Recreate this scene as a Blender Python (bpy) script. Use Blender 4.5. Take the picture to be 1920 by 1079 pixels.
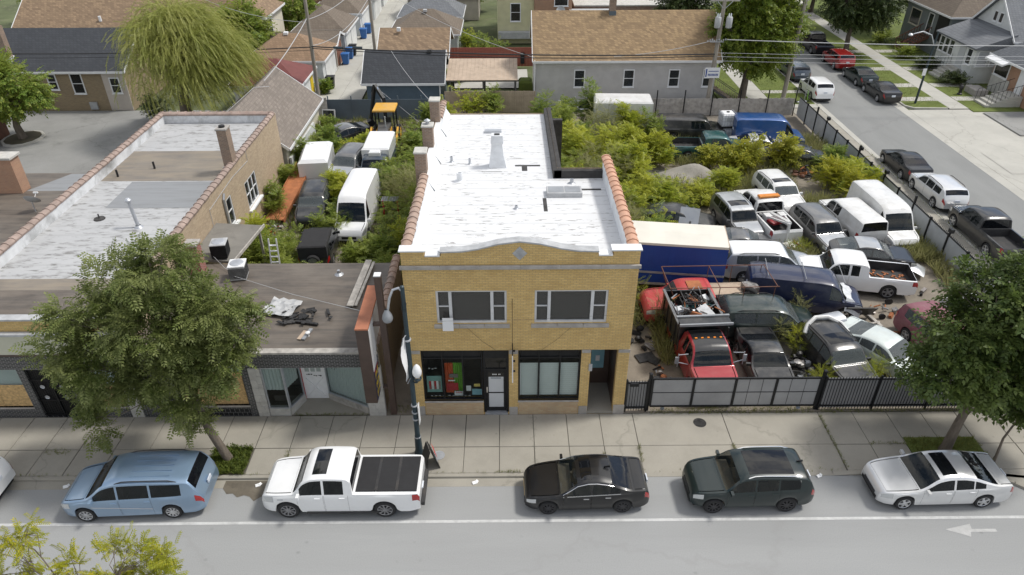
import bpy, math, random
import numpy as np
from mathutils import Vector, Matrix

S = bpy.context.scene
C = S.collection
for o in list(bpy.data.objects):
    bpy.data.objects.remove(o)
random.seed(11)
rng = np.random.default_rng(11)
R = math.radians

# ---------------------------------------------------------------- camera
cam_d = bpy.data.cameras.new('camera')
cam = bpy.data.objects.new('camera', cam_d)
C.objects.link(cam)
cam_d.sensor_width = 36
cam_d.lens = 36 * 1330 / 1920
cam_d.clip_start = 0.1
cam_d.clip_end = 2000
p_, y_, r_ = R(33.2), R(-0.31), R(-0.19)
m0 = Matrix(((1, 0, 0), (0, -math.sin(p_), -math.cos(p_)), (0, math.cos(p_), -math.sin(p_))))
my = Matrix(((math.cos(y_), math.sin(y_), 0), (-math.sin(y_), math.cos(y_), 0), (0, 0, 1)))
mr = Matrix(((math.cos(r_), -math.sin(r_), 0), (math.sin(r_), math.cos(r_), 0), (0, 0, 1)))
wc = mr @ m0 @ my                       # rows: right, down, forward
m4 = Matrix((wc[0], -wc[1], -wc[2])).transposed().to_4x4()
m4.translation = (0, -22.3, 21.0)
cam.matrix_world = m4
S.camera = cam

# ---------------------------------------------------------------- light
SUN_EL, SUN_AZ = 57, 76                 # azimuth measured from +Y towards +X
w = bpy.data.worlds.new('World')
S.world = w
w.use_nodes = True
nt = w.node_tree
bg = nt.nodes['Background']
sky = nt.nodes.new('ShaderNodeTexSky')
sky.sky_type = 'NISHITA'
sky.sun_disc = False
sky.sun_elevation = R(SUN_EL)
sky.sun_rotation = R(SUN_AZ)
sky.dust_density = 1.5
tc = nt.nodes.new('ShaderNodeTexCoord')
mp = nt.nodes.new('ShaderNodeMapping')
mp.inputs['Scale'].default_value = (1.0, 1.0, 2.2)
nz = nt.nodes.new('ShaderNodeTexNoise')
nz.inputs['Scale'].default_value = 2.6
nz.inputs['Detail'].default_value = 8
nz.inputs['Roughness'].default_value = 0.58
rp = nt.nodes.new('ShaderNodeValToRGB')
rp.color_ramp.elements[0].position = 0.44
rp.color_ramp.elements[1].position = 0.60
mx = nt.nodes.new('ShaderNodeMix')
mx.data_type = 'RGBA'
mx.inputs['B'].default_value = (11.8, 11.5, 11.0, 1)   # bright broken cloud over the same sky
for a, b in ((tc.outputs['Generated'], mp.inputs['Vector']), (mp.outputs[0], nz.inputs['Vector']),
             (nz.outputs['Fac'], rp.inputs['Fac']), (rp.outputs['Color'], mx.inputs['Factor']),
             (sky.outputs[0], mx.inputs['A']), (mx.outputs['Result'], bg.inputs['Color'])):
    nt.links.new(a, b)
bg.inputs['Strength'].default_value = 0.107
sd = bpy.data.lights.new('sun', 'SUN')
sd.energy = 2.7
sd.angle = R(9)
sd.color = (1.0, 0.965, 0.90)
sun = bpy.data.objects.new('sun', sd)
C.objects.link(sun)
sv = Vector((math.sin(R(SUN_AZ)) * math.cos(R(SUN_EL)), math.cos(R(SUN_AZ)) * math.cos(R(SUN_EL)), math.sin(R(SUN_EL))))
sun.rotation_euler = sv.to_track_quat('Z', 'Y').to_euler()
sun.location = (40, 40, 60)
S.render.engine = 'CYCLES'
vs = S.view_settings
vs.view_transform = 'Standard'
vs.look = 'None'
vs.exposure = 0.17
vs.gamma = 1
vs.use_curve_mapping = False

# ---------------------------------------------------------------- materials
MATS = {}
def newmat(name):
    m = bpy.data.materials.new(name)
    m.use_nodes = True
    MATS[name] = m
    return m, m.node_tree, m.node_tree.nodes['Principled BSDF']
def N(nt, t, **kw):
    n = nt.nodes.new(t)
    for k, v in kw.items():
        if k in n.inputs: n.inputs[k].default_value = v
        else: setattr(n, k, v)
    return n
def col4(c): return (c[0], c[1], c[2], 1)
def tint(c, f): return tuple(min(1, max(0, v * f)) for v in c)
def mixc(nt, fac, a, b):
    n = nt.nodes.new('ShaderNodeMix'); n.data_type = 'RGBA'
    if isinstance(fac, (int, float)): n.inputs['Factor'].default_value = fac
    else: nt.links.new(fac, n.inputs['Factor'])
    for k, v in (('A', a), ('B', b)):
        if isinstance(v, tuple): n.inputs[k].default_value = col4(v)
        else: nt.links.new(v, n.inputs[k])
    return n.outputs['Result']
def ramp(nt, src, stops):
    n = nt.nodes.new('ShaderNodeValToRGB')
    e = n.color_ramp.elements
    while len(e) < len(stops): e.new(0.5)
    for i, (p, c) in enumerate(stops):
        e[i].position = p
        e[i].color = (c, c, c, 1) if isinstance(c, (int, float)) else col4(c)
    nt.links.new(src, n.inputs['Fac'])
    return n.outputs['Color']
def pos(nt, scale=(1, 1, 1), obj=False):
    g = N(nt, 'ShaderNodeTexCoord').outputs['Object'] if obj else N(nt, 'ShaderNodeNewGeometry').outputs['Position']
    m = N(nt, 'ShaderNodeMapping')
    m.inputs['Scale'].default_value = scale
    nt.links.new(g, m.inputs['Vector'])
    return m.outputs[0]
def noise(nt, vec, scale, detail=4, rough=.55, dist=0):
    n = N(nt, 'ShaderNodeTexNoise', Scale=scale, Detail=detail, Roughness=rough, Distortion=dist)
    nt.links.new(vec, n.inputs['Vector'])
    return n.outputs['Fac']
def bump(nt, b, h, strength=.3, dist=.01):
    n = N(nt, 'ShaderNodeBump', Strength=strength, Distance=dist)
    nt.links.new(h, n.inputs['Height'])
    nt.links.new(n.outputs[0], b.inputs['Normal'])
def mat(name, c, rough=.7, var=.18, scale=2.0, bmp=.15, metal=0, coat=0, obj=False, dirt=None, dirt_amt=.4, stretch=(1, 1, 1), spec=.5):
    m, nt, b = newmat(name)
    v = pos(nt, stretch, obj)
    f = ramp(nt, noise(nt, v, scale, 6, .6), [(.3, 0.0), (.7, 1.0)])
    out = mixc(nt, f, tint(c, 1 - var), tint(c, 1 + var))
    if dirt:
        d = ramp(nt, noise(nt, v, scale * .37, 8, .68, .4), [(.48, 0.0), (.72, dirt_amt)])
        out = mixc(nt, d, out, dirt)
    nt.links.new(out, b.inputs['Base Color'])
    b.inputs['Roughness'].default_value = rough
    b.inputs['Metallic'].default_value = metal
    b.inputs['Specular IOR Level'].default_value = spec
    if coat:
        b.inputs['Coat Weight'].default_value = coat
        b.inputs['Coat Roughness'].default_value = .06
    if bmp: bump(nt, b, noise(nt, v, scale * 14, 3), bmp, .01)
    return m
def planar(nt, k=1.0, su=1.0):
    """(x+y, z*k): runs along any axis-aligned wall or roof plane"""
    g = N(nt, 'ShaderNodeNewGeometry').outputs['Position']
    s = N(nt, 'ShaderNodeSeparateXYZ'); nt.links.new(g, s.inputs[0])
    a = N(nt, 'ShaderNodeMath', operation='ADD'); nt.links.new(s.outputs[0], a.inputs[0]); nt.links.new(s.outputs[1], a.inputs[1])
    m1 = N(nt, 'ShaderNodeMath', operation='MULTIPLY'); nt.links.new(a.outputs[0], m1.inputs[0]); m1.inputs[1].default_value = su
    m2 = N(nt, 'ShaderNodeMath', operation='MULTIPLY'); nt.links.new(s.outputs[2], m2.inputs[0]); m2.inputs[1].default_value = k
    cb = N(nt, 'ShaderNodeCombineXYZ'); nt.links.new(m1.outputs[0], cb.inputs[0]); nt.links.new(m2.outputs[0], cb.inputs[1])
    return cb.outputs[0]
def brick(name, c1, c2, mortar, bw=.21, bh=.072, ms=.007, rough=.8, k=1.0, var=.3, dirt=(.18, .15, .12), dirt_amt=.35, bmp=.35, bias=0.0):
    m, nt, b = newmat(name)
    v = planar(nt, k)
    t = N(nt, 'ShaderNodeTexBrick', Scale=1.0)
    t.inputs['Color1'].default_value = col4(c1); t.inputs['Color2'].default_value = col4(c2); t.inputs['Mortar'].default_value = col4(mortar)
    t.inputs['Mortar Size'].default_value = ms; t.inputs['Brick Width'].default_value = bw; t.inputs['Row Height'].default_value = bh
    t.inputs['Bias'].default_value = bias; t.inputs['Mortar Smooth'].default_value = .2
    nt.links.new(v, t.inputs['Vector'])
    w3 = pos(nt)
    f = ramp(nt, noise(nt, w3, .9, 6, .62), [(.42, 0.0), (.75, dirt_amt)])
    out = mixc(nt, f, t.outputs['Color'], dirt)
    f2 = ramp(nt, noise(nt, w3, 7, 3), [(.3, 0.0), (.7, var)])
    out = mixc(nt, f2, out, tint(c1, .7))
    nt.links.new(out, b.inputs['Base Color'])
    b.inputs['Roughness'].default_value = rough
    inv = N(nt, 'ShaderNodeMath', operation='SUBTRACT'); inv.inputs[0].default_value = 1; nt.links.new(t.outputs['Fac'], inv.inputs[1])
    bump(nt, b, inv.outputs[0], bmp, .02)
    return m
def siding(name, c, h=.115, vertical=False, rough=.55, bmp=.5, var=.08):
    m, nt, b = newmat(name)
    v = planar(nt)
    s = N(nt, 'ShaderNodeSeparateXYZ'); nt.links.new(v, s.inputs[0])
    d = N(nt, 'ShaderNodeMath', operation='DIVIDE'); nt.links.new(s.outputs[0 if vertical else 1], d.inputs[0]); d.inputs[1].default_value = h
    fr = N(nt, 'ShaderNodeMath', operation='FRACT'); nt.links.new(d.outputs[0], fr.inputs[0])
    f = ramp(nt, noise(nt, pos(nt), 1.3, 5), [(.35, 0.0), (.7, 1.0)])
    nt.links.new(mixc(nt, f, tint(c, 1 - var), tint(c, 1 + var)), b.inputs['Base Color'])
    b.inputs['Roughness'].default_value = rough
    bump(nt, b, fr.outputs[0], bmp, .03)
    return m
def paint(name, c, rough=.28, metal=.25, coat=.9, dust=.12, dustc=(.30, .28, .24)):
    m, nt, b = newmat(name)
    v = pos(nt)
    f = ramp(nt, noise(nt, v, 1.6, 8, .65), [(.45, 0.0), (.8, dust)])
    nt.links.new(mixc(nt, f, c, dustc), b.inputs['Base Color'])
    rr = ramp(nt, noise(nt, v, 3.1, 5), [(.35, rough), (.75, min(1, rough + dust))])
    nt.links.new(rr, b.inputs['Roughness'])
    b.inputs['Metallic'].default_value = metal
    b.inputs['Coat Weight'].default_value = coat
    b.inputs['Coat Roughness'].default_value = .04 + dust * .35
    return m
def glass(name, c=(.012, .016, .018), trans=.35, rough=.03):
    m, nt, b = newmat(name)
    b.inputs['Base Color'].default_value = col4(c)
    b.inputs['Roughness'].default_value = rough
    b.inputs['Specular IOR Level'].default_value = .6
    bump(nt, b, noise(nt, pos(nt), 1.7, 2), .12, .05)
    t = N(nt, 'ShaderNodeBsdfTransparent'); t.inputs[0].default_value = (.93, .96, .95, 1)
    ms = N(nt, 'ShaderNodeMixShader'); ms.inputs[0].default_value = trans
    out = nt.nodes['Material Output']
    nt.links.new(b.outputs[0], ms.inputs[1]); nt.links.new(t.outputs[0], ms.inputs[2]); nt.links.new(ms.outputs[0], out.inputs[0])
    return m
def leaf(name, c1, c2, c3, trans=.35, scale=.35):
    """leaf colour differs from leaf to leaf and from bough to bough"""
    m, nt, b = newmat(name)
    g = N(nt, 'ShaderNodeNewGeometry')
    r1 = ramp(nt, g.outputs['Random Per Island'], [(0, c1), (.55, c2), (1, c3)])
    f = ramp(nt, noise(nt, pos(nt), scale, 4), [(.40, 0.0), (.66, .75)])
    cc = mixc(nt, f, r1, c3)
    nt.links.new(cc, b.inputs['Base Color'])
    b.inputs['Roughness'].default_value = .5
    b.inputs['Specular IOR Level'].default_value = .35
    t = N(nt, 'ShaderNodeBsdfTranslucent'); nt.links.new(cc, t.inputs[0])
    ms = N(nt, 'ShaderNodeMixShader'); ms.inputs[0].default_value = trans
    out = nt.nodes['Material Output']
    nt.links.new(b.outputs[0], ms.inputs[1]); nt.links.new(t.outputs[0], ms.inputs[2]); nt.links.new(ms.outputs[0], out.inputs[0])
    return m
def membrane(name, base, dark, amt, sx=.7, sy=9, scale=1.0, thr=(.60, .68), rough=.55, patch=None):
    """rolled roofing with worn streaks along the rolls"""
    m, nt, b = newmat(name)
    v = pos(nt, (sx, sy, 1))
    f = ramp(nt, noise(nt, v, scale, 6, .62, .3), [(thr[0], 0.0), (thr[1], amt)])
    out = mixc(nt, f, base, dark)
    v2 = pos(nt)
    f2 = ramp(nt, noise(nt, v2, .55, 6, .65), [(.4, 0.0), (.75, .5 if patch else .12)])
    out = mixc(nt, f2, out, patch or tint(dark, 1.3))
    w_ = N(nt, 'ShaderNodeTexWave', Scale=.34, Distortion=.5, Detail=3); w_.bands_direction = 'Y'; w_.inputs['Detail Scale'].default_value = 2
    nt.links.new(v2, w_.inputs['Vector'])
    f3 = ramp(nt, w_.outputs['Fac'], [(.93, 0.0), (1.0, .16)])
    out = mixc(nt, f3, out, tint(dark, .9))
    nt.links.new(out, b.inputs['Base Color'])
    b.inputs['Roughness'].default_value = rough
    bump(nt, b, noise(nt, pos(nt, (1, 6, 1)), 2.2, 5), .25, .03)
    return m
def ground(name, c, var=.2, dark=None, dark_amt=.5, scale=.5, speck=40, rough=.9, crack=0, crackc=(.12, .12, .11), bmp=.2, stretch=(1, 1, 1), spots=0):
    m, nt, b = newmat(name)
    v = pos(nt, stretch)
    f = ramp(nt, noise(nt, v, scale, 8, .62), [(.3, 0.0), (.7, 1.0)])
    out = mixc(nt, f, tint(c, 1 - var), tint(c, 1 + var * .6))
    s = ramp(nt, noise(nt, pos(nt), speck, 2), [(.35, .25), (.6, 0.0)])
    out = mixc(nt, s, out, tint(c, .6))
    if dark:
        d = ramp(nt, noise(nt, v, scale * 1.7, 9, .7, .6), [(.52, 0.0), (.75, dark_amt)])
        out = mixc(nt, d, out, dark)
    if spots:
        vs_ = N(nt, 'ShaderNodeTexVoronoi', Scale=spots); nt.links.new(pos(nt, (1, 1.2, 0)), vs_.inputs['Vector'])
        cut = N(nt, 'ShaderNodeMath', operation='MULTIPLY'); nt.links.new(ramp(nt, vs_.outputs['Distance'], [(.03, .55), (.13, 0.0)]), cut.inputs[0]); nt.links.new(ramp(nt, noise(nt, pos(nt), .35, 2), [(.5, 0.0), (.6, 1.0)]), cut.inputs[1])
        out = mixc(nt, cut.outputs[0], out, tint(c, .55))
    if crack:
        vo = N(nt, 'ShaderNodeTexVoronoi', feature='DISTANCE_TO_EDGE', Scale=crack)
        nv = N(nt, 'ShaderNodeTexNoise', Scale=1.7, Detail=5)
        p0 = pos(nt); nt.links.new(p0, nv.inputs['Vector'])
        va = N(nt, 'ShaderNodeVectorMath', operation='MULTIPLY_ADD')
        nt.links.new(nv.outputs['Color'], va.inputs[0]); va.inputs[1].default_value = (1.2, 1.2, 0); nt.links.new(p0, va.inputs[2])
        nt.links.new(va.outputs[0], vo.inputs['Vector'])
        cf = ramp(nt, vo.outputs['Distance'], [(0.0, .5), (.006, 0.0)])
        out = mixc(nt, cf, out, crackc)
    nt.links.new(out, b.inputs['Base Color'])
    b.inputs['Roughness'].default_value = rough
    bump(nt, b, noise(nt, pos(nt), speck * .6, 4), bmp, .01)
    return m
# ---------------------------------------------------------------- mesh helpers
class MB:
    def __init__(s): s.v = []; s.f = []
    def add(s, vs, fs):
        n = len(s.v); s.v += [tuple(v) for v in vs]; s.f += [tuple(i + n for i in f) for f in fs]; return s
    def box(s, x0, x1, y0, y1, z0, z1):
        return s.add([(x0, y0, z0), (x1, y0, z0), (x1, y1, z0), (x0, y1, z0), (x0, y0, z1), (x1, y0, z1), (x1, y1, z1), (x0, y1, z1)],
                     [(0, 3, 2, 1), (4, 5, 6, 7), (0, 1, 5, 4), (1, 2, 6, 5), (2, 3, 7, 6), (3, 0, 4, 7)])
    def obox(s, c, size, rz=0, rx=0, ry=0):
        m = Matrix.Translation(c) @ Matrix.Rotation(rz, 4, 'Z') @ Matrix.Rotation(ry, 4, 'Y') @ Matrix.Rotation(rx, 4, 'X')
        a, b, d = size[0] / 2, size[1] / 2, size[2] / 2
        t = MB().box(-a, a, -b, b, -d, d)
        return s.add([m @ Vector(v) for v in t.v], t.f)
    def bbox(s, x0, x1, y0, y1, z0, z1, bv=.02):
        """box with chamfered top edges"""
        s.add([(x0, y0, z0), (x1, y0, z0), (x1, y1, z0), (x0, y1, z0), (x0, y0, z1 - bv), (x1, y0, z1 - bv), (x1, y1, z1 - bv), (x0, y1, z1 - bv),
               (x0 + bv, y0 + bv, z1), (x1 - bv, y0 + bv, z1), (x1 - bv, y1 - bv, z1), (x0 + bv, y1 - bv, z1)],
              [(0, 3, 2, 1), (0, 1, 5, 4), (1, 2, 6, 5), (2, 3, 7, 6), (3, 0, 4, 7), (4, 5, 9, 8), (5, 6, 10, 9), (6, 7, 11, 10), (7, 4, 8, 11), (8, 9, 10, 11)])
        return s
    def quad(s, *p): return s.add(p, [tuple(range(len(p)))])
    def bar(s, a, b, w, h=None):
        """square bar from a to b"""
        a, b = Vector(a), Vector(b); h = h or w
        d = (b - a).normalized(); u = d.cross(Vector((0, 0, 1)))
        if u.length < 1e-4: u = Vector((1, 0, 0))
        u.normalize(); n = u.cross(d)
        vs = [p + u * i * w / 2 + n * j * h / 2 for p in (a, b) for i, j in ((-1, -1), (1, -1), (1, 1), (-1, 1))]
        return s.add(vs, [(0, 1, 2, 3), (7, 6, 5, 4), (0, 4, 5, 1), (1, 5, 6, 2), (2, 6, 7, 3), (3, 7, 4, 0)])
    def tube(s, pts, r, n=8, cap=True):
        rs = r if isinstance(r, (list, tuple)) else [r] * len(pts)
        P = [Vector(p) for p in pts]; base = len(s.v); ref = None
        for i, p in enumerate(P):
            d = (P[min(i + 1, len(P) - 1)] - P[max(i - 1, 0)]).normalized()
            if ref is None: ref = Vector((1, 0, 0)) if abs(d.x) < .9 else Vector((0, 1, 0))
            u = (ref - d * ref.dot(d)).normalized(); ref = u; v = d.cross(u)
            for k in range(n):
                a = 2 * math.pi * k / n
                s.v.append(tuple(p + (u * math.cos(a) + v * math.sin(a)) * rs[i]))
        for i in range(len(P) - 1):
            for k in range(n):
                s.f.append((base + i * n + k, base + i * n + (k + 1) % n, base + (i + 1) * n + (k + 1) % n, base + (i + 1) * n + k))
        if cap:
            s.f.append(tuple(base + k for k in range(n))[::-1]); s.f.append(tuple(base + (len(P) - 1) * n + k for k in range(n)))
        return s
    def lathe(s, prof, n=24, c=(0, 0, 0), axis='z'):
        base = len(s.v)
        for r, z in prof:
            for k in range(n):
                a = 2 * math.pi * k / n
                x, y = r * math.cos(a), r * math.sin(a)
                s.v.append((c[0] + x, c[1] + y, c[2] + z) if axis == 'z' else (c[0] + x, c[1] + z, c[2] + y))
        for i in range(len(prof) - 1):
            for k in range(n):
                s.f.append((base + i * n + k, base + i * n + (k + 1) % n, base + (i + 1) * n + (k + 1) % n, base + (i + 1) * n + k))
        return s
    def prism(s, poly, z0, z1):
        n = len(poly); b = len(s.v)
        s.v += [(x, y, z0) for x, y in poly] + [(x, y, z1) for x, y in poly]
        s.f += [tuple(b + i for i in range(n))[::-1], tuple(b + n + i for i in range(n))]
        s.f += [(b + i, b + (i + 1) % n, b + n + (i + 1) % n, b + n + i) for i in range(n)]
        return s
    def xprism(s, poly, y0, y1):
        """polygon in xz pushed along y"""
        n = len(poly); b = len(s.v)
        s.v += [(x, y0, z) for x, z in poly] + [(x, y1, z) for x, z in poly]
        s.f += [tuple(b + i for i in range(n)), tuple(b + n + i for i in range(n))[::-1]]
        s.f += [(b + (i + 1) % n, b + i, b + n + i, b + n + (i + 1) % n) for i in range(n)]
        return s
    def mesh(s, name, m, smooth=False):
        me = bpy.data.meshes.new(name)
        me.from_pydata(s.v, [], s.f); me.materials.append(m)
        if smooth:
            me.shade_smooth(); me.set_sharp_from_angle(angle=R(smooth if smooth is not True else 40))
        return me
    def o(s, name, m, parent=None, smooth=False):
        return put(name, s.mesh(name, MATS[m] if isinstance(m, str) else m, smooth), parent)
def put(name, me, parent=None, loc=None, rz=0):
    o = bpy.data.objects.new(name, me); C.objects.link(o)
    if parent is not None:
        o.parent = parent
        if loc is None and parent.get('wspace'):
            p = parent
            while p is not None and p.parent is not None: p = p.parent
            if p is parent: o.location = -Vector(p.location)
    if loc is not None:
        o.location = loc
        if parent is not None and parent.get('wspace') and parent.parent is None: o.location = Vector(loc) - Vector(parent.location)
    o.rotation_euler.z = rz
    return o
def tag(o, label=None, cat=None, group=None, kind=None):
    if label: o['label'] = label
    if cat: o['category'] = cat
    if group: o['group'] = group
    if kind: o['kind'] = kind
    return o
def thing(name, label, cat, loc=(0, 0, 0), rz=0, group=None, ws=False):
    o = bpy.data.objects.new(name, None); C.objects.link(o)
    o.empty_display_size = .3; o.location = loc; o.rotation_euler.z = rz
    if ws: o['wspace'] = 1
    return tag(o, label, cat, group)
def struct(name, mb, m, smooth=False): return tag(mb.o(name, m, None, smooth), kind='structure')
def dup(o, parent=None):
    c = o.copy(); C.objects.link(c); c.parent = parent
    for ch in o.children: dup(ch, c)
    return c
def holed(mb, u0, u1, z0, z1, holes, at, depth, axis='x', outward=-1):
    """wall sheet in (u,z) at y=at (axis x) or x=at (axis y) with openings and their reveals"""
    us = sorted({u0, u1} | {h[0] for h in holes} | {h[1] for h in holes}); zs = sorted({z0, z1} | {h[2] for h in holes} | {h[3] for h in holes})
    P = (lambda u, z, d: (u, at - outward * d, z)) if axis == 'x' else (lambda u, z, d: (at - outward * d, u, z))
    for i in range(len(us) - 1):
        for j in range(len(zs) - 1):
            cu, cz = (us[i] + us[i + 1]) / 2, (zs[j] + zs[j + 1]) / 2
            if any(h[0] < cu < h[1] and h[2] < cz < h[3] for h in holes): continue
            mb.quad(P(us[i], zs[j], 0), P(us[i + 1], zs[j], 0), P(us[i + 1], zs[j + 1], 0), P(us[i], zs[j + 1], 0))
    for a, b, c, d in holes:
        for p, q in (((a, c), (b, c)), ((b, c), (b, d)), ((b, d), (a, d)), ((a, d), (a, c))):
            mb.quad(P(*p, 0), P(*q, 0), P(*q, depth), P(*p, depth))
    return mb

# ---------------------------------------------------------------- plant foliage
def stamp(kind):
    q = []
    def leafq(p, d, L, W, droop=0.0, up=(0, 0, 1)):
        p, d = np.array(p, float), np.array(d, float); d /= np.linalg.norm(d)
        s = np.cross(d, up); s /= max(1e-6, np.linalg.norm(s))
        m = p + d * L * .5 + np.array([0, 0, .06 * L])
        q.append([p, m + s * W / 2, p + d * L + np.array([0, 0, -droop * L]), m - s * W / 2])
    if kind == 'pinnate':
        for i in range(5):
            x = .12 + .2 * i; z = -.24 * x * x
            for s in (-1, 1): leafq((x, 0, z), (.55, s, -.15), .34 - .02 * i, .15, .2)
        leafq((.95, 0, -.26), (1, 0, -.5), .26, .1)
    elif kind == 'locust':
        for i in range(6):
            x = .08 + .17 * i; z = -.22 * x * x
            for s in (-1, 1): leafq((x, 0, z), (.75, s * .8, -.35), .30, .105, .25)
        leafq((1.0, 0, -.22), (1, 0, -.6), .28, .1)
    elif kind == 'broad':
        r = random.Random(3)
        for i in range(6):
            x = .1 + .17 * i; s = 1 if i % 2 else -1
            leafq((x, 0, -.1 * x), (.8, s * .7, r.uniform(-.4, .2)), .38, .24, .15, (r.uniform(-.4, .4), r.uniform(-.4, .4), 1))
    elif kind == 'willow':
        r = random.Random(5)
        for i in range(13):
            x = .04 + .078 * i; s = 1 if i % 2 else -1
            leafq((x, 0, 0), (1, s * .33, r.uniform(-.15, .15)), .20, .05, 0)
    elif kind == 'grass':
        r = random.Random(6)
        for i in range(5):
            a = r.uniform(0, 6.28); leafq((0, 0, 0), (1, math.cos(a) * .35, math.sin(a) * .35), r.uniform(.6, 1), .05, 0, (0, math.sin(a), math.cos(a)))
    elif kind == 'weed':
        for i in range(8):
            x = .1 + .11 * i
            for s in (-1, 1): leafq((x, 0, 0), (.7, s * .6, .1 * s), .17, .03, 0)
    return np.array(q)
STAMPS = {k: stamp(k) for k in ('pinnate', 'locust', 'broad', 'willow', 'grass', 'weed')}
def leaves(name, P, D, size, kind, m, parent=None, roll=None):
    """one mesh of leaf sprays: P positions, D directions"""
    st = STAMPS[kind]; n = len(P)
    D = D / np.maximum(1e-6, np.linalg.norm(D, axis=1, keepdims=True))
    up = np.tile([0., 0., 1.], (n, 1)) + rng.normal(0, .35 if roll is None else roll, (n, 3))
    Sd = np.cross(up, D); Sd /= np.maximum(1e-6, np.linalg.norm(Sd, axis=1, keepdims=True))
    Up = np.cross(D, Sd)
    sz = np.broadcast_to(np.asarray(size, float), (n,))
    B = np.stack([D, Sd, Up], axis=1) * sz[:, None, None]
    V = (np.einsum('qkc,nci->nqki', st, B) + P[:, None, None, :]).reshape(-1, 3)
    nq = n * len(st)
    me = bpy.data.meshes.new(name)
    me.vertices.add(nq * 4); me.vertices.foreach_set('co', V.astype(np.float32).ravel())
    me.loops.add(nq * 4); me.loops.foreach_set('vertex_index', np.arange(nq * 4, dtype=np.int32))
    me.polygons.add(nq); me.polygons.foreach_set('loop_start', np.arange(0, nq * 4, 4, dtype=np.int32))
    me.update(calc_edges=True); me.validate()
    me.materials.append(MATS[m])
    return put(name, me, parent)
def rvec(n):
    v = rng.normal(size=(n, 3)); return v / np.linalg.norm(v, axis=1, keepdims=True)
def tree(name, label, base, trunk_top, blobs, n_clump, per, size, kind, lm, bark='bark', r0=.25, clump_r=.7, droop=.2, group=None, shell=.55, lean=None):
    """blobs: ellipsoids (cx,cy,cz,rx,ry,rz) in world space that bound the crown"""
    t = thing(name, label, 'tree', base, 0, group, ws=True)
    b0, tt = Vector(base), Vector(trunk_top)
    mb = MB()
    mid = b0.lerp(tt, .5) + Vector((random.uniform(-.12, .12), random.uniform(-.12, .12), 0))
    mb.tube([b0 - Vector((0, 0, .1)), b0 + Vector((0, 0, .25)), mid, tt], [r0 * 1.5, r0 * 1.05, r0 * .85, r0 * .7], 10)
    vol = np.array([b[3] * b[4] * b[5] for b in blobs]) ** .67; vol /= vol.sum()
    CC, CN = [], []
    for bl, fr in zip(blobs, vol):
        k = max(3, int(n_clump * fr))
        d = rvec(k); rad = (shell + (1 - shell) * rng.random(k) ** .5)
        c = np.array(bl[:3]) + d * rad[:, None] * np.array(bl[3:])
        CC.append(c); CN.append(d)
        hub = Vector(bl[:3]); hub = tt.lerp(hub, .75)
        j = tt.lerp(hub, .45) + Vector((random.uniform(-.3, .3), random.uniform(-.3, .3), .2))
        rr = max(.03, r0 * .55 * min(1, max(bl[3:]) / 2.5))
        mb.tube([tt - (tt - b0).normalized() * r0, j, hub], [rr, rr * .75, rr * .5], 7)
        for q in c[::max(1, k // 14)]:
            q = Vector(q); mm = hub.lerp(q, .5) + Vector((random.uniform(-.2, .2), random.uniform(-.2, .2), .15))
            mb.tube([hub, mm, q], [rr * .42, rr * .28, .012], 5)
    mb.o('trunk', bark, t, True)
    CC, CN = np.concatenate(CC), np.concatenate(CN)
    m = len(CC)
    idx = np.repeat(np.arange(m), rng.poisson(per, m) + 2)
    off = rvec(len(idx)) * (rng.random(len(idx)) ** .5)[:, None] * clump_r * rng.uniform(.6, 1.25, m)[idx][:, None]
    P = CC[idx] + off * np.array([1, 1, .75])
    D = off * .8 + CN[idx] * .5 + rng.normal(0, .35, (len(idx), 3)); D[:, 2] -= droop
    leaves('crown', P, D, size * rng.uniform(.65, 1.25, len(idx)), kind, lm, t)
    return t
def shrub(name, label, x, y, h, wid, n, kind, lm, size=.55, group=None, z=0, stems=6, upright=.6, cat='shrub'):
    t = thing(name, label, cat, (x, y, z), random.uniform(0, 6), group)
    mb = MB(); P, D = [], []
    for i in range(stems):
        a = random.uniform(0, 6.28); q = random.random() ** .6 * wid * .5
        hh = h * random.uniform(.6, 1.0) * (1 - .45 * (q / (wid * .5)) ** 2)
        top = Vector((math.cos(a) * q, math.sin(a) * q, hh)); bt = Vector((math.cos(a) * q * .35, math.sin(a) * q * .35, -.05))
        md = bt.lerp(top, .5) + Vector((random.uniform(-.1, .1), random.uniform(-.1, .1), 0))
        mb.tube([bt, md, top], [.025, .018, .008], 5)
        k = max(3, n // stems)
        f = rng.random(k) ** .55
        f = .18 + .82 * f
        p = np.where(f[:, None] < .5, np.array(bt) + (np.array(md) - np.array(bt)) * (f[:, None] * 2), np.array(md) + (np.array(top) - np.array(md)) * (f[:, None] * 2 - 1))
        aa = rng.random(k) * 6.28
        d = np.stack([np.cos(aa), np.sin(aa), rng.uniform(-.15, upright, k) + (f > .85) * .5], 1)
        P.append(p + d * .05 + rng.normal(0, .06 * wid, (k, 3)) * np.array([1, 1, .4])); D.append(d)
    mb.o('stem', 'stem', t)
    P = np.concatenate(P); P[:, 2] = np.maximum(P[:, 2], .05)
    leaves('foliage', P, np.concatenate(D), size * rng.uniform(.6, 1.2, len(P)), kind, lm, t)
    return t
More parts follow.
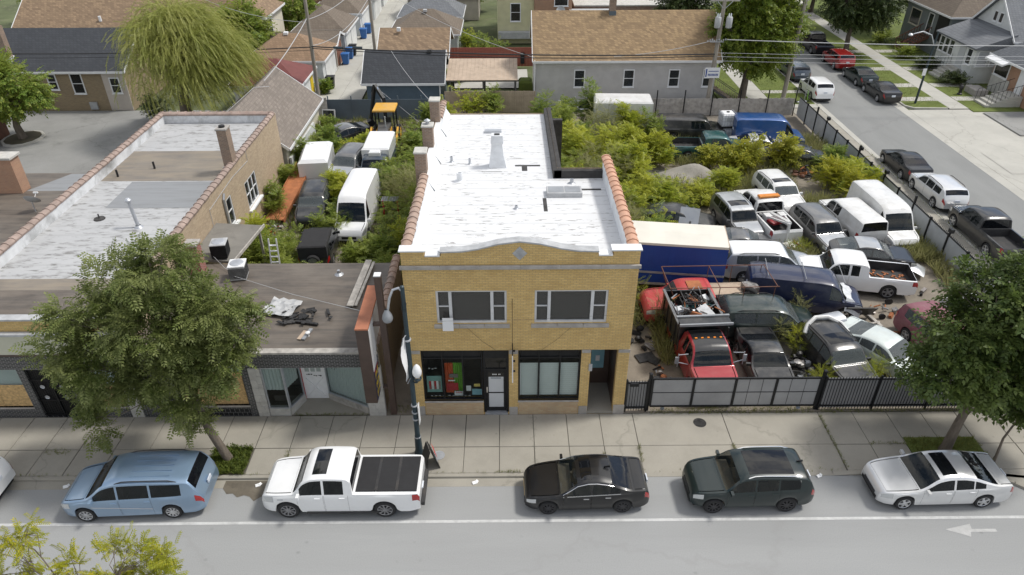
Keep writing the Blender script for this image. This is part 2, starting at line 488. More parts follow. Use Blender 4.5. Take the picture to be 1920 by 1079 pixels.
# ---------------------------------------------------------------- vehicles
def pchip(pts, x):
    xs = np.array([p[0] for p in pts], float); ys = np.array([p[1] for p in pts], float)
    h = np.diff(xs); d = np.diff(ys) / h
    m = np.zeros(len(xs)); m[0], m[-1] = d[0], d[-1]
    for i in range(1, len(xs) - 1):
        if d[i - 1] * d[i] > 0:
            w1, w2 = 2 * h[i] + h[i - 1], h[i] + 2 * h[i - 1]
            m[i] = (w1 + w2) / (w1 / d[i - 1] + w2 / d[i])
    k = np.clip(np.searchsorted(xs, x) - 1, 0, len(h) - 1)
    t = (x - xs[k]) / h[k]
    return ((1 + 2 * t) * (1 - t) ** 2) * ys[k] + t * (1 - t) ** 2 * h[k] * m[k] + t * t * (3 - 2 * t) * ys[k + 1] + t * t * (t - 1) * h[k] * m[k + 1]
PLAN = [(0, .70), (.02, .80), (.06, .90), (.13, .965), (.25, .995), (.5, 1), (.78, .995), (.92, .955), (.98, .89), (1, .80)]
BOXP = [(0, .76), (.02, .86), (.06, .94), (.13, .985), (.3, 1), (.5, 1), (.9, 1), (.97, .985), (1, .95)]
KIND = dict(
 sedan=dict(L=4.75, W=1.84, H=1.45, r=.33, fw=.185, rw=.785, tum=.42, plan=PLAN,
   top=[(0, .38), (.012, .47), (.05, .545), (.15, .60), (.275, .655), (.42, .945), (.5, .995), (.58, 1), (.68, .955), (.86, .76), (.93, .745), (.975, .72), (1, .52)],
   belt=[(0, .35), (.012, .44), (.05, .50), (.15, .565), (.275, .62), (.5, .645), (.8, .70), (.9, .715), (.975, .69), (1, .48)],
   ws=(.28, .415), rw_=(.69, .855), side=[(.325, .52), (.535, .665), (.675, .755)], doors=[(.30, .525), (.53, .70)], hood=(.045, .27), trunk=(.875, .965)),
 coupe=dict(L=4.6, W=1.82, H=1.34, r=.33, fw=.18, rw=.785, tum=.45, plan=PLAN,
   top=[(0, .38), (.012, .46), (.05, .54), (.15, .61), (.31, .67), (.46, .95), (.53, 1), (.6, .99), (.68, .93), (.84, .78), (.93, .765), (.975, .74), (1, .52)],
   belt=[(0, .35), (.012, .43), (.05, .50), (.15, .57), (.31, .64), (.5, .66), (.8, .73), (.9, .74), (.975, .71), (1, .48)],
   ws=(.315, .455), rw_=(.67, .835), side=[(.365, .585), (.60, .70)], doors=[(.34, .6)], hood=(.045, .30), trunk=(.86, .965)),
 suv=dict(L=4.7, W=1.86, H=1.70, r=.36, fw=.18, rw=.78, tum=.26, plan=PLAN,
   top=[(0, .40), (.012, .50), (.05, .575), (.15, .615), (.255, .65), (.37, .93), (.44, .985), (.55, 1), (.8, .985), (.90, .955), (.955, .78), (.985, .62), (1, .48)],
   belt=[(0, .37), (.012, .47), (.05, .535), (.15, .58), (.255, .615), (.5, .63), (.8, .67), (.93, .68), (.985, .58), (1, .44)],
   ws=(.26, .365), rw_=(.905, .953), side=[(.305, .49), (.505, .675), (.69, .855)], doors=[(.28, .495), (.50, .70)], hood=(.045, .25), rails=(.42, .86)),
 minivan=dict(L=5.1, W=1.98, H=1.75, r=.34, fw=.175, rw=.775, tum=.27, plan=PLAN,
   top=[(0, .38), (.012, .46), (.05, .53), (.12, .575), (.20, .62), (.345, .93), (.42, .985), (.55, 1), (.8, .985), (.915, .955), (.96, .78), (.985, .6), (1, .45)],
   belt=[(0, .35), (.012, .43), (.05, .49), (.12, .53), (.20, .575), (.5, .60), (.8, .625), (.93, .64), (.985, .56), (1, .42)],
   ws=(.205, .34), rw_=(.92, .965), side=[(.265, .425), (.44, .65), (.665, .87)], doors=[(.24, .43), (.435, .655)], hood=(.045, .195), rails=(.42, .86)),
 van=dict(L=5.9, W=1.98, H=2.55, r=.34, fw=.165, rw=.79, tum=.11, plan=BOXP,
   top=[(0, .27), (.012, .34), (.04, .395), (.10, .425), (.15, .45), (.265, .84), (.32, .95), (.4, .985), (.6, 1), (.9, 1), (.975, .985), (.99, .97), (1, .94)],
   belt=[(0, .25), (.012, .31), (.04, .36), (.10, .39), (.15, .42), (.3, .455), (.8, .46), (.93, .46), (.985, .46), (1, .45)],
   ws=(.155, .262), rw_=None, side=[(.20, .315)], doors=[(.18, .325)], hood=(.03, .145)),
 cargo=dict(L=5.5, W=1.98, H=2.05, r=.36, fw=.16, rw=.78, tum=.16, plan=BOXP,
   top=[(0, .36), (.012, .44), (.04, .49), (.10, .525), (.155, .55), (.25, .90), (.31, .975), (.45, 1), (.9, 1), (.97, .985), (.99, .95), (1, .88)],
   belt=[(0, .33), (.012, .41), (.04, .455), (.10, .49), (.155, .52), (.3, .545), (.8, .55), (.93, .55), (.985, .55), (1, .53)],
   ws=(.16, .246), rw_=None, side=[(.20, .31)], doors=[(.18, .32)], hood=(.03, .15), rails=None),
 pickup=dict(L=5.85, W=1.98, H=1.88, r=.40, fw=.165, rw=.775, tum=.24, plan=BOXP,
   top=[(0, .42), (.01, .52), (.03, .58), (.10, .61), (.205, .635), (.285, .92), (.335, .985), (.42, 1), (.52, .99), (.565, .965), (.575, .93), (.585, .64), (.60, .632), (.8, .632), (.985, .632), (.995, .62), (1, .56)],
   belt=[(0, .39), (.01, .49), (.03, .54), (.10, .575), (.205, .60), (.3, .605), (.5, .61), (.6, .612), (.8, .612), (.985, .612), (1, .54)],
   ws=(.21, .281), rw_=(.5755, .5845), side=[(.255, .395), (.41, .53)], doors=[(.235, .40), (.405, .555)], hood=(.035, .20), bed=(.60, .985)),
)
KIND['xcab'] = dict(KIND['pickup'], side=[(.255, .41), (.43, .50)], doors=[(.235, .42)])
KIND['capped'] = dict(KIND['pickup'], top=KIND['pickup']['top'][:9] + [(.60, .99), (.8, .99), (.95, .985), (.985, .96), (.995, .66), (1, .56)], bed=None, rw_=(.985, .9945),
                      side=[(.255, .395), (.41, .53)], rails=None)
WHEEL = {}
def wheel_mesh(r, style, rimm):
    key = (r, style, rimm)
    if key not in WHEEL:
        wd = .11; rr = r * .68
        ty = MB().lathe([(rr, -wd), (r * .9, -wd), (r * .985, -wd * .7), (r, -wd * .3), (r, wd * .3), (r * .985, wd * .7), (r * .9, wd), (rr, wd * .96), (rr * .98, wd * .5)], 28, axis='y').mesh('tyre', MATS['rubber'], True)
        rb = MB().lathe([(rr * 1.01, wd * .97), (rr * .93, wd * .93), (rr * .9, wd * .55), (.0, wd * .45)], 28, axis='y').mesh('rim_well', MATS['dark'], True)
        sp = MB().lathe([(rr * 1.01, wd * .98), (rr * .95, wd * 1.02), (rr * .9, wd * .9)], 28, axis='y')
        n = {'five': 5, 'ten': 10, 'multi': 9, 'steel': 8}[style]
        for k in range(n):
            a = 2 * math.pi * k / n; w0, w1 = (.07, .05) if style == 'five' else ((.045, .025) if style != 'steel' else (.06, .09))
            ca, sa = math.cos(a), math.sin(a)
            q = lambda rad, off, y: (ca * rad - sa * off, y, sa * rad + ca * off)
            sp.add([q(.04, -w1, wd * .92), q(.04, w1, wd * .92), q(rr * .94, w0 / 1.6, wd * .97), q(rr * .94, -w0 / 1.6, wd * .97), q(.04, -w1, wd * .6), q(.04, w1, wd * .6), q(rr * .94, w0 / 1.6, wd * .6), q(rr * .94, -w0 / 1.6, wd * .6)],
                   [(0, 1, 2, 3), (0, 4, 5, 1), (1, 5, 6, 2), (3, 2, 6, 7), (0, 3, 7, 4)])
        sp.lathe([(.075, wd * .9), (.06, wd * 1.03), (.0, wd * 1.05)], 12, axis='y')
        WHEEL[key] = (ty, rb, sp.mesh('rim', MATS[rimm], 30))
    return WHEEL[key]
def add_wheel(t, x, y, r, style='five', rimm='alloy', z=None):
    ty, rb, sp = wheel_mesh(r, style, rimm)
    w_ = put('wheel', ty, t); w_.location = (x, y, r if z is None else z)
    w_.rotation_euler.z = math.pi if y < 0 else 0
    put('rim_well', rb, w_); put('rim', sp, w_)
    return w_
def car(name, label, cat, kind, x, y, heading, pm, group=None, L=None, W=None, H=None, rims='alloy', rstyle='five', gm='car_glass', trim='dark', plate=True, z=0,
        sunroof=False, racks=False, wheels=True, lights=True, hoodm=None, roofm=None, mirrors=True, tone=None, handles='', open_bed=True, fasc=None, tilt=0, black_roof=False, strip=None, seatm='seat'):
    K = KIND[kind]; L, W, H = L or K['L'], W or K['W'], H or K['H']
    r = K['r']; tum = K['tum']; sill = .24 if kind in ('sedan', 'coupe', 'minivan') else .32
    t = thing(name, label, cat, (x, y, z), heading, group)
    if tilt: t.rotation_euler.x = tilt
    sp = set(np.round(np.linspace(0, 1, 57), 4))
    must = {0., .012, 1., .988, *K['ws'], *(K['rw_'] or ()), *K['hood'], *(K.get('trunk') or ()), *(K.get('bed') or ()), .955, .085}
    for q in K['side'] + K['doors']: must |= set(q)
    for wx in (K['fw'], K['rw']):
        for k in np.linspace(-1, 1, 15): must.add(round(float(wx + k * (r + .055) / L), 4))
    ss = sorted(must)
    for q in sorted(sp):
        if min(abs(q - m) for m in must) > .006: ss.append(q)
    ss = np.array(sorted(s for s in ss if 0 <= s <= 1))
    n = len(ss)
    w_ = W / 2 * pchip(K['plan'], ss); zb = H * pchip(K['belt'], ss); zt = np.maximum(H * pchip(K['top'], ss), zb + .012)
    zbot = np.full(n, sill) + .10 * np.clip((ss - .93) / .07, 0, 1) + .02 * np.clip((.05 - ss) / .05, 0, 1)
    for wx in (K['fw'], K['rw']):
        dx = (ss - wx) * L; ra = r + .055
        zbot = np.maximum(zbot, np.where(np.abs(dx) < ra, r + np.sqrt(np.maximum(0, ra * ra - dx * dx)), 0))
    zbot = np.minimum(zbot, zb - .05)
    G = np.zeros((n, 13, 3)); X = L * (.5 - ss)
    for i in range(n):
        a, b, c, ww = zbot[i], zb[i], zt[i], w_[i]
        rise = c - b; zr = c - min(.085, rise * .28)
        yy = lambda z_: max(.05, ww * .965 - tum * (z_ - b))
        if kind in ('pickup', 'xcab', 'capped') and K.get('bed') and ss[i] > .587: yy = lambda z_: ww * .965
        h = b - a; ye = yy(zr)
        sec = [(ww * .90, a + .0), (ww * .975, a + .015), (ww, a + h * .38), (ww, a + h * .68), (ww * .988, a + h * .92), (ww * .965, b), (yy(b + .05 * rise), b + .05 * rise),
               (yy(b + .5 * (zr - b)), b + .5 * (zr - b)), (yy(zr - .1 * (zr - b)), zr - .1 * (zr - b)), (ye, zr), (ye * .9, c - (c - zr) * .4), (ye * .5, c - (c - zr) * .09), (0, c)]
        for j, (p, q) in enumerate(sec): G[i, j] = (X[i], p, q)
    used = set()
    idx = lambda s: int(np.argmin(np.abs(ss - s)))
    def patch(nm, s0, s1, c0, c1, sides, m, off=.003, inset=0, cut=True, parent=None, cin=0.0):
        i0, i1 = idx(s0), idx(s1)
        if i1 <= i0: return None
        mb = MB()
        for sd in sides:
            vs, fs = [], []
            for i in range(i0, i1 + 1):
                for c in range(c0, c1 + 1):
                    p = G[i, c].copy()
                    if i == i0: p[0] -= inset
                    if i == i1: p[0] += inset
                    if c == c0 and cin: p += (G[i, c + 1] - p) * cin
                    j0, j1 = max(i - 1, 0), min(i + 1, n - 1); k0, k1 = max(c - 1, 0), min(c + 1, 12)
                    nn = np.cross(G[j1, c] - G[j0, c], G[i, k1] - G[i, k0]); l = np.linalg.norm(nn)
                    if l > 1e-9:
                        nn /= l
                        if nn[1] < -1e-3: nn = -nn
                        if abs(nn[1]) <= 1e-3 and nn[2] < 0: nn = -nn
                        p = p + nn * off
                    vs.append((p[0], p[1] * sd, p[2]))
            k = c1 - c0 + 1
            for i in range(i1 - i0):
                for c in range(c1 - c0):
                    q = (i * k + c, i * k + c + 1, (i + 1) * k + c + 1, (i + 1) * k + c)
                    fs.append(q if sd > 0 else q[::-1])
                    if cut: used.add((sd, i0 + i, c0 + c))
            mb.add(vs, fs)
        return mb.o(nm, m, parent or t, True)
    both = (1, -1)
    if gm:
        patch('windshield', *K['ws'], 10, 12, both, gm, -.004)
        if K['rw_']: patch('rear_window', *K['rw_'], 10, 12, both, 'car_glass_dark' if gm == 'car_glass' else gm, -.004)
        for s0, s1 in K['side']:
            for sd in both: patch('side_window', s0, s1, 6, 8, (sd,), gm, -.004)
    patch('hood', *K['hood'], 10, 12, both, hoodm or pm, 0, .008, cin=.1)
    if K.get('trunk'): patch('trunk_lid', *K['trunk'], 10, 12, both, pm, 0, .007, cin=.1)
    for s0, s1 in K['doors']:
        for sd in both:
            d = patch('door', s0, s1, 1, 5, (sd,), pm, 0, .007)
            if d and handles:
                i = idx(s1 - .02); p = G[i, 4]
                MB().obox((p[0] + .07, (p[1] + .018) * sd, p[2] - .05), (.20, .03, .035)).o('handle', handles, d)
    if lights:
        hl = [(.012, .085, 3, 5)] if kind not in ('van', 'cargo') else [(.012, .085, 3, 5)]
        for sd in both:
            patch('headlight', *hl[0], (sd,), 'headlamp', .006)
            if kind in ('van', 'cargo'): patch('taillight', .988, 1.0, 3, 5, (sd,), 'taillamp', .008)
            else: patch('taillight', .955, 1.0, 3, 5, (sd,), 'taillamp', .006)
    if sunroof:
        a, b = sunroof; patch('sunroof', a, b, 10, 12, both, 'car_glass_dark', .006, cut=False, cin=.35)
    if roofm: patch('roof_panel', K['ws'][1] + .01, (K['rw_'][0] if K['rw_'] else .95) - .01, 10, 12, both, roofm, .004, cut=False)
    bed = K.get('bed')
    if bed and open_bed:
        i0, i1 = idx(bed[0]), idx(bed[1]); hw = w_[i0] * .87; zt_ = H * .632; x0, x1 = X[i0], X[i1]
        for sd in both:
            for i in range(i0, i1):
                for c in (10, 11): used.add((sd, i, c))
        fl = MB(); zf = .72
        fl.quad((x0, hw, zf), (x0, -hw, zf), (x1, -hw, zf), (x1, hw, zf)); fl.o('bed_floor', 'bed_dark', t)
        ib = MB()
        for sd in both: ib.quad((x0, hw * sd, zf), (x1, hw * sd, zf), (x1, hw * sd, zt_), (x0, hw * sd, zt_))
        ib.quad((x0, hw, zf), (x0, -hw, zf), (x0, -hw, zt_), (x0, hw, zt_)); ib.quad((x1, hw, zf), (x1, -hw, zf), (x1, -hw, zt_), (x1, hw, zt_))
        ib.o('bed_liner', 'bed_dark', t)
    body = MB()
    for sd in both:
        base = len(body.v)
        body.v += [(p[0], p[1] * sd, p[2]) for p in G.reshape(-1, 3)]
        for i in range(n - 1):
            for c in range(12):
                if (sd, i, c) in used: continue
                q = (base + i * 13 + c, base + i * 13 + c + 1, base + (i + 1) * 13 + c + 1, base + (i + 1) * 13 + c)
                body.f.append(q if sd > 0 else q[::-1])
    for i, rev in ((0, False), (n - 1, True)):
        ring = [(p[0], p[1], p[2]) for p in G[i]] + [(p[0], -p[1], p[2]) for p in G[i][::-1][1:]]
        body.quad(*(ring[::-1] if rev else ring))
    body.o('body', pm, t, 35)
    # dark underside, bumpers, grille, mirrors
    ub = MB().box(-L / 2 + .12, L / 2 - .12, -W / 2 + .27, W / 2 - .27, .20, .46)
    ub.box(X[idx(K['fw'] + .085)], X[idx(K['fw'] - .085)] , -W / 2 + .27, W / 2 - .27, .3, r + .42) if kind not in ('sedan', 'coupe') else None
    ub.box(X[idx(K['rw'] - .1)], X[idx(K['fw'] + .1)], -W / 2 + .07, W / 2 - .07, sill + .03, .42)
    ub.o('underbody', 'dark', t)
    gh = zt[0]
    MB().box(L / 2 - .03, L / 2 + .02, -W * .22, W * .22, gh - .20, gh - .05).o('grille', trim, t)
    MB().box(L / 2 - .05, L / 2 + .015, -W * .30, W * .30, .27, .40).o('front_intake', 'dark', t)
    fz = MB()
    if fasc:
        fz.bbox(L / 2 - .12, L / 2 + .06, -W * .43, W * .43, .38, .58, .03); fz.bbox(-L / 2 - .08, -L / 2 + .1, -W * .42, W * .42, .42, .60, .03); fz.o('bumper', fasc, t)
    if plate:
        pz = .52 if kind in ('pickup', 'xcab', 'capped') else H * .52
        MB().box(-L / 2 - .03, -L / 2 + .01, -.16, .16, pz, pz + .15).o('licence_plate', 'plate', t)
    if mirrors:
        i = idx(K['side'][0][0]); p = G[i, 5]
        for sd in both:
            MB().obox((p[0] + .03, (p[1] + .10) * sd, p[2] + .07), (.10, .20, .13)).o('mirror', pm, t)
    if gm:
        it = MB(); xa, xb = X[idx(K['ws'][0])], X[idx(K['side'][-1][1])]
        it.box(xb, xa, -W / 2 + .15, W / 2 - .15, .40, .44)
        it.box(xa - .45, xa - .02, -W / 2 + .16, W / 2 - .16, .44, zb[idx(K['ws'][0])] - .03)
        rows = [X[idx(K['side'][0][1] - .05)]] + ([X[idx(K['side'][1][1] - .055)]] if len(K['doors']) > 1 else [])
        for rx in rows:
            for sd in both:
                it.obox((rx, sd * W * .2, .62), (.5, .5, .22)); it.obox((rx - .28, sd * W * .2, .93 if rx == rows[0] or H > 1.5 else .82), (.14, .48, .58 if rx == rows[0] or H > 1.5 else .4), ry=R(-10)); it.obox((rx - .35, sd * W * .2, 1.27 if H > 1.5 else 1.10), (.09, .26, .15)) if rx == rows[0] else None
        it.o('interior', seatm, t)
        if kind in ('pickup', 'xcab', 'van', 'cargo', 'capped'):
            MB().box(xb - .06, xb, -W / 2 + .2, W / 2 - .2, .44, zb[idx(.4)] + .2).o('bulkhead', 'dark', t)
    if wheels:
        for wx in (K['fw'], K['rw']):
            for sd in both: add_wheel(t, L * (.5 - wx), sd * (W / 2 - .125), r, rstyle, rims)
    rails = K.get('rails')
    if rails and racks:
        for sd in both:
            pts = []
            for s in np.linspace(rails[0], rails[1], 8):
                p = G[idx(s), 9]; pts.append((p[0], (p[1] - .05) * sd, p[2] + (.09 if .0 < (s - rails[0]) / (rails[1] - rails[0]) < 1 else .01)))
            MB().tube(pts, .02, 6).o('roof_rail', racks, t, True)
    if strip:
        for sd in both:
            i0, i1 = idx(K['doors'][0][0]), idx(K['doors'][-1][1])
            MB().bar((G[i0, 2][0], G[i0, 2][1] * sd + .006 * sd, G[i0, 2][2] + .04), (G[i1, 2][0], G[i1, 2][1] * sd + .006 * sd, G[i1, 2][2] + .04), .012, .035).o('side_moulding', strip, t)
    t['G'] = 0; del t['G']
    return t, dict(G=G, idx=idx, L=L, W=W, H=H, X=X, zt=zt, patch=patch)
# ---------------------------------------------------------------- material list
mat('rubber', (.018, .018, .019), .85, .2, 6, .2)
mat('dark', (.012, .012, .013), .6, .2, 4, 0)
mat('bed_dark', (.03, .03, .032), .75, .3, 3, .2, dirt=(.10, .085, .07))
mat('alloy', (.55, .56, .58), .3, .1, 5, 0, metal=.8)
mat('alloy_dark', (.05, .05, .055), .35, .1, 5, 0, metal=.6)
mat('steel_rim', (.25, .25, .26), .5, .2, 5, 0, metal=.5)
mat('chrome', (.75, .76, .78), .15, .05, 4, 0, metal=1)
mat('seat', (.05, .048, .045), .8, .2, 5, 0)
mat('seat_tan', (.30, .26, .20), .8, .15, 5, 0)
mat('plate', (.62, .66, .72), .5, .1, 8, 0)
glass('car_glass', (.010, .014, .016), .40)
glass('car_glass_dark', (.006, .007, .009), .08)
glass('car_glass_dusty', (.10, .115, .12), .25, .18)
glass('shop_glass', (.015, .017, .018), .88)
glass('house_glass', (.03, .033, .036), .45)
glass('reflection_glass', (.095, .092, .086), .45, .04)  # grey base paints in the street's reflection, along with dirty glass and curtains
m_, nt_, b_ = newmat('headlamp'); b_.inputs['Base Color'].default_value = (.55, .57, .58, 1); b_.inputs['Roughness'].default_value = .12; b_.inputs['Metallic'].default_value = .4; b_.inputs['Coat Weight'].default_value = 1
m_, nt_, b_ = newmat('taillamp'); b_.inputs['Base Color'].default_value = (.32, .012, .012, 1); b_.inputs['Roughness'].default_value = .15; b_.inputs['Coat Weight'].default_value = 1
m_, nt_, b_ = newmat('amber'); b_.inputs['Base Color'].default_value = (.75, .24, .03, 1); b_.inputs['Roughness'].default_value = .2
for k, c, kw in (('p_lightblue', (.25, .36, .50), dict(metal=.5, rough=.3)), ('p_white', (.78, .79, .80), dict(metal=0)), ('p_black', (.004, .0045, .006), dict(dust=.01, coat=.4, rough=.35, metal=0)), ('p_dkgreen', (.005, .015, .016), dict(dust=.01, coat=.4, rough=.35, metal=0)),
                 ('p_silver', (.68, .69, .70), dict(metal=.4)), ('p_charcoal', (.014, .015, .017), dict(dust=.03, metal=0, coat=.6)), ('p_navy', (.008, .014, .050), dict(dust=.12, metal=0, coat=.6)), ('p_red', (.30, .012, .012), dict(dust=.06)),
                 ('p_redfade', (.46, .055, .055), dict(rough=.5, metal=0, coat=.2, dust=.3)), ('p_truckred', (.34, .02, .028), dict(dust=.12)), ('p_whited', (.66, .665, .66), dict(metal=0, dust=.5, rough=.4)),
                 ('p_green', (.012, .085, .088), dict(dust=.25)), ('p_dkgrn2', (.014, .030, .028), dict(dust=.3)), ('p_blue', (.012, .075, .26), dict(dust=.2)), ('p_grey', (.14, .142, .145), dict(dust=.3, metal=.4)),
                 ('p_silverd', (.42, .44, .46), dict(dust=.3, metal=.4)), ('p_blackd', (.010, .011, .013), dict(dust=.25, metal=0, coat=.6)), ('p_maroon', (.22, .075, .10), dict(dust=.35, coat=.2, rough=.5)), ('p_paleg', (.60, .66, .64), dict(dust=.3, metal=.1)),
                 ('p_yellow', (.62, .33, .03), dict(metal=0, dust=.35, coat=.3, rough=.5)), ('p_slate', (.045, .065, .09), dict(dust=.3))):
    paint(k, c, **kw)
ground('asphalt_road', (.305, .311, .31), .07, (.255, .26, .26), .5, .3, 30, .9, .06, (.262, .264, .262), .25, (.18, 1.8, 1), 1.3)
ground('asphalt_side', (.235, .24, .235), .12, (.17, .175, .175), .5, .3, 30, .9, .05, (.17, .17, .17), .25, (1.5, .35, 1))
ground('asphalt_lot', (.255, .255, .245), .2, (.11, .11, .105), .6, .22, 30, .9, .15)
ground('concrete', (.335, .315, .27), .12, (.24, .225, .19), .5, .6, 45, .9, .13, (.20, .19, .16), spots=1.7)
ground('concrete_light', (.44, .43, .39), .12, (.30, .29, .26), .5, .35, 40, .9, .1, (.25, .24, .21))
ground('concrete_dark', (.20, .19, .17), .2, (.10, .095, .085), .6, .7, 35)
ground('joint', (.10, .095, .08), .25, None, 0, 2, 30)
ground('dirt', (.235, .205, .165), .28, (.10, .09, .075), .75, .35, 22, .95, 0, bmp=.7)
ground('mud', (.15, .13, .10), .3, (.07, .06, .05), .7, 2.0, 20, .35, bmp=.1)
ground('soil', (.10, .085, .055), .3, (.05, .06, .02), .6, 1.2, 18, .95, bmp=.8)
ground('lawn', (.115, .15, .028), .3, (.17, .18, .05), .6, .7, 30, .95, bmp=.9)
ground('yard', (.10, .12, .05), .35, (.20, .18, .12), .7, .3, 15, .95, bmp=.8)
ground('gravel', (.31, .29, .255), .2, (.2, .19, .17), .5, 1.0, 14, .95, bmp=1.0)
mat('road_paint', (.50, .505, .50), .7, .12, 5, .1, dirt=(.33, .33, .33), dirt_amt=.8); mat('faded_paint', (.43, .43, .425), .7, .1, 6, .1, dirt=(.32, .325, .32), dirt_amt=.9)
brick('yellow_brick', (.57, .39, .145), (.70, .50, .205), (.40, .30, .155), .22, .075, .011, var=.2, dirt=(.33, .205, .075), dirt_amt=.45)
brick('beige_brick', (.52, .40, .245), (.46, .30, .17), (.42, .36, .26), .215, .0735, .009, var=.2)
brick('common_brick', (.55, .43, .29), (.38, .28, .185), (.40, .33, .25), .22, .075, .012, var=.4, dirt=(.27, .22, .17))
brick('brown_brick', (.33, .25, .145), (.25, .18, .105), (.32, .28, .21), .21, .072, .009, var=.3)
brick('stack_brick', (.33, .22, .15), (.22, .15, .11), (.34, .30, .26), .21, .072, .012, var=.4, dirt=(.12, .11, .10))
brick('red_brick', (.34, .075, .055), (.28, .06, .045), (.38, .33, .30), .21, .072, .012, var=.2)
brick('rust_brick', (.42, .24, .15), (.37, .20, .13), (.40, .30, .22), .21, .072, .008, var=.25)
brick('black_brick', (.014, .015, .018), (.024, .026, .030), (.30, .30, .30), .21, .074, .010, rough=.28, var=.1, dirt=(.08, .08, .08), dirt_amt=.3)
brick('black_tile', (.014, .015, .018), (.022, .023, .026), (.22, .22, .22), .20, .20, .008, rough=.25, var=.1, dirt=(.07, .07, .07))
brick('old_wall', (.27, .15, .11), (.36, .27, .21), (.32, .28, .24), .3, .10, .012, var=.5)
def shingle(n, c1, c2, k=2.2, var=.25): brick(n, c1, c2, tint(c1, .55), .30, .30, .018, .9, k, var, tint(c1, .55), .4, .25)
shingle('sh_brown', (.30, .21, .13), (.17, .115, .075)); shingle('sh_tan', (.35, .245, .135), (.20, .135, .08)); shingle('sh_dark', (.052, .057, .066), (.038, .042, .05), 2.2, .15)
shingle('sh_grey', (.19, .20, .215), (.15, .16, .175), 2.2, .15); shingle('sh_weather', (.25, .215, .185), (.17, .145, .125)); shingle('sh_orange', (.30, .20, .125), (.22, .145, .09)); shingle('sh_umber', (.19, .155, .12), (.15, .12, .095))
mat('roof_red', (.15, .045, .04), .75, .15, 1.5, .2)
siding('sid_grey', (.50, .49, .485)); siding('sid_blue', (.075, .115, .155)); siding('sid_white', (.70, .72, .72)); siding('sid_cream', (.58, .56, .36)); siding('sid_pale', (.52, .56, .55)); siding('sid_slate', (.20, .225, .235))
siding('sid_beige', (.52, .47, .42)); siding('fence_wood', (.40, .30, .20), .15, True, .85); siding('fence_grey', (.26, .25, .225), .14, True, .85); siding('garage_white', (.70, .71, .70), .45, False, .5)
siding('garage_brown', (.24, .11, .07), .45); siding('rust_wall', (.30, .085, .06), .2)
mat('trim_white', (.74, .75, .76), .5, .06, 3, .05); mat('trim_pale', (.60, .61, .62), .55, .1, 3, .1, dirt=(.4, .4, .4)); mat('trim_cream', (.62, .58, .48), .6, .1, 3, .05); mat('trim_grey', (.42, .43, .44), .55, .12, 3, .1, dirt=(.2, .2, .2))
mat('stone', (.36, .34, .315), .8, .18, 3, .3, dirt=(.17, .16, .15)); mat('stone_light', (.48, .47, .44), .8, .15, 3, .3, dirt=(.28, .26, .23)); mat('coping_grey', (.40, .41, .42), .7, .2, 3, .2, dirt=(.20, .20, .20))
membrane('white_roof', (.66, .67, .68), (.22, .21, .20), .85, 1.5, 8, 1.1, (.605, .625)); membrane('worn_white', (.43, .435, .44), (.15, .145, .135), .9, 1.5, 4.5, 1.2, (.52, .66), patch=(.33, .335, .34))
membrane('brown_roll', (.235, .20, .155), (.135, .125, .118), .8, .5, 2.2, .9, (.38, .66), patch=(.30, .26, .20)); membrane('grey_roll', (.24, .25, .26), (.19, .195, .20), .6, .3, 3, 1, (.45, .6)); membrane('dark_roll', (.135, .113, .092), (.058, .050, .044), .85, .35, 2.6, .9, (.40, .62), patch=(.215, .19, .16))
mat('tile_terra', (.52, .30, .205), .65, .12, 2.5, .1, dirt=(.36, .22, .17)); mat('tile_old', (.36, .255, .20), .7, .25, 2.0, .1, dirt=(.20, .18, .165), dirt_amt=.7); mat('tile_red', (.31, .235, .20), .7, .25, 2.0, .1, dirt=(.26, .21, .18), dirt_amt=.6)
mat('parapet_white', (.74, .76, .78), .6, .1, 1.5, .15, dirt=(.42, .43, .44), dirt_amt=.5); mat('tar', (.045, .043, .042), .85, .4, 2.5, .5); mat('parapet_worn', (.62, .63, .64), .7, .15, 1.2, .2, dirt=(.12, .12, .11), dirt_amt=.9)
mat('osb', (.52, .35, .16), .8, .35, 9, .3); mat('sign_beige', (.50, .50, .40), .5, .05, 1, 0); mat('iron', (.012, .013, .015), .5, .3, 6, .1, metal=.3); mat('lamp_green', (.018, .035, .045), .45, .2, 3, 0)
mat('galv', (.45, .47, .50), .45, .15, 2, .05, metal=.5); mat('fence_steel', (.43, .455, .48), .5, .12, 1.2, .1, metal=.25, dirt=(.30, .31, .32)); mat('galv_dull', (.30, .315, .335), .55, .14, 1.2, .1, metal=.3, dirt=(.20, .20, .20)); mat('panel_grey', (.33, .335, .345), .55, .10, .9, .05, metal=.2, dirt=(.22, .22, .22)); mat('blue_metal', (.105, .135, .165), .55, .12, .8, .05, dirt=(.08, .09, .10)); mat('rust', (.36, .135, .055), .85, .25, 3, .3, dirt=(.16, .07, .04)); mat('brown_metal', (.075, .05, .04), .5, .2, 2, 0); mat('sign_rust', (.40, .155, .085), .7, .15, 2, .05)
mat('wood_pole', (.27, .245, .21), .9, .25, 2, .4, stretch=(3, 3, .3)); mat('wood_grey', (.38, .36, .33), .85, .3, 3, .3); mat('deck', (.42, .33, .25), .8, .15, 2, .2); mat('deck_dark', (.10, .095, .09), .8, .2, 2, .2); mat('wood_brown', (.16, .075, .05), .75, .25, 2, .2)
mat('bark', (.15, .125, .10), .95, .3, 3, .9, stretch=(3, 3, .7)); mat('stem', (.16, .15, .07), .9, .2, 4, 0)
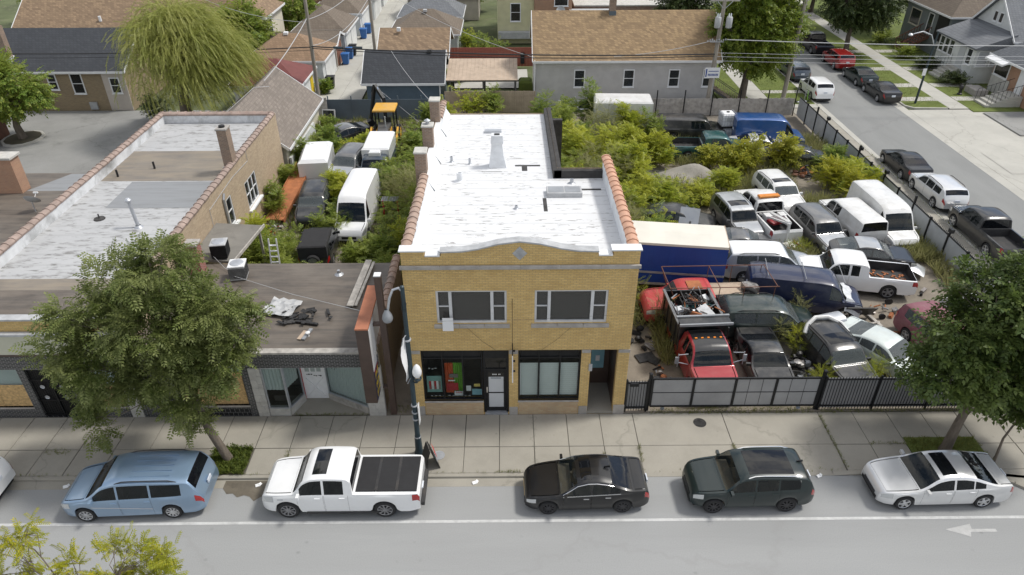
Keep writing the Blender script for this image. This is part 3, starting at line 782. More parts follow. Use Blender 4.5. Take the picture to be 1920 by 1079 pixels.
mat('curtain', (.62, .68, .68), .8, .06, 1, 0); mat('blind', (.80, .84, .84), .7, .05, 1, 0); mat('paper', (.72, .73, .74), .7, .05, 2, 0); mat('orange_cloth', (.62, .12, .035), .8, .1, 3, 0); mat('green_cloth', (.16, .40, .035), .8, .1, 3, 0); mat('red_cloth', (.45, .03, .035), .8, .1, 3, 0); mat('teal_poster', (.20, .36, .34), .6, .12, 2, 0); mat('room', (.22, .195, .17), .9, .3, 1, 0); mat('yellow_paper', (.65, .50, .14), .7, .05, 2, 0); mat('blue_paper', (.22, .42, .50), .7, .1, 3, 0)
mat('navy_sign', (.02, .025, .09), .45, .1, 1, 0); mat('sign_yellow', (.72, .52, .03), .5, .06, 2, 0); mat('bin_blue', (.03, .13, .38), .5, .1, 3, 0); mat('bin_black', (.02, .02, .022), .6, .2, 3, 0); mat('tarp_blue', (.010, .050, .26), .55, .10, .7, .1); mat('tarp_cream', (.66, .64, .57), .7, .06, .6, .05, dirt=(.48, .46, .40)); mat('plastic_white', (.74, .75, .76), .45, .04, 2, 0); mat('insulator', (.7, .74, .78), .3, .03, 2, 0); mat('orange', (.62, .22, .03), .5, .15, 3, 0); mat('scrap', (.24, .235, .23), .45, .6, 7, .3, metal=.5, dirt=(.20, .08, .03)); mat('scrap_dark', (.035, .034, .034), .5, .7, 8, .3, metal=.4); mat('wire', (.02, .02, .022), .6, 0, 1, 0); mat('wire_pale', (.45, .46, .47), .5, .05, 1, 0); mat('globe', (.75, .76, .77), .25, .02, 2, 0); mat('red_sign', (.50, .035, .035), .5, .1, 2, 0); mat('frp', (.5, .52, .54), .4, .05, 1, 0); mat('canvas', (.022, .022, .024), .9, .15, 3, .1); mat('film', (.62, .64, .66), .3, .2, 4, .5)
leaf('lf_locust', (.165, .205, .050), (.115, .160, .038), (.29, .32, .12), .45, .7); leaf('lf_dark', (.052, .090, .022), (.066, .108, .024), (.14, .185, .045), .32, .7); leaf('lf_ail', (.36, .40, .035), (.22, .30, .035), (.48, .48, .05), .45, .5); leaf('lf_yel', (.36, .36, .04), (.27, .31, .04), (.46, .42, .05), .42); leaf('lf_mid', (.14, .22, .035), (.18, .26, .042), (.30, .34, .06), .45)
leaf('lf_maple', (.11, .175, .022), (.15, .21, .028), (.23, .27, .035), .42); leaf('lf_willow', (.33, .36, .085), (.25, .29, .065), (.46, .46, .15), .45); leaf('lf_weed', (.20, .23, .07), (.27, .28, .10), (.36, .34, .16), .35); leaf('lf_ivy', (.07, .12, .02), (.11, .16, .03), (.17, .20, .04), .3); leaf('lf_grass', (.13, .17, .03), (.17, .20, .045), (.25, .25, .08), .35); leaf('lf_deep', (.035, .06, .018), (.05, .078, .022), (.08, .105, .03), .3); leaf('lf_yelloworange', (.54, .46, .02), (.36, .37, .03), (.30, .33, .03), .45)  # the darkest leaf green serves the dark background trees and hedges

# ---------------------------------------------------------------- ground, road, pavements
def sheet(name, x0, x1, y0, y1, z, m): return struct(name, MB().quad((x0, y0, z), (x1, y0, z), (x1, y1, z), (x0, y1, z)), m)
RZ = -.10
sheet('ground', -500, 500, -120, 700, -.16, 'yard')
sheet('main_road', -120, 120, -60, -3.45, RZ, 'asphalt_road')
sheet('side_street', 27.55, 35.1, -3.4, 400, RZ + .004, 'asphalt_side')
tag(MB().quad((-120, -5.56, RZ + .006), (120, -5.50, RZ + .006), (120, -5.38, RZ + .006), (-120, -5.44, RZ + .006)).o('lane_line', 'road_paint'), kind='structure')
struct('lane_arrow', MB().quad((15.5, -5.98, RZ + .006), (16.25, -6.30, RZ + .006), (16.35, -6.10, RZ + .006), (17.3, -6.10, RZ + .006), (17.3, -5.97, RZ + .006), (16.45, -5.97, RZ + .006), (16.5, -5.75, RZ + .006)), 'faded_paint')
pd = MB(); r0_ = random.Random(8); pts_ = [(-10.9 + 2.7 * (k / 12) , -3.87 - (.62 * math.sin(math.pi * k / 12) ** .6) * r0_.uniform(.55, 1)) for k in range(13)]
pd.quad(*([(a, b, RZ + .009) for a, b in pts_] + [(-8.2, -3.5, RZ + .009), (-10.9, -3.5, RZ + .009)])); struct('puddle', pd, 'mud')
struct('gutter', MB().box(-60, 4.0, -3.86, -3.45, -.3, RZ + .004), 'concrete')
# kerb along the main road, cut down at the yard entrance
kb = MB()
kb.bbox(-60, 3.9, -3.45, -3.27, -.3, .005, .02)
kb.bbox(13.7, 17.6, -3.45, -3.27, -.3, .005, .02)
kerb_pts = [(17.6, -3.45), (18.4, -3.6), (19.2, -4.0), (20.0, -4.7), (20.9, -5.2), (24, -5.3), (27.0, -4.9)]
for a, b in zip(kerb_pts[:-1], kerb_pts[1:]):
    kb.bar((a[0], a[1] + .09, -.145), (b[0] + .02, b[1] + .09, -.145), .18, .30)
kb.add([(3.9, -3.45, -.3), (5.2, -3.45, -.3), (3.9, -3.27, -.3), (5.2, -3.27, -.3), (3.9, -3.45, .005), (5.2, -3.45, RZ + .01), (3.9, -3.27, .005), (5.2, -3.27, -.03)], [(0, 1, 5, 4), (4, 5, 7, 6), (2, 6, 7, 3)])
kb.add([(12.5, -3.45, -.3), (13.7, -3.45, -.3), (12.5, -3.27, -.3), (13.7, -3.27, -.3), (12.5, -3.45, RZ + .01), (13.7, -3.45, .005), (12.5, -3.27, -.03), (13.7, -3.27, .005)], [(0, 1, 5, 4), (4, 5, 7, 6), (2, 6, 7, 3)])
struct('kerb', kb, 'concrete')
struct('sidewalk_corner', MB().prism([(16.4, -3.28)] + [(a, b + .18) for a, b in kerb_pts] + [(27.0, -.05), (23.6, -.05), (23.6, -3.28)], -.3, -.012), 'concrete')
# pavement slabs
sw = struct('sidewalk', MB().box(-60, 5.2, -3.28, .0, -.3, -.03).box(13.1, 24.7, -3.28, .0, -.3, -.03).box(5.2, 13.1, -1.9, .0, -.3, -.03), 'joint')
cuts = [5.2 - 1.405 * k for k in range(22)][::-1] + [9.0, 13.1, 14.55, 16.0, 17.45, 18.9, 20.4, 21.9, 23.4]
for i, (a, b) in enumerate(zip(cuts[:-1], cuts[1:])):
    for y0, y1 in ((-1.9, -.03), (-3.27, -1.9)):
        if y1 < -1 and (-11.9 < a < -10.4 or 16.0 <= a < 18.8): continue
        sl = MB(); g_ = random.uniform(.008, .016); dz = random.uniform(-.008, .004)
        if y1 < -1 and 5.1 < a < 13:
            x0, x1 = a + g_, b - g_; ys, ye = y1 - g_, -3.45
            sl.add([(x0, ye, RZ + .012), (x1, ye, RZ + .012), (x1, ys, dz), (x0, ys, dz), (x0, ye, -.3), (x1, ye, -.3), (x1, ys, -.3), (x0, ys, -.3)], [(0, 1, 2, 3), (0, 4, 5, 1), (1, 5, 6, 2), (2, 6, 7, 3), (3, 7, 4, 0)])
        else:
            sl.bbox(a + g_, b - g_, y0 + g_, y1 - g_, -.2, dz, .012)
        sl.o('slab', 'concrete', sw)
# side street pavement
sw2 = struct('side_sidewalk', MB().box(24.75, 27.4, -.05, 38.4, -.3, -.03), 'joint')
for k in range(25):
    a = .0 + k * 1.53
    MB().bbox(24.77, 27.38, a + .01, a + 1.52, -.2, random.uniform(-.008, .004), .012).o('slab', 'concrete', sw2)
struct('side_kerb', MB().bbox(27.4, 27.56, -4.6, 38.4, -.3, .005, .02).bbox(27.4, 27.56, 39.2, 200, -.3, .01, .02), 'concrete_light')
struct('far_kerb', MB().bbox(35.1, 35.28, 38.9, 200, -.3, .01, .02).bar((35.19, 38.9, -.14), (35.7, 38.25, -.14), .18, .3).bar((35.7, 38.25, -.14), (38.6, 38.1, -.14), .18, .3), 'concrete_light')
struct('street_gutter', MB().box(34.3, 35.09, -3, 200, -.3, RZ + .009).box(27.57, 28.0, -3, 200, -.3, RZ + .009), 'concrete_light')
struct('apron', MB().add([(35.1, -3, -.085), (60, -3, .0), (60, 37.9, .0), (35.1, 37.9, -.085)], [(0, 1, 2, 3)]), 'concrete_light')
struct('apron_lot', MB().quad((41, 31.5, .012), (70, 31.5, .012), (70, 36.9, .012), (41, 36.9, .012)), 'asphalt_lot')
struct('new_slab', MB().quad((36.0, 24.3, -.06), (44.5, 24.3, -.025), (44.5, 29.4, -.025), (37.2, 29.4, -.055), (36.0, 28.2, -.06)), 'concrete_light')
far_lawn = struct('parkway', MB().prism([(35.28, 39.0), (35.8, 38.36), (38.6, 38.22), (38.7, 38.3), (38.7, 200), (35.28, 200)], -.3, 0), 'lawn')
struct('front_lawn', MB().box(40.4, 52, 37.2, 200, -.3, 0), 'lawn')
fs = struct('far_sidewalk', MB().box(38.7, 40.4, 37.9, 200, -.3, -.03), 'joint')
for k in range(24):
    a = 37.95 + k * 1.6
    MB().bbox(38.72, 40.38, a + .01, a + 1.59, -.2, random.uniform(-.004, .006), .012).o('slab', 'concrete_light', fs)
for i, yy in enumerate((40.6, 44.6, 50.0, 56.6)):
    struct('front_walk', MB().box(40.42, 44.4, yy - .55, yy + .55, -.2, .012).box(35.3, 38.68, yy - .6, yy + .5, -.2, .012), 'concrete_light')
struct('near_lawn', MB().box(19.2, 21.9, 38.9, 200, -.3, 0).box(23.7, 27.4, 39.3, 200, -.3, 0), 'lawn')
nsw = struct('north_sidewalk', MB().box(21.9, 23.7, 38.4, 200, -.3, -.03), 'joint')
for k in range(14):
    a = 38.4 + k * 1.6
    MB().bbox(21.92, 23.68, a + .01, a + 1.59, -.2, random.uniform(-.004, .006), .012).o('slab', 'concrete_light', nsw)
struct('north_crossing', MB().box(23.7, 27.4, 38.4, 39.3, -.3, .0).box(23.72, 27.4, 42.4, 43.2, -.3, .01), 'concrete_light')
sheet('scrap_yard', 4.85, 24.75, .0, 37.5, -.02, 'dirt')
sheet('rear_yard', -15.5, -3.8, -.0, 36.4, -.02, 'dirt')
sheet('side_court', -80, -23, 15, 38.6, -.02, 'asphalt_lot')
al = struct('alley', MB().box(-17.35, -13.3, 36.4, 200, -.3, -.03), 'joint')
for k in range(16):
    a = 36.5 + k * 4.5
    for x0, x1 in ((-17.35, -15.35), (-15.33, -13.3)):
        MB().bbox(x0, x1, a + .01, a + 4.48, -.2, random.uniform(-.006, .004), .012).o('slab', 'concrete_light', al)
sheet('alley_apron', -13.28, -2, 36.3, 38.6, -.012, 'concrete_light')
sheet('garage_pads', -24, -17.37, 36.4, 120, -.014, 'concrete_light')
sheet('patio', -5.2, 2.0, 44.4, 50.5, -.01, 'concrete_light')
# ---------------------------------------------------------------- yellow two-storey building
def tile_mesh(nm, m, L=.49, W=.38):
    """clay saddle coping tile, ridged at its upper end"""
    mb = MB(); prof = [(-W / 2, -.10), (-W / 2 - .02, .0), (-W * .30, .085), (0, .115), (W * .30, .085), (W / 2 + .02, .0), (W / 2, -.10)]
    for y, s, dz in ((0, 1, 0), (L - .07, .96, -.008), (L - .07, 1.07, .022), (L + .015, 1.07, .022)):
        mb.v += [(x * s, y, z * s + dz) for x, z in prof]
    for i in range(3):
        for k in range(6): mb.f.append((i * 7 + k, i * 7 + k + 1, i * 7 + 8 + k, i * 7 + 7 + k))
    mb.f += [tuple(range(7))[::-1], tuple(range(21, 28))]
    return mb.mesh(nm, MATS[m], 50)
T_TERRA, T_OLD, T_RED = tile_mesh('coping_tile', 'tile_terra'), tile_mesh('coping_tile', 'tile_old'), tile_mesh('coping_tile', 'tile_red')
def tiles(parent, me, x, y0, y1, z0, z1, W=1):
    n = int(round((y1 - y0) / .5))
    for k in range(n):
        f = k / n
        o = put('coping_tile', me, parent, (x + random.uniform(-.012, .012), y0 + (y1 - y0) * f, z0 + (z1 - z0) * f), random.uniform(-.02, .02))
        o.scale.x = W
def windowset(parent, x0, x1, z0, z1, y, cols, fm='trim_grey', fw=.07, gm='house_glass', depth=.1, axis='x', rows=None, name='window', out=-1):
    """framed window; cols = list of (fraction edges, n rows)"""
    P = (lambda mb, a, b, c, d, p, q: mb.box(a, b, min(y - out * p, y - out * q), max(y - out * p, y - out * q), c, d)) if axis == 'x' else (lambda mb, a, b, c, d, p, q: mb.box(min(y - out * p, y - out * q), max(y - out * p, y - out * q), a, b, c, d))
    fr = MB()
    P(fr, x0, x1, z0, z0 + fw, 0, depth); P(fr, x0, x1, z1 - fw, z1, 0, depth); P(fr, x0, x0 + fw, z0 + fw, z1 - fw, 0, depth); P(fr, x1 - fw, x1, z0 + fw, z1 - fw, 0, depth)
    edges = [c[0] for c in cols] + [1.0]
    for e in edges[1:-1]:
        xm = x0 + (x1 - x0) * e; P(fr, xm - fw * .7, xm + fw * .7, z0 + fw, z1 - fw, .01, depth)
    W = fr.o(name, fm, parent)
    panes = []
    for i, (e, n) in enumerate(cols):
        a = x0 + (x1 - x0) * e + fw * .8; b = x0 + (x1 - x0) * edges[i + 1] - fw * .8
        for k in range(n):
            c = z0 + fw + (z1 - z0 - 2 * fw) * k / n; d = z0 + fw + (z1 - z0 - 2 * fw) * (k + 1) / n
            if k < n - 1:
                ml = MB(); P(ml, a, b, d - .02, d + .02, .02, depth); ml.o('meeting_rail', fm, W)
            pb = MB(); P(pb, a, b, c + .02 * (k > 0), d - .02 * (k < n - 1), depth * .6, depth * .6 + .008); panes.append(pb.o('pane', gm, W))
    return W
B = thing('yellow_brick_building', 'two-storey yellow brick corner shop building with white flat roof', 'building', (.43, 0, 0), 0, None, True)
XL, XR = -3.95, 4.82
holes = [(-2.78, -.08, 4.74, 6.27), (.98, 3.78, 4.74, 6.27), (-3.55, -1.08, .74, 3.42), (-1.08, -.02, .05, 3.42), (.36, 2.9, .74, 3.42), (3.28, 4.36, -.02, 3.42)]
holed(MB(), XL, XR, -.1, 7.3, holes, 0, .3).o('front_wall', 'yellow_brick', B)
xq = lambda px: -3.98 + (px - 748) * .01957
out = [(XL, 7.3), (XR, 7.3), (XR, 7.98), (xq(1148), 7.98), (xq(1148), 7.80), (xq(1118), 7.80), (xq(1118), 7.93), (xq(1080), 7.96), (xq(1050), 8.06), (xq(1010), 8.26), (xq(972), 8.36), (xq(932), 8.26), (xq(895), 8.06), (xq(865), 7.96), (xq(825), 7.93), (xq(825), 7.80), (xq(793), 7.80), (xq(793), 7.98), (XL, 7.98)]
MB().xprism(out, .0, .3).o('parapet_gable', 'yellow_brick', B)
MB().box(XL, XR, .3, .34, 6.9, 7.8).o('parapet_back', 'parapet_white', B)
def copingrun(pts, m, h=.06, y0=-.04, y1=.335):
    for (a, za), (b, zb_) in zip(pts[:-1], pts[1:]):
        MB().add([(a, y0, za + .002), (b, y0, zb_ + .002), (b, y1, zb_ + .002), (a, y1, za + .002), (a, y0, za + h), (b, y0, zb_ + h), (b, y1, zb_ + h), (a, y1, za + h)], [(0, 3, 2, 1), (4, 5, 6, 7), (0, 1, 5, 4), (1, 2, 6, 5), (2, 3, 7, 6), (3, 0, 4, 7)]).o('coping_stone', m, B)
copingrun([(xq(823), 7.93), (xq(865), 7.96)], 'coping_grey'); copingrun([(xq(865), 7.96), (xq(895), 8.06), (xq(932), 8.26), (xq(972), 8.36)], 'coping_grey'); copingrun([(xq(972), 8.36), (xq(1010), 8.26), (xq(1050), 8.06), (xq(1080), 7.96)], 'coping_grey'); copingrun([(xq(1080), 7.96), (xq(1120), 7.93)], 'coping_grey')
copingrun([(xq(795), 7.78), (xq(823), 7.78)], 'parapet_white', .06); copingrun([(xq(1120), 7.78), (xq(1146), 7.78)], 'parapet_white', .06)
copingrun([(XL - .06, 7.98), (xq(797), 7.98)], 'parapet_white', .05, -.04, .40); copingrun([(xq(1144), 7.98), (XR + .06, 7.98)], 'parapet_white', .055, -.04, .40)
for k in range(6):
    a = XL - .07 + (XR - XL + .14) * k / 6
    MB().bbox(a, a + (XR - XL + .14) / 6 - .006, -.10, -.002, 7.26, 7.41, .02).o('cornice_block', 'stone', B)
for k in range(96):
    a = XL + (XR - XL) * k / 96
    if k % 2: MB().box(a, a + (XR - XL) / 96, -.022, -.002, 7.14, 7.255).o('dentil_brick', 'yellow_brick', B)
MB().add([(xq(972), -.03, 7.62), (xq(972) + .26, -.03, 7.89), (xq(972), -.03, 8.16), (xq(972) - .26, -.03, 7.89), (xq(972), .0, 7.60), (xq(972) + .28, .0, 7.89), (xq(972), .0, 8.18), (xq(972) - .28, .0, 7.89)], [(0, 1, 2, 3), (0, 4, 5, 1), (1, 5, 6, 2), (2, 6, 7, 3), (3, 7, 4, 0)]).o('stone_diamond', 'coping_grey', B)
for a, b in ((-2.78, -.08), (.98, 3.78)):
    windowset(B, a, b, 4.74, 6.27, .06, [(0, 2), (.2, 1), (.79, 2)], 'trim_pale', .085, 'reflection_glass', .12)
    d = (b - a + .24) / 3
    for k in range(3):
        MB().bbox(a - .12 + d * k, a - .12 + d * (k + 1) - .012, -.09, .04, 4.58, 4.735, .02).o('sill_block', 'stone', B)
# rooms behind the glass so that the panes have depth
rm = MB()
for a, b, c, d, e in ((-2.9, .05, 4.6, 6.4, 2.2), (.9, 3.9, 4.6, 6.4, 2.2), (-3.7, .1, .1, 3.5, 3.0), (.25, 2.98, .1, 3.5, 1.2)):
    rm.quad((a, e, c), (b, e, c), (b, e, d), (a, e, d)); rm.quad((a, .31, c), (b, .31, c), (b, e, c), (a, e, c)); rm.quad((a, .31, c), (a, e, c), (a, e, d), (a, .31, d)); rm.quad((b, .31, c), (b, e, c), (b, e, d), (b, .31, d)); rm.quad((a, .31, d), (b, .31, d), (b, e, d), (a, e, d))
rm.o('interior', 'room', B)
MB().box(-2.45, -2.38, 1.0, 1.02, 4.8, 6.2).o('curtain', 'curtain', B)
tag(MB().obox((-2.36, -.13, 4.80), (.42, .02, .58), rx=R(-5)).o('white_board', 'paper'), 'blank white board propped on the left upstairs window sill', 'board')
def storefront(x0, x1, xm, zb_, extra):
    fr = MB(); y0, y1 = .08, .17
    fr.box(x0, x1, y0, y1, 3.32, 3.42); fr.box(x0, x1, y0, y1, zb_, zb_ + .09); fr.box(x0, x0 + .07, y0, y1, zb_ + .09, 3.32); fr.box(x1 - .07, x1, y0, y1, zb_ + .09, 3.32); fr.box(x0 + .07, x1 - .07, y0, y1, 2.93, 3.0)
    for q in xm: fr.box(q - .03, q + .03, y0 - .01, y1, zb_ + .09, 3.32)
    F = fr.o('shop_window', 'iron', B)
    e = [x0 + .07] + list(xm) + [x1 - .07]
    for a, b in zip(e[:-1], e[1:]):
        MB().box(a + .03, b - .03, .12, .13, zb_ + .09, 2.93).o('pane', 'shop_glass', F)
        MB().box(a + .03, b - .03, .12, .13, 3.0, 3.32).o('transom_panel', 'iron', F)
    return F
storefront(-3.55, -1.08, (-2.72, -1.90), .74, None)
storefront(.36, 2.9, (1.21, 2.06), .74, None)
for a, b in ((-3.52, -1.10), (.38, 2.88)): 
    MB().box(a, b, -.018, .28, -.08, .655).o('bulkhead', 'beige_brick', B); MB().bbox(a - .03, b + .02, -.03, .08, .66, .74, .01).o('bulkhead_sill', 'stone', B)
D = MB(); D.box(-1.07, -.97, .06, .18, .06, 3.42); D.box(-.13, -.03, .06, .18, .06, 3.42); D.box(-.97, -.13, .06, .18, 2.30, 2.42); D.box(-.97, -.13, .06, .18, 2.98, 3.42)
D = D.o('door_frame', 'iron', B)
MB().box(-.97, -.13, .10, .11, 2.42, 2.98).o('transom_pane', 'car_glass_dark', D)
dl = MB(); dl.box(-.96, -.14, .09, .14, .12, .30); dl.box(-.96, -.86, .09, .14, .30, 2.28); dl.box(-.24, -.14, .09, .14, .30, 2.28); dl.box(-.86, -.24, .09, .14, 2.20, 2.28); dl.box(-.86, -.24, .09, .14, 1.08, 1.13)
dl = dl.o('shop_door', 'iron', B)
MB().box(-.86, -.24, .11, .12, 1.13, 1.95).o('paper_sheet', 'frp', dl); MB().box(-.86, -.24, .11, .12, .30, 1.08).o('paper_sheet', 'frp', dl); MB().box(-.86, -.24, .11, .12, 1.95, 2.20).o('door_pane', 'car_glass_dark', dl)
lt = MB()
for k in range(7):
    if k != 4: lt.box(-.70 + k * .05, -.665 + k * .05, .104, .109, 2.06, 2.11)
lt.o('door_lettering', 'paper', dl)
lt = MB()
for k in range(11): lt.box(-.76 + k * .038, -.73 + k * .038, .104, .109, 1.86, 1.91)
lt.o('door_lettering', 'blue_metal', dl)
MB().box(-.95, -.90, .05, .09, 1.15, 1.45).o('door_handle', 'chrome', dl)
MB().box(-1.03, -.07, -.04, .3, -.02, .06).o('threshold', 'galv', B)
# goods and posters in the left shop window
g = thing('window_poster', 'pale green poster of a group of people in the left shop window', 'poster', (-3.1, .2, .9), ws=True)
MB().box(-3.42, -2.80, .19, .20, 1.08, 1.95).o('sheet', 'teal_poster', g)
for k, (dx, m) in enumerate(((-.19, 'red_cloth'), (-.09, 'paper'), (.02, 'red_cloth'), (.11, 'paper'), (.2, 'room'))):
    f = MB(); cx = -3.10 + dx; f.box(cx - .045, cx + .045, .182, .188, 1.42, 1.68); f.box(cx - .04, cx - .005, .182, .188, 1.24, 1.42); f.box(cx + .005, cx + .04, .182, .188, 1.24, 1.42); f.o('figure', m, g)
for nm, lb, m, a, b, c, d in (('hanging_cloth', 'orange cloth hanging inside the left shop window', 'orange_cloth', -2.66, -2.32, .95, 2.55), ('hanging_cloth', 'bright green cloth hanging beside the orange one', 'green_cloth', -2.31, -1.93, .95, 2.55)):
    mb = MB(); n = 14
    for k in range(n):
        x0_, x1_ = a + (b - a) * k / n, a + (b - a) * (k + 1) / n; y0_, y1_ = .30 + .03 * math.sin(k * 1.9), .30 + .03 * math.sin((k + 1) * 1.9)
        mb.quad((x0_, y0_, c), (x1_, y1_, c), (x1_, y1_, d), (x0_, y0_, d))
    tag(mb.o(nm, m, None, True), lb, 'cloth')
for nm, lb, m, a, b, c, d, yy in (('shirt', 'red shirt displayed low in front of the green cloth', 'red_cloth', -2.62, -2.13, 1.12, 1.52, .24), ('paper_sign', 'white paper sign with red print low in the shop window', 'paper', -2.30, -1.94, .86, 1.10, .2), ('paper_sign', 'small white notice in the third shop pane', 'paper', -1.80, -1.60, 1.12, 1.40, .2), ('paper_sign', 'yellow card above the pale blue poster', 'yellow_paper', -1.48, -1.22, 1.35, 1.50, .2), ('paper_sign', 'pale blue poster at the foot of the third shop pane', 'blue_paper', -1.56, -1.13, .90, 1.22, .2), ('price_strip', 'dark square card hung on the cloths', 'room', -2.48, -2.12, 1.80, 2.0, .25), ('price_strip', 'long white price strip over the red shirt', 'paper', -2.54, -2.26, 1.62, 1.68, .24)):
    o = tag(MB().box(a, b, yy, yy + .012, c, d).o(nm, m), lb, 'sign' if 'sign' in nm or 'strip' in nm else 'shirt')
    if lb.startswith('white paper sign'):
        q = MB()
        for k in range(6): q.box(a + .05 + k * .045, a + .08 + k * .045, yy - .004, yy - .001, d - .09, d - .03)
        q.o('lettering', 'red_sign', o)
lg = MB()
for k in range(10): lg.box(-3.3 + k * .17 + (.06 if k > 3 else 0), -3.22 + k * .17 + (.06 if k > 3 else 0), .2, .21, .85, .875)
for k in range(3): lg.box(-3.32 + k * .13, -3.24 + k * .13, .2, .21, 2.33 - .03 * (k == 1), 2.36 - .03 * (k == 1))
tag(lg.o('window_lights', 'globe'), 'string of small white lights along the shop window', 'lights', kind=None)
for k, (a, b) in enumerate(((.44, 1.17), (1.25, 2.02), (2.10, 2.82))):
    mb = MB()
    for j in range(16): 
        z = .86 + j * .108; mb.quad((a, .226, z), (b, .226, z), (b, .222, z + .108), (a, .222, z + .108))
    tag(mb.o('window_blind', 'blind'), ['white blind drawn in the left pane of the right shop window', 'white blind drawn in the middle pane of the right shop window', 'white blind drawn in the right pane of the right shop window'][k], 'blind', 'blinds in the right shop window')
# recessed entry
e = MB(); e.quad((3.28, .3, 0), (3.28, 1.9, 0), (3.28, 1.9, 3.42), (3.28, .3, 3.42)); e.quad((4.36, .3, 0), (4.36, 1.9, 0), (4.36, 1.9, 3.42), (4.36, .3, 3.42)); e.quad((3.28, .3, 3.42), (4.36, .3, 3.42), (4.36, 1.9, 3.42), (3.28, 1.9, 3.42)); e.o('entry_wall', 'brown_metal', B)
MB().box(3.28, 4.36, .0, 1.9, -.02, .10).o('entry_floor', 'concrete', B)
ed = MB().box(3.28, 4.36, 1.84, 1.9, .1, 3.4).o('entry_door', 'brown_metal', B)
MB().box(3.56, 4.12, 1.80, 1.838, 1.0, 2.15).o('door_pane', 'blue_paper', ed); MB().box(3.75, 3.93, 1.78, 1.798, 1.4, 1.7).o('notice', 'paper', ed)
MB().box(3.22, 3.36, -.05, -.005, 2.35, 2.7).o('mailbox', 'trim_grey', B)
for a, b, c, d in ((XL - .02, -3.56, -.08, .46), (-.01, .35, -.08, .40), (2.91, 3.27, -.08, .42), (4.37, XR + .02, -.08, .48), (-.01, .35, 3.24, 3.43), (2.91, 3.27, 3.28, 3.43), (4.37, XR + .02, 3.28, 3.43), (XL - .02, -3.56, 3.28, 3.43)):
    MB().bbox(a, b, -.035, -.002, c, d, .008).o('stone_block', 'stone', B)
# shell, roof and parapets
YB = 18.9; zr = lambda y: 7.05 - .033 * y
sh = MB()
sh.quad((XL, .3, 0), (XL, YB, 0), (XL, YB, 7.3), (XL, .3, 7.75)); sh.quad((XR, .0, -.1), (XR, 9.25, -.1), (XR, 9.25, 7.6), (XR, .0, 7.3)); sh.quad((XL, 0, -.1), (XL, .3, -.1), (XL, .3, 7.3), (XL, 0, 7.3))
sh.quad((2.35, 9.25, 0), (2.35, YB, 0), (2.35, YB, 6.9), (2.35, 9.25, 7.2)); sh.quad((2.35, 9.25, 0), (XR, 9.25, 0), (XR, 9.25, 7.2), (2.35, 9.25, 7.2)); sh.quad((XL, YB, 0), (2.35, YB, 0), (2.35, YB, 6.5), (XL, YB, 6.5))
sh.o('side_wall', 'common_brick', B)
rf = MB(); ny = 10
rf.quad((XL + .3, .34, zr(.3)), (XR - .3, .34, zr(.3)), (XR - .3, 9.1, zr(9.1)), (XL + .3, 9.1, zr(9.1))); rf.quad((XL + .3, 9.1, zr(9.1)), (2.2, 9.1, zr(9.1)), (2.2, YB, zr(YB)), (XL + .3, YB, zr(YB)))
rf.o('roof', 'white_roof', B)
pl = MB()
pl.add([(XL, .3, 6.6), (XL + .3, .3, 6.6), (XL + .3, YB, 6.0), (XL, YB, 6.0), (XL, .3, 7.86), (XL + .3, .3, 7.86), (XL + .3, YB, 7.18), (XL, YB, 7.18)], [(4, 5, 6, 7), (1, 2, 6, 5), (2, 3, 7, 6)])
pl.add([(XL + .3, .35, zr(.3) + .42), (XL + .52, .35, zr(.3) + .01), (XL + .52, YB, zr(YB) + .01), (XL + .3, YB, zr(YB) + .36)], [(0, 1, 2, 3)])
pl.add([(XR - .3, .3, 6.6), (XR, .3, 6.6), (XR, 9.25, 6.6), (XR - .3, 9.25, 6.6), (XR - .3, .3, 7.82), (XR, .3, 7.82), (XR, 9.25, 7.70), (XR - .3, 9.25, 7.70)], [(4, 5, 6, 7), (0, 3, 7, 4), (2, 3, 7, 6)])
pl.o('parapet', 'parapet_white', B)
tp = MB(); tp.box(2.2, XR - .3, 9.0, 9.28, 6.5, 7.14); tp.add([(2.15, 9.0, 6.5), (2.55, 9.0, 6.5), (2.55, YB, 6.2), (2.15, YB, 6.2), (2.15, 9.0, 7.16), (2.55, 9.0, 7.2), (2.55, YB, 6.85), (2.15, YB, 6.8)], [(4, 5, 6, 7), (0, 3, 7, 4), (0, 1, 5, 4), (2, 3, 7, 6), (1, 2, 6, 5)])
tp.o('tarred_parapet', 'tar', B)
tiles(B, T_TERRA, XR - .15, .45, 9.2, 7.86, 7.74, 1.05)
tiles(B, T_OLD, XL + .15, .45, 7.3, 7.9, 7.66, .95); tiles(B, T_OLD, XL + .15, 15.9, 18.7, 7.33, 7.24, .95)
for i, (yy, hh, w1, w2) in enumerate(((7.75, 8.55, .52, .62), (11.2, 8.5, .5, .55), (15.2, 8.45, .5, .6))):
    ch = MB().box(XL - .28, XL + .24, yy, yy + w2, 6.3, hh).o('chimney', 'stack_brick', B)
    MB().bbox(XL - .32, XL + .28, yy - .04, yy + w2 + .04, hh + .002, hh + .09, .03).o('chimney_cap', 'stone_light', ch)
    if i == 1: MB().lathe([(.09, 0), (.09, .16), (.17, .17), (.02, .26), (0, .26)], 12, (XL - .02, yy + .3, hh + .09)).o('flue_cap', 'galv', ch)
    MB().add([(XL + .25, yy - .1, zr(yy) + .5), (XL + .6, yy - .2, zr(yy) + .01), (XL + .6, yy + w2 + .2, zr(yy) + .01), (XL + .25, yy + w2 + .1, zr(yy) + .5)], [(0, 1, 2, 3)]).o('flashing', 'parapet_white', ch)
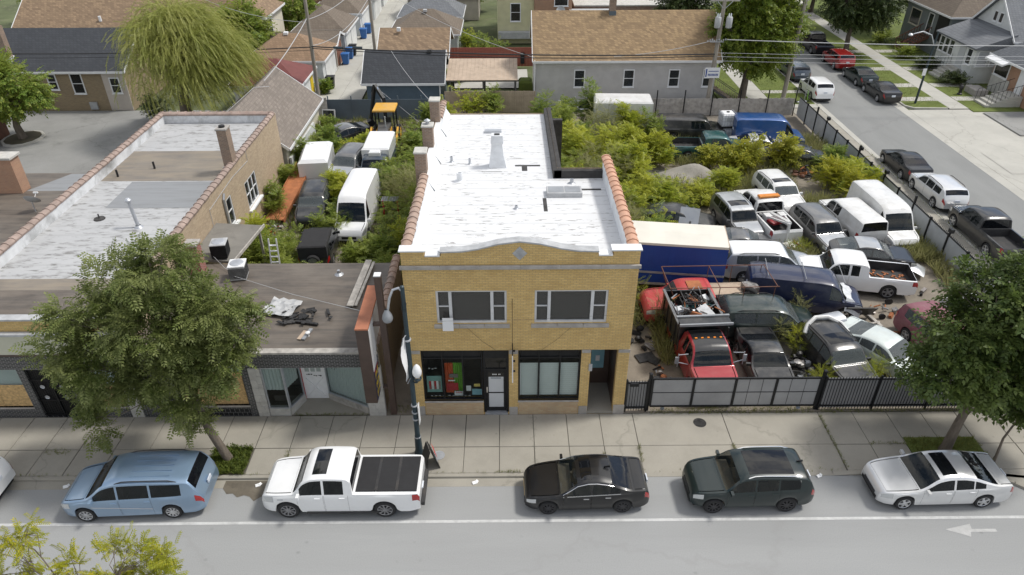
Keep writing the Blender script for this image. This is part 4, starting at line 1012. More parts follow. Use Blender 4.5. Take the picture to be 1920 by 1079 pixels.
ck = MB(); yy = 10.6; ck.add([(-.95, yy - .28, 6.6), (-.05, yy - .28, 6.6), (-.05, yy + .35, 6.6), (-.95, yy + .35, 6.6), (-.86, yy - .2, 7.35), (-.22, yy - .2, 7.35), (-.22, yy + .26, 7.35), (-.86, yy + .26, 7.35), (-.80, yy - .18, 7.9), (-.28, yy - .18, 7.9), (-.28, yy + .24, 7.9), (-.80, yy + .24, 7.9), (-.84, yy - .22, 8.0), (-.22, yy - .22, 8.0), (-.22, yy + .28, 8.0), (-.84, yy + .28, 8.0), (-.80, yy - .18, 8.35), (-.26, yy - .18, 8.35), (-.26, yy + .24, 8.35), (-.80, yy + .24, 8.35)],
   [(a + b, a + (b + 1) % 4, a + 4 + (b + 1) % 4, a + 4 + b) for a in (0, 4, 8, 12) for b in range(4)] + [(16, 17, 18, 19)])
ck = ck.o('painted_chimney', 'parapet_white', B); MB().box(-.66, -.40, yy - .08, yy + .14, 8.352, 8.37).o('flue', 'dark', ck)
for x, yy, r_, h, m in ((-2.3, 8.75, .14, .42, 'parapet_white'), (-1.92, 10.9, .06, .3, 'galv'), (-2.85, 11.2, .07, .3, 'galv'), (3.0, 8.4, .09, .22, 'galv'), (.35, 5.6, .07, .16, 'galv')):
    v = MB().lathe([(r_ * 2, 0), (r_ * 1.1, .05), (r_, .06), (r_, h), (r_ * .7, h), (r_ * .7, h - .1), (0, h - .1)], 14, (x, yy, zr(yy))).o('vent_pipe', m, B, True)
sk = MB().bbox(1.75, 3.35, 6.75, 7.5, 6.75, 7.06, .02).o('skylight', 'trim_grey', B)
for a, b in ((1.83, 2.52), (2.58, 3.27)): MB().box(a, b, 6.84, 7.42, 7.063, 7.075).o('pane', 'galv_dull', sk)
MB().bbox(-1.3, -.35, 15.5, 15.85, 6.5, 6.68, .03).o('roof_hatch', 'galv', B)
pt = MB()
for x0, x1, y0, y1 in ((.35, 1.6, 10.55, 10.75), (.68, .95, 9.95, 10.55), (-1.3, -.3, 9.85, 9.9), (3.4, 4.3, 7.55, 7.75), (1.55, 1.72, 5.3, 6.7)):
    pt.quad((x0, y0, zr(y0) + .006), (x1, y0, zr(y0) + .006), (x1, y1, zr(y1) + .006), (x0, y1, zr(y1) + .006))
pt.o('tar_patch', 'tar', B)
tb = MB().box(.10, .16, -.62, -.60, 1.85, 3.70)
bs = thing('blade_sign', 'narrow white blade sign on a bracket between the two shop windows', 'sign', (.13, 0, 2.6), ws=True)
MB().box(.11, .15, -.66, -.08, 2.28, 3.62).o('panel', 'plastic_white', bs)
MB().tube([(.13, 0, 3.75), (.13, -.7, 3.70)], .02, 6).tube([(.13, 0, 5.9), (.13, -.6, 3.7)], .008, 4).o('bracket', 'iron', bs)
for k in range(3): MB().lathe([(0, -.05), (.05, -.02), (.05, .02), (0, .05)], 8, (.19, -.15 - .2 * k, 3.5 - .35 * k)).o('lamp_head', 'iron', bs)
for a, b, nm in (((-1.62, -.09, 4.6), (-.55, -.02, 3.45), 'wire running down from the left upstairs sill'), ((2.4, -.09, 4.6), (1.3, -.02, 3.45), 'wire running down from the right upstairs sill'), ((-3.9, -.05, 6.35), (-2.8, -.03, 6.3), 'short wire at the left edge of the yellow wall'), ((-3.3, -2.0, 6.3), (4.9, -.06, 5.2), 'long thin wire slung across the yellow front')):
    m_ = Vector(a).lerp(Vector(b), .5) - Vector((0, 0, .08)); tag(MB().tube([a, m_, b], .005, 4).o('wire', 'wire'), nm, 'wire')
# ---------------------------------------------------------------- long brick building on the left
A = thing('long_brick_building', 'long one-storey beige brick building with patched white and brown roof', 'building', (-19.2, 0, 0), 0, None, True)
aw = MB()
ah = [(15.75, 17.75, 1.75, 3.45), (12.75, 13.55, 2.2, 3.85), (18.9, 19.5, .9, 1.7)]
holed(aw, .0, 23.4, -.1, 5.0, ah, -15.4, .2, 'y', 1)
aw.quad((-22.95, 0, -.1), (-22.95, 23.4, -.1), (-22.95, 23.4, 5.0), (-22.95, 0, 5.0)); aw.quad((-22.95, 23.4, -.1), (-15.4, 23.4, -.1), (-15.4, 23.4, 5.0), (-22.95, 23.4, 5.0))
aw.o('brick_wall', 'common_brick', A)
windowset(A, 15.75, 17.75, 1.75, 3.45, -15.42, [(0, 2), (.34, 2), (.67, 2)], 'trim_white', .08, 'house_glass', .1, 'y', out=1)
windowset(A, 12.75, 13.55, 2.2, 3.85, -15.42, [(0, 2)], 'trim_white', .08, 'house_glass', .1, 'y', out=1)
windowset(A, 18.9, 19.5, .9, 1.7, -15.42, [(0, 1)], 'trim_white', .07, 'house_glass', .1, 'y', out=1)
for a, b, z in ((15.6, 17.9, 1.62), (12.6, 13.7, 2.08)): MB().bbox(-15.45, -15.22, a, b, z, z + .12, .02).o('sill', 'trim_white', A)
pw = MB()
pw.add([(-22.95, 0, 4.4), (-22.65, 0, 4.4), (-22.65, 23.4, 4.4), (-22.95, 23.4, 4.4), (-22.95, 0, 4.98), (-22.65, 0, 4.98), (-22.65, 23.4, 4.98), (-22.95, 23.4, 4.98)], [(4, 5, 6, 7), (1, 2, 6, 5)])
pw.add([(-15.7, 0, 4.4), (-15.4, 0, 4.4), (-15.4, 23.4, 4.4), (-15.7, 23.4, 4.4), (-15.7, 0, 4.98), (-15.4, 0, 4.98), (-15.4, 23.4, 4.98), (-15.7, 23.4, 4.98)], [(4, 5, 6, 7), (0, 3, 7, 4)])
pw.add([(-22.65, 23.1, 4.4), (-15.7, 23.1, 4.4), (-15.7, 23.4, 4.4), (-22.65, 23.4, 4.4), (-22.65, 23.1, 4.98), (-15.7, 23.1, 4.98), (-15.7, 23.4, 4.98), (-22.65, 23.4, 4.98)], [(4, 5, 6, 7), (0, 1, 5, 4)])
pw.o('parapet', 'parapet_worn', A)
ZR = 4.45
for nm, x0, x1, y0, y1, dz, m in (('roof', -22.65, -15.7, .3, 23.1, 0, 'worn_white'), ('front_roof', -22.65, -15.7, .3, 3.0, .006, 'dark_roll'), ('front_strip', -22.65, -15.7, 3.0, 3.9, .008, 'brown_roll'), ('brown_roof_patch', -22.6, -15.72, 14.0, 18.3, .006, 'brown_roll'), ('grey_roof_patch', -20.8, -15.85, 10.7, 13.9, .010, 'grey_roll')):
    MB().quad((x0, y0, ZR + dz), (x1, y0, ZR + dz), (x1, y1, ZR + dz), (x0, y1, ZR + dz)).o(nm, m, A)
tiles(A, T_RED, -22.8, .4, 23.2, 5.06, 5.06, .95); tiles(A, T_RED, -15.55, .4, 23.2, 5.06, 5.06, .95)
bt = tile_mesh('coping_tile', 'tile_red')
for k in range(14):
    o = put('coping_tile', bt, A, (-15.75 - k * .5, 23.25, 5.06)); o.rotation_euler.z = R(90)
ch = MB().box(-15.95, -15.42, 14.9, 15.55, 4.4, 7.0).o('chimney', 'stack_brick', A)
MB().bbox(-15.99, -15.38, 14.86, 15.59, 7.002, 7.10, .02).o('chimney_cap', 'stone', ch); MB().lathe([(.17, 0), (.17, .1), (.1, .12), (0, .12)], 10, (-15.7, 15.2, 7.1)).o('flue', 'dark', ch)
MB().add([(-16.15, 14.8, ZR + .01), (-15.7, 14.8, ZR + .01), (-15.7, 14.88, ZR + .45), (-16.0, 14.88, ZR + .45)], [(0, 1, 2, 3)]).o('flashing', 'parapet_white', ch)
MB().tube([(-18.15, 8.6, ZR), (-18.3, 8.7, ZR + 1.35)], .085, 10).lathe([(.13, -.02), (.16, .08), (.08, .16), (0, .16)], 10, (-18.31, 8.7, ZR + 1.36)).lathe([(.22, 0), (.12, .12)], 10, (-18.15, 8.6, ZR)).o('vent_pipe', 'galv', A, True)
for x, y_ in ((-20.3, 15.7), (-21.9, 14.6)): MB().tube([(x, y_, ZR), (x, y_, ZR + .42)], .06, 8).o('vent_pipe', 'dark', A)
MB().lathe([(.28, .0), (.26, .05), (0, .06)], 12, (-20.5, 9.5, ZR)).tube([(-20.5, 9.5, ZR), (-20.5, 9.5, ZR + .28)], .04, 6).o('roof_drain', 'tar', A)
MB().tube([(-15.32, 12.35, 2.2), (-15.32, 12.35, 4.1), (-15.32, 12.55, 4.35)], .07, 8).o('downpipe', 'galv', A); MB().tube([(-15.36, 16.9, 5.0), (-15.36, 16.9, 4.4), (-15.36, 14.2, 4.55), (-15.36, 10.5, 4.4), (-15.36, 10.5, 2.6)], .015, 5).o('cable', 'wire_pale', A)
# front of both low shops
MB().box(-22.95, -15.3, -.0, .28, 4.42, 5.02).o('front_parapet', 'yellow_brick', A)
MB().bbox(-23.0, -15.25, -.05, .32, 5.022, 5.10, .01).o('front_coping', 'coping_grey', A)
MB().bbox(-23.0, -15.25, -.22, -.002, 4.40, 4.52, .03).o('ledge', 'coping_grey', A)
MB().box(-23.0, -15.3, -.14, -.003, 3.46, 4.38).o('sign_panel', 'sign_beige', A); MB().bbox(-23.0, -15.3, -.17, -.002, 3.38, 3.455, .01).o('sign_trim', 'brown_metal', A)
fb = MB(); fh = [(-22.4, -19.95, .55, 2.58), (-19.65, -18.05, -.05, 2.58), (-17.75, -16.0, .55, 2.58)]
holed(fb, -22.95, -15.3, -.1, 3.38, fh, 0, .22); fb.o('black_brick_front', 'black_brick', A)
def boarded(parent, x0, x1, z0, zm, z1):
    fr = MB().box(x0, x1, .10, .18, z1 - .06, z1).box(x0, x0 + .06, .10, .18, z0, z1 - .06).box(x1 - .06, x1, .10, .18, z0, z1 - .06).o('window_frame', 'iron', parent)
    n = max(1, round((x1 - x0) / 1.22)); w_ = (x1 - x0 - .12) / n
    for k in range(n): MB().box(x0 + .06 + k * w_, x0 + .06 + (k + 1) * w_ - .006, .085 + .004 * (k % 2), .10, z0, zm).o('chipboard', 'osb', fr)
    MB().box(x0 + .06, x1 - .06, .14, .15, zm, z1 - .06).o('pane', 'shop_glass', fr)
    MB().box(x0 + .06, x1 - .06, .20, .21, z0, z1 - .06).o('curtain', 'curtain', fr)
    return fr
boarded(A, -22.4, -19.95, .55, 1.70, 2.58); boarded(A, -17.75, -16.0, .55, 1.70, 2.58)
for a, b in ((-22.42, -19.93), (-17.77, -15.98)): MB().bbox(a, b, -.03, .09, .48, .55, .01).o('sill', 'stone', A)
dg = MB().box(-19.65, -18.05, .14, .18, -.02, 2.58).o('security_door', 'dark', A)
ir = MB()
for k in range(17): ir.box(-19.62 + k * .097, -19.60 + k * .097, .08, .10, .0, 2.56)
for z in (.05, .85, 1.95, 2.5): ir.box(-19.65, -18.05, .07, .11, z, z + .05)
ir.box(-18.88, -18.82, .06, .12, 0, 2.0); ir.o('iron_bars', 'iron', dg)
for x in (-19.25, -18.45):
    for z in (1.05, 1.62): MB().lathe([(.10, 0), (.08, .015), (0, .02)], 12, (x, .06, z), 'y').o('scroll', 'galv', dg)
MB().bbox(-15.95, -15.45, -.03, .15, -.08, 2.58, .01).o('pilaster', 'stone_light', A)
# low shop with angled windows
Q = thing('low_shop', 'low shop with dark flat roof, black glazed brick band and angled windows', 'building', (-10.2, 0, 0), 0, None, True)
QX0, QX1, QY, QZ = -15.28, -5.25, 7.15, 3.30
qb = MB(); holed(qb, QX0, -10.62, -.1, 3.3, [(-13.6, -10.9, .58, 2.58)], 0, .22); qb.quad((-10.62, 0, 2.58), (QX1, 0, 2.58), (QX1, 0, 3.3), (-10.62, 0, 3.3)); qb.quad((-10.62, 0, 2.58), (QX1, 0, 2.58), (QX1, 1.6, 2.58), (-10.62, 1.6, 2.58))
qb.o('black_brick_band', 'black_brick', Q)
boarded(Q, -13.6, -10.9, .58, 2.3, 2.58); MB().bbox(-13.62, -10.88, -.04, .09, .50, .58, .01).o('sill', 'stone', Q); MB().box(-13.58, -10.92, -.012, -.002, -.08, .5).o('tile_bulkhead', 'black_tile', Q)
r_ = random.Random(4)
for x0, x1 in ((-10.6, -10.14), (-5.92, QX1 + .02)):
    for k in range(13):
        z0 = -.06 + k * .203; sp = r_.uniform(.3, .7) * (x1 - x0) + x0
        for a, b in ((x0, sp), (sp, x1)): MB().bbox(a + .004, b - .004, -.04 - r_.uniform(0, .02), .2, z0 + .004, z0 + .199, .006).o('stone_block', 'stone_light', Q)
def angled(parent, p, q, z0, z1, n, gm='shop_glass', cur=True, base='stone_light'):
    (xa, ya), (xb, yb) = p, q; d = Vector((xb - xa, yb - ya, 0)); L_ = d.length; d /= L_; nn = Vector((-d.y, d.x, 0)); ang = math.atan2(d.y, d.x)
    cbox = lambda mb, u0, u1, za, zb_, t0, t1: mb.obox((xa + d.x * (u0 + u1) / 2 + nn.x * (t0 + t1) / 2, ya + d.y * (u0 + u1) / 2 + nn.y * (t0 + t1) / 2, (za + zb_) / 2), (u1 - u0, t1 - t0, zb_ - za), ang)
    fr = MB(); cbox(fr, 0, L_, z0, z0 + .06, -.03, .05); cbox(fr, 0, L_, z1 - .05, z1, -.02, .05)
    for k in range(n + 1): u = min(max(L_ * k / n, .025), L_ - .025); cbox(fr, u - .025, u + .025, z0 + .06, z1 - .05, -.02, .05)
    f = fr.o('display_window', 'galv', parent)
    for k in range(n):
        g_ = MB(); cbox(g_, L_ * k / n + .03, L_ * (k + 1) / n - .03, z0 + .06, z1 - .05, .01, .018); g_.o('pane', gm, f)
    if cur:
        c = MB(); m = int(L_ / .07)
        for k in range(m):
            u0, u1 = L_ * k / m, L_ * (k + 1) / m; t0, t1 = .13 + .03 * (k % 2), .13 + .03 * ((k + 1) % 2)
            pts = [(xa + d.x * u + nn.x * t, ya + d.y * u + nn.y * t, z) for u, t, z in ((u0, t0, z0 + .9 * (cur == 2)), (u1, t1, z0 + .9 * (cur == 2)), (u1, t1, z1), (u0, t0, z1))]; c.quad(*pts)
        c.o('curtain', 'curtain', f)
    b_ = MB(); cbox(b_, 0, L_, -.1, z0, -.05, .2); b_.o('bulkhead', base, f)
angled(Q, (-10.12, .04), (-9.25, .04), .36, 2.58, 1, cur=2); angled(Q, (-9.24, .05), (-8.86, .93), .36, 2.58, 1, cur=2); angled(Q, (-7.82, 1.0), (-5.94, .06), .36, 2.58, 1, base='wood_grey')
MB().box(-10.2, -5.5, 1.9, 1.95, 0, 2.58).box(-10.2, -8.9, .9, .92, .0, .3).o('back_room', 'room', Q)
MB().quad((-9.2, -.01, .012), (-5.95, -.01, .012), (-7.8, 1.1, .03), (-8.9, 1.1, .03)).o('entry_floor', 'concrete', Q)
qd = MB().box(-8.84, -7.84, 1.02, 1.10, .04, 2.56).o('shop_door', 'trim_white', Q)
for k in range(3): MB().box(-8.68 + k * .25, -8.50 + k * .25, 1.0, 1.015, 1.55, 2.45).o('door_pane', 'shop_glass', qd)
MB().bar((-8.70, 1.01, .2), (-7.98, 1.01, 1.2), .07, .02).o('cross_brace', 'plastic_white', qd); MB().bar((-8.70, 1.0, 1.2), (-7.98, 1.0, .2), .07, .02).o('cross_brace', 'plastic_white', qd)
MB().box(-8.9, -8.84, .98, 1.12, .04, 2.56).o('door_jamb', 'red_cloth', qd)
sc = MB()
for k in range(7): sc.obox((-8.62 + k * .1 + r_.uniform(-.02, .02), .995, 1.36 + r_.uniform(-.05, .05)), (.07, .008, r_.uniform(.02, .06)))
sc.o('worn_paint', 'iron', qd)
gf = MB()
for k in range(8): gf.obox((-7.55 + .05 * k, .84 - .026 * k, 2.05 + .12 * math.sin(k * 2.1)), (.02, .01, .16), ry=R(30 * math.sin(k * 1.7)))
gf.o('graffiti', 'iron', Q)
MB().quad((QX0, .2, QZ), (QX1, .2, QZ), (QX1, QY, QZ - .1), (QX0, QY, QZ - .1)).o('roof', 'dark_roll', Q)
MB().bbox(QX0, QX1 - .02, -.06, .26, 3.302, 3.40, .01).o('front_coping', 'wood_grey', Q)
sw_ = MB(); sw_.quad((QX1, 0, -.1), (QX1, QY, -.1), (QX1, QY, 3.5), (QX1, 0, 3.5)); sw_.quad((QX1 - .28, .3, 3.2), (QX1 - .28, QY, 3.1), (QX1 - .28, QY, 3.5), (QX1 - .28, .3, 3.5)); sw_.quad((QX0, QY, 0), (QX1, QY, 0), (QX1, QY, 3.2), (QX0, QY, 3.2)); sw_.quad((QX1 - .28, .27, 3.5), (QX1, .27, 3.5), (QX1, QY, 3.5), (QX1 - .28, QY, 3.5)); sw_.quad((QX1 - .28, .27, 3.2), (QX1, .27, 3.2), (QX1, .27, 3.5), (QX1 - .28, .27, 3.5))
sw_.o('side_wall', 'brown_brick', Q)
tiles(Q, T_OLD, QX1 - .14, .35, 7.1, 3.58, 3.58, .9)
ch = MB().box(-14.95, -14.4, 6.1, 6.65, 3.1, 4.75).o('chimney', 'red_brick', Q); MB().bbox(-15.0, -14.35, 6.05, 6.7, 4.752, 4.86, .03).o('chimney_cap', 'stone', ch)
MB().tube([(-8.0, 6.1, 3.1), (-8.0, 6.1, 3.45)], .07, 8).lathe([(.22, 0), (.1, .1)], 10, (-8.0, 6.1, 3.22)).o('vent_pipe', 'galv', Q)
MB().tube([(-8.3, 1.2, 3.25), (-8.3, 1.2, 3.42)], .06, 8).lathe([(.09, 0), (.1, .06), (0, .1)], 8, (-8.3, 1.2, 3.42)).o('vent_pipe', 'plastic_white', Q); MB().tube([(-12.4, 4.1, 3.2), (-12.4, 4.1, 3.3)], .14, 10).o('vent_pipe', 'tar', Q)
def acunit(x, y, z, label, m, lid):
    t = thing('air_conditioner', label, 'air conditioner', (x, y, z), R(8), 'air conditioners on the low roof')
    MB().bbox(-.36, .36, -.36, .36, .05, .74, .03).o('cabinet', m, t)
    for k in range(9): MB().box(-.372, .372, -.372, .372, .14 + k * .06, .17 + k * .06).o('grille_bar', 'iron', t)
    MB().bbox(-.38, .38, -.38, .38, .742, .80, .03).o('top_panel', lid, t); MB().lathe([(.32, .803), (.28, .82), (.10, .84), (0, .84)], 16).o('fan_guard', 'galv', t); MB().box(-.3, .3, -.3, .3, 0, .05).o('feet', 'dark', t)
acunit(-14.0, 7.62, 3.38, 'black sided air conditioner at the end of the lean-to roof', 'iron', 'trim_grey'); acunit(-12.6, 5.9, 3.22, 'white topped air conditioner standing on the dark low roof', 'trim_grey', 'trim_white')
ln = thing('lean_to_roof', 'weathered lean-to roof fixed to the long brick wall', 'roof', (-14.3, 9, 0), 0, None, True)
MB().add([(-15.38, 7.2, 3.45), (-13.35, 7.2, 3.30), (-12.95, 10.9, 3.30), (-15.38, 10.9, 3.45), (-15.38, 7.2, 3.35), (-13.35, 7.2, 3.18), (-12.95, 10.9, 3.18), (-15.38, 10.9, 3.35)], [(0, 1, 2, 3), (7, 6, 5, 4), (0, 4, 5, 1), (1, 5, 6, 2), (2, 6, 7, 3)]).o('deck', 'concrete_dark', ln)
MB().bar((-13.30, 7.2, 3.28), (-12.90, 10.95, 3.28), .06, .16).o('gutter', 'wood_grey', ln)
for x, y in ((-13.5, 7.5), (-13.15, 10.7)): MB().box(x - .06, x + .06, y - .06, y + .06, 0, 3.2).o('post', 'wood_grey', ln)
tag(MB().obox((-6.85, 5.2, 3.36), (.30, 3.9, .05), R(-3)).obox((-6.60, 5.15, 3.345), (.12, 3.7, .05), R(-3.5)).o('roof_board', 'wood_grey'), 'long pale weathered board lying on the dark roof', 'board')
pp = MB(); 
for k in range(26): pp.obox((-9.0 + r_.gauss(0, .55), 2.55 + r_.gauss(0, .35), 3.30 + r_.uniform(.02, .12)), (r_.uniform(.1, .5), r_.uniform(.05, .2), r_.uniform(.02, .06)), r_.uniform(0, 3), r_.uniform(-.3, .3), r_.uniform(-.2, .2))
tag(pp.o('roof_debris', 'scrap_dark'), 'heap of torn black roofing scraps on the dark low roof', 'debris', kind='stuff')
cl = MB(); n = 7
for i in range(n):
    for j in range(n):
        cl.v.append((-10.7 + i * .22 + j * .05, 2.7 + j * .2 - i * .05, 3.30 + .02 + abs(.16 * math.sin(i * 1.4 + j * .8))))
for i in range(n - 1):
    for j in range(n - 1): cl.f.append((i * n + j, i * n + j + 1, (i + 1) * n + j + 1, (i + 1) * n + j))
tag(cl.o('roof_sheet', 'trim_grey'), 'crumpled grey sheet of roofing felt next to the scraps', 'sheet')
for (x, y, s, m, lb) in ((-8.55, 2.05, (1.0, .13, .10), 'scrap_dark', 'dark roll of roofing lying by the scrap heap'), (-8.35, 1.25, (.14, .75, .08), 'galv_dull', 'short grey metal offcut near the roof front'), (-8.55, 1.2, (.16, .6, .03), 'deck', 'short tan plank beside the metal offcut')):
    tag(MB().obox((x, y, 3.34), s, R(-14)).o('offcut', m), lb, 'offcut')
for a, b, nm in (((-12.8, 5.6, 3.5), (-5.9, .9, 4.75), 'pale cable from the white air conditioner to the sign'), ((-14.3, 7.3, 3.6), (-12.8, 5.9, 3.3), 'short cable between the two air conditioners')):
    m_ = Vector(a).lerp(Vector(b), .5) - Vector((0, 0, .12)); tag(MB().tube([a, m_, b], .012, 4).o('wire', 'wire_pale'), nm, 'wire')
# neighbour roof on the far left
Nb = thing('dark_roof_building', 'low building with dark roll roofing left of the tiled parapet', 'building', (-31, 8, 0), 0, None, True)
MB().box(-42, -23.05, 0, 17.4, -.1, 3.45).o('wall', 'brown_brick', Nb); MB().quad((-42, 0, 3.456), (-23.05, 0, 3.456), (-23.05, 17.4, 3.456), (-42, 17.4, 3.456)).o('roof', 'dark_roll', Nb); MB().quad((-27.6, 14.9, 3.462), (-23.1, 14.9, 3.462), (-23.1, 17.3, 3.462), (-26.2, 17.3, 3.462)).o('roof_patch', 'grey_roll', Nb)
ch = MB().box(-30.2, -27.6, 14.6, 15.4, 3.4, 5.5).o('chimney', 'rust_brick', Nb); MB().bbox(-30.3, -27.5, 14.5, 15.5, 5.502, 5.64, .03).o('chimney_cap', 'stone_light', ch)
for x in (-29.5, -28.6): MB().lathe([(.2, 0), (.2, .35), (.14, .36), (.14, .2), (0, .2)], 14, (x, 15.0, 5.64)).o('chimney_pot', 'tile_terra', ch, True)
ds = thing('satellite_dish', 'grey satellite dish on the dark left roof', 'satellite dish', (-25.6, 12.3, 3.46))
dm = MB(); pr_ = [(.0, 0), (.15, .015), (.3, .06), (.42, .13)]; dm.lathe(pr_, 18); M_ = Matrix.Translation((0, 0, .62)) @ Matrix.Rotation(R(-50), 4, 'X'); dm.v = [tuple(M_ @ Vector(v)) for v in dm.v]; dm.o('dish', 'trim_grey', ds, True)
MB().tube([(0, 0, 0), (0, 0, .6)], .03, 6).o('mast', 'galv', ds); MB().tube([(0, .1, .5), (0, .55, .85)], .015, 5).obox((0, .55, .88), (.25, .07, .07)).o('feed_arm', 'trim_white', ds)
# shop sign on its post
G_ = thing('shop_sign', 'tall box sign with rusty top, white face and yellow lettering on navy', 'sign', (-5.5, .5, 0), 0, None, True)
MB().box(-5.80, -5.33, -.80, 2.2, 1.38, 5.04).o('cabinet', 'brown_metal', G_); MB().bbox(-5.82, -5.31, -.82, 2.22, 5.042, 5.11, .01).o('top_sheet', 'sign_rust', G_)
MB().box(-5.328, -5.315, -.73, 2.1, 2.95, 4.97).o('white_face', 'plastic_white', G_); MB().box(-5.328, -5.315, -.73, 2.1, 1.45, 2.945).o('navy_face', 'navy_sign', G_)
tx = MB()
for z, h, n in ((2.45, .28, 6), (2.02, .26, 8), (1.56, .3, 7)):
    w_ = 2.5 / n
    for k in range(n):
        y0 = -.6 + k * w_; st = r_.randint(0, 3)
        tx.box(-5.316, -5.308, y0, y0 + .05, z, z + h); tx.box(-5.316, -5.308, y0 + .05, y0 + w_ * .7, z + h - .06, z + h)
        if st != 1: tx.box(-5.316, -5.308, y0 + w_ * .6, y0 + w_ * .7 + .02, z + (.1 if st == 2 else 0), z + h - .06)
        if st: tx.box(-5.316, -5.308, y0 + .05, y0 + w_ * .6, z + h * .4, z + h * .4 + .05)
tx.o('lettering', 'sign_yellow', G_); MB().box(-5.316, -5.308, -.65, 2.0, 2.82, 2.87).o('red_rule', 'red_sign', G_)
MB().box(-5.03, -4.79, .02, .28, -.1, 6.9).o('post', 'brown_metal', G_); MB().bbox(-5.04, -4.78, .01, .29, 6.902, 6.95, .01).o('post_cap', 'plastic_white', G_); MB().box(-5.306, -5.03, .05, .25, 4.6, 4.7).box(-5.306, -5.03, .05, .25, 1.4, 1.5).o('bracket', 'brown_metal', G_)
# street lamp with globe and banner
L_ = thing('street_lamp', 'tall dark green street lamp with curved grey arm and white globe', 'street lamp', (-3.60, -2.25, 0))
MB().lathe([(.19, 0), (.19, .12), (.15, .2), (.13, .9), (.115, 1.0), (.10, 1.05), (.075, 7.95), (.0, 8.0)], 14).o('post', 'lamp_green', L_, True)
for z in (.95, 1.9, 2.25, 2.6, 5.7): MB().lathe([(.13, -.025), (.13, .025), (.08, .03)], 12, (0, 0, z)).o('band', 'galv', L_)
MB().tube([(0, 0, 7.75), (-.12, -.02, 7.9), (-.32, -.06, 7.85), (-.45, -.1, 7.55), (-.55, -.14, 7.05)], .045, 8).o('arm', 'galv', L_, True)
hd = MB().lathe([(.06, .22), (.1, .12), (.16, .0), (.19, -.14), (.16, -.25), (.1, -.3), (0, -.31)], 14, (-.58, -.16, 6.9)).o('lamp_head', 'galv_dull', L_, True)
MB().tube([(0, 0, 7.5), (.1, -.08, 7.3), (.05, -.1, 6.95), (-.08, -.08, 7.0), (-.05, -.05, 7.5)], .01, 4).o('cable_loop', 'wire', L_)
MB().tube([(.05, -.05, 3.75), (.2, -.1, 3.8), (.24, -.12, 4.0)], .04, 8).lathe([(.13, 3.95), (.16, 4.02), (.12, 4.08)], 12, (.24, -.12, 0)).o('globe_bracket', 'lamp_green', L_, True)
MB().lathe([(.09, 4.08), (.17, 4.22), (.175, 4.36), (.12, 4.55), (.05, 4.64), (0, 4.68)], 16, (.24, -.12, 0)).o('globe', 'globe', L_, True)
bn = thing('lamp_banner', 'white fabric banner hung edge-on from the street lamp', 'banner', (-3.6, -2.25, 5.0))
mb = MB(); n = 9
for k in range(n):
    z = .95 - 1.95 * k / (n - 1); bul = .1 + .5 * math.sin(math.pi * k / (n - 1)) ** .8; mb.v += [(-.08, -.02, z), (-.10 - .06 * math.sin(k), -.25, z - .05), (-.14 - .07 * math.sin(k * .9), -bul, z - .1)]
for k in range(n - 1):
    for j in range(2): mb.f.append((k * 3 + j, k * 3 + j + 1, k * 3 + 4 + j, k * 3 + 3 + j))
mb.o('cloth', 'plastic_white', bn, True); MB().tube([(0, 0, .95), (-.1, -.35, .98)], .015, 5).o('rod', 'galv', bn); MB().tube([(0, 0, -1.0), (-.1, -.35, -1.05)], .015, 5).o('rod', 'galv', bn)
tag(MB().box(-3.46, -3.44, -2.40, -2.10, 1.7, 2.6).o('pole_notice', 'plastic_white'), 'small white notice strapped low on the street lamp', 'sign')
# sandwich board, covers, litter
sb = thing('sandwich_board', 'black and red sandwich board sign by the lamp post', 'sign', (-3.12, -2.85, 0), R(20))
for sd in (-1, 1):
    MB().obox((.17 * sd, 0, .5), (.03, .62, 1.02), ry=R(-17 * sd)).o('panel', 'iron', sb)
MB().obox((.205, 0, .72), (.008, .56, .26), ry=R(-17)).o('red_field', 'red_sign', sb)
tx = MB()
for k in range(4): tx.obox((.262, 0, .53 - k * .09), (.008, .45 - .05 * (k % 2), .03), ry=R(-17))
tx.o('lettering', 'coping_grey', sb)
for x, y, r_2, m, lb in ((7.95, -.63, .27, 'scrap_dark', 'dark round cover set in the driveway slab'), (-2.82, -2.35, .24, 'galv', 'pale round cover beside the street lamp')):
    t = thing('manhole_cover', lb, 'manhole cover', (x, y, .004)); MB().lathe([(r_2, 0), (r_2, .006), (r_2 * .86, .006), (r_2 * .84, .003), (0, .004)], 24).o('lid', m, t)
    for k in range(4): MB().box(-r_2 * .6, r_2 * .6, -r_2 * .6 + k * r_2 * .38, -r_2 * .55 + k * r_2 * .38, .004, .007).o('rib', m, t)
lit = [(-1.35, -3.7, 'p_white', 'crumpled white litter in the gutter left of the black sedan'), (-9.6, -3.75, 'plastic_white', 'white paper scrap in the gutter behind the light blue minivan'), (-16.9, -3.75, 'plastic_white', 'white paper scrap in the gutter in front of the light blue minivan'), (11.9, -3.5, 'plastic_white', 'white scrap by the kerb behind the dark green suv')]
for x, y, m, lb in lit:
    mb = MB(); mb.obox((0, 0, .03), (.18, .12, .05), .4, .3); mb.obox((.08, .05, .05), (.1, .1, .04), 1.1, .5); o = mb.o('litter', m); o.location = (x, y, RZ); tag(o, lb, 'litter')
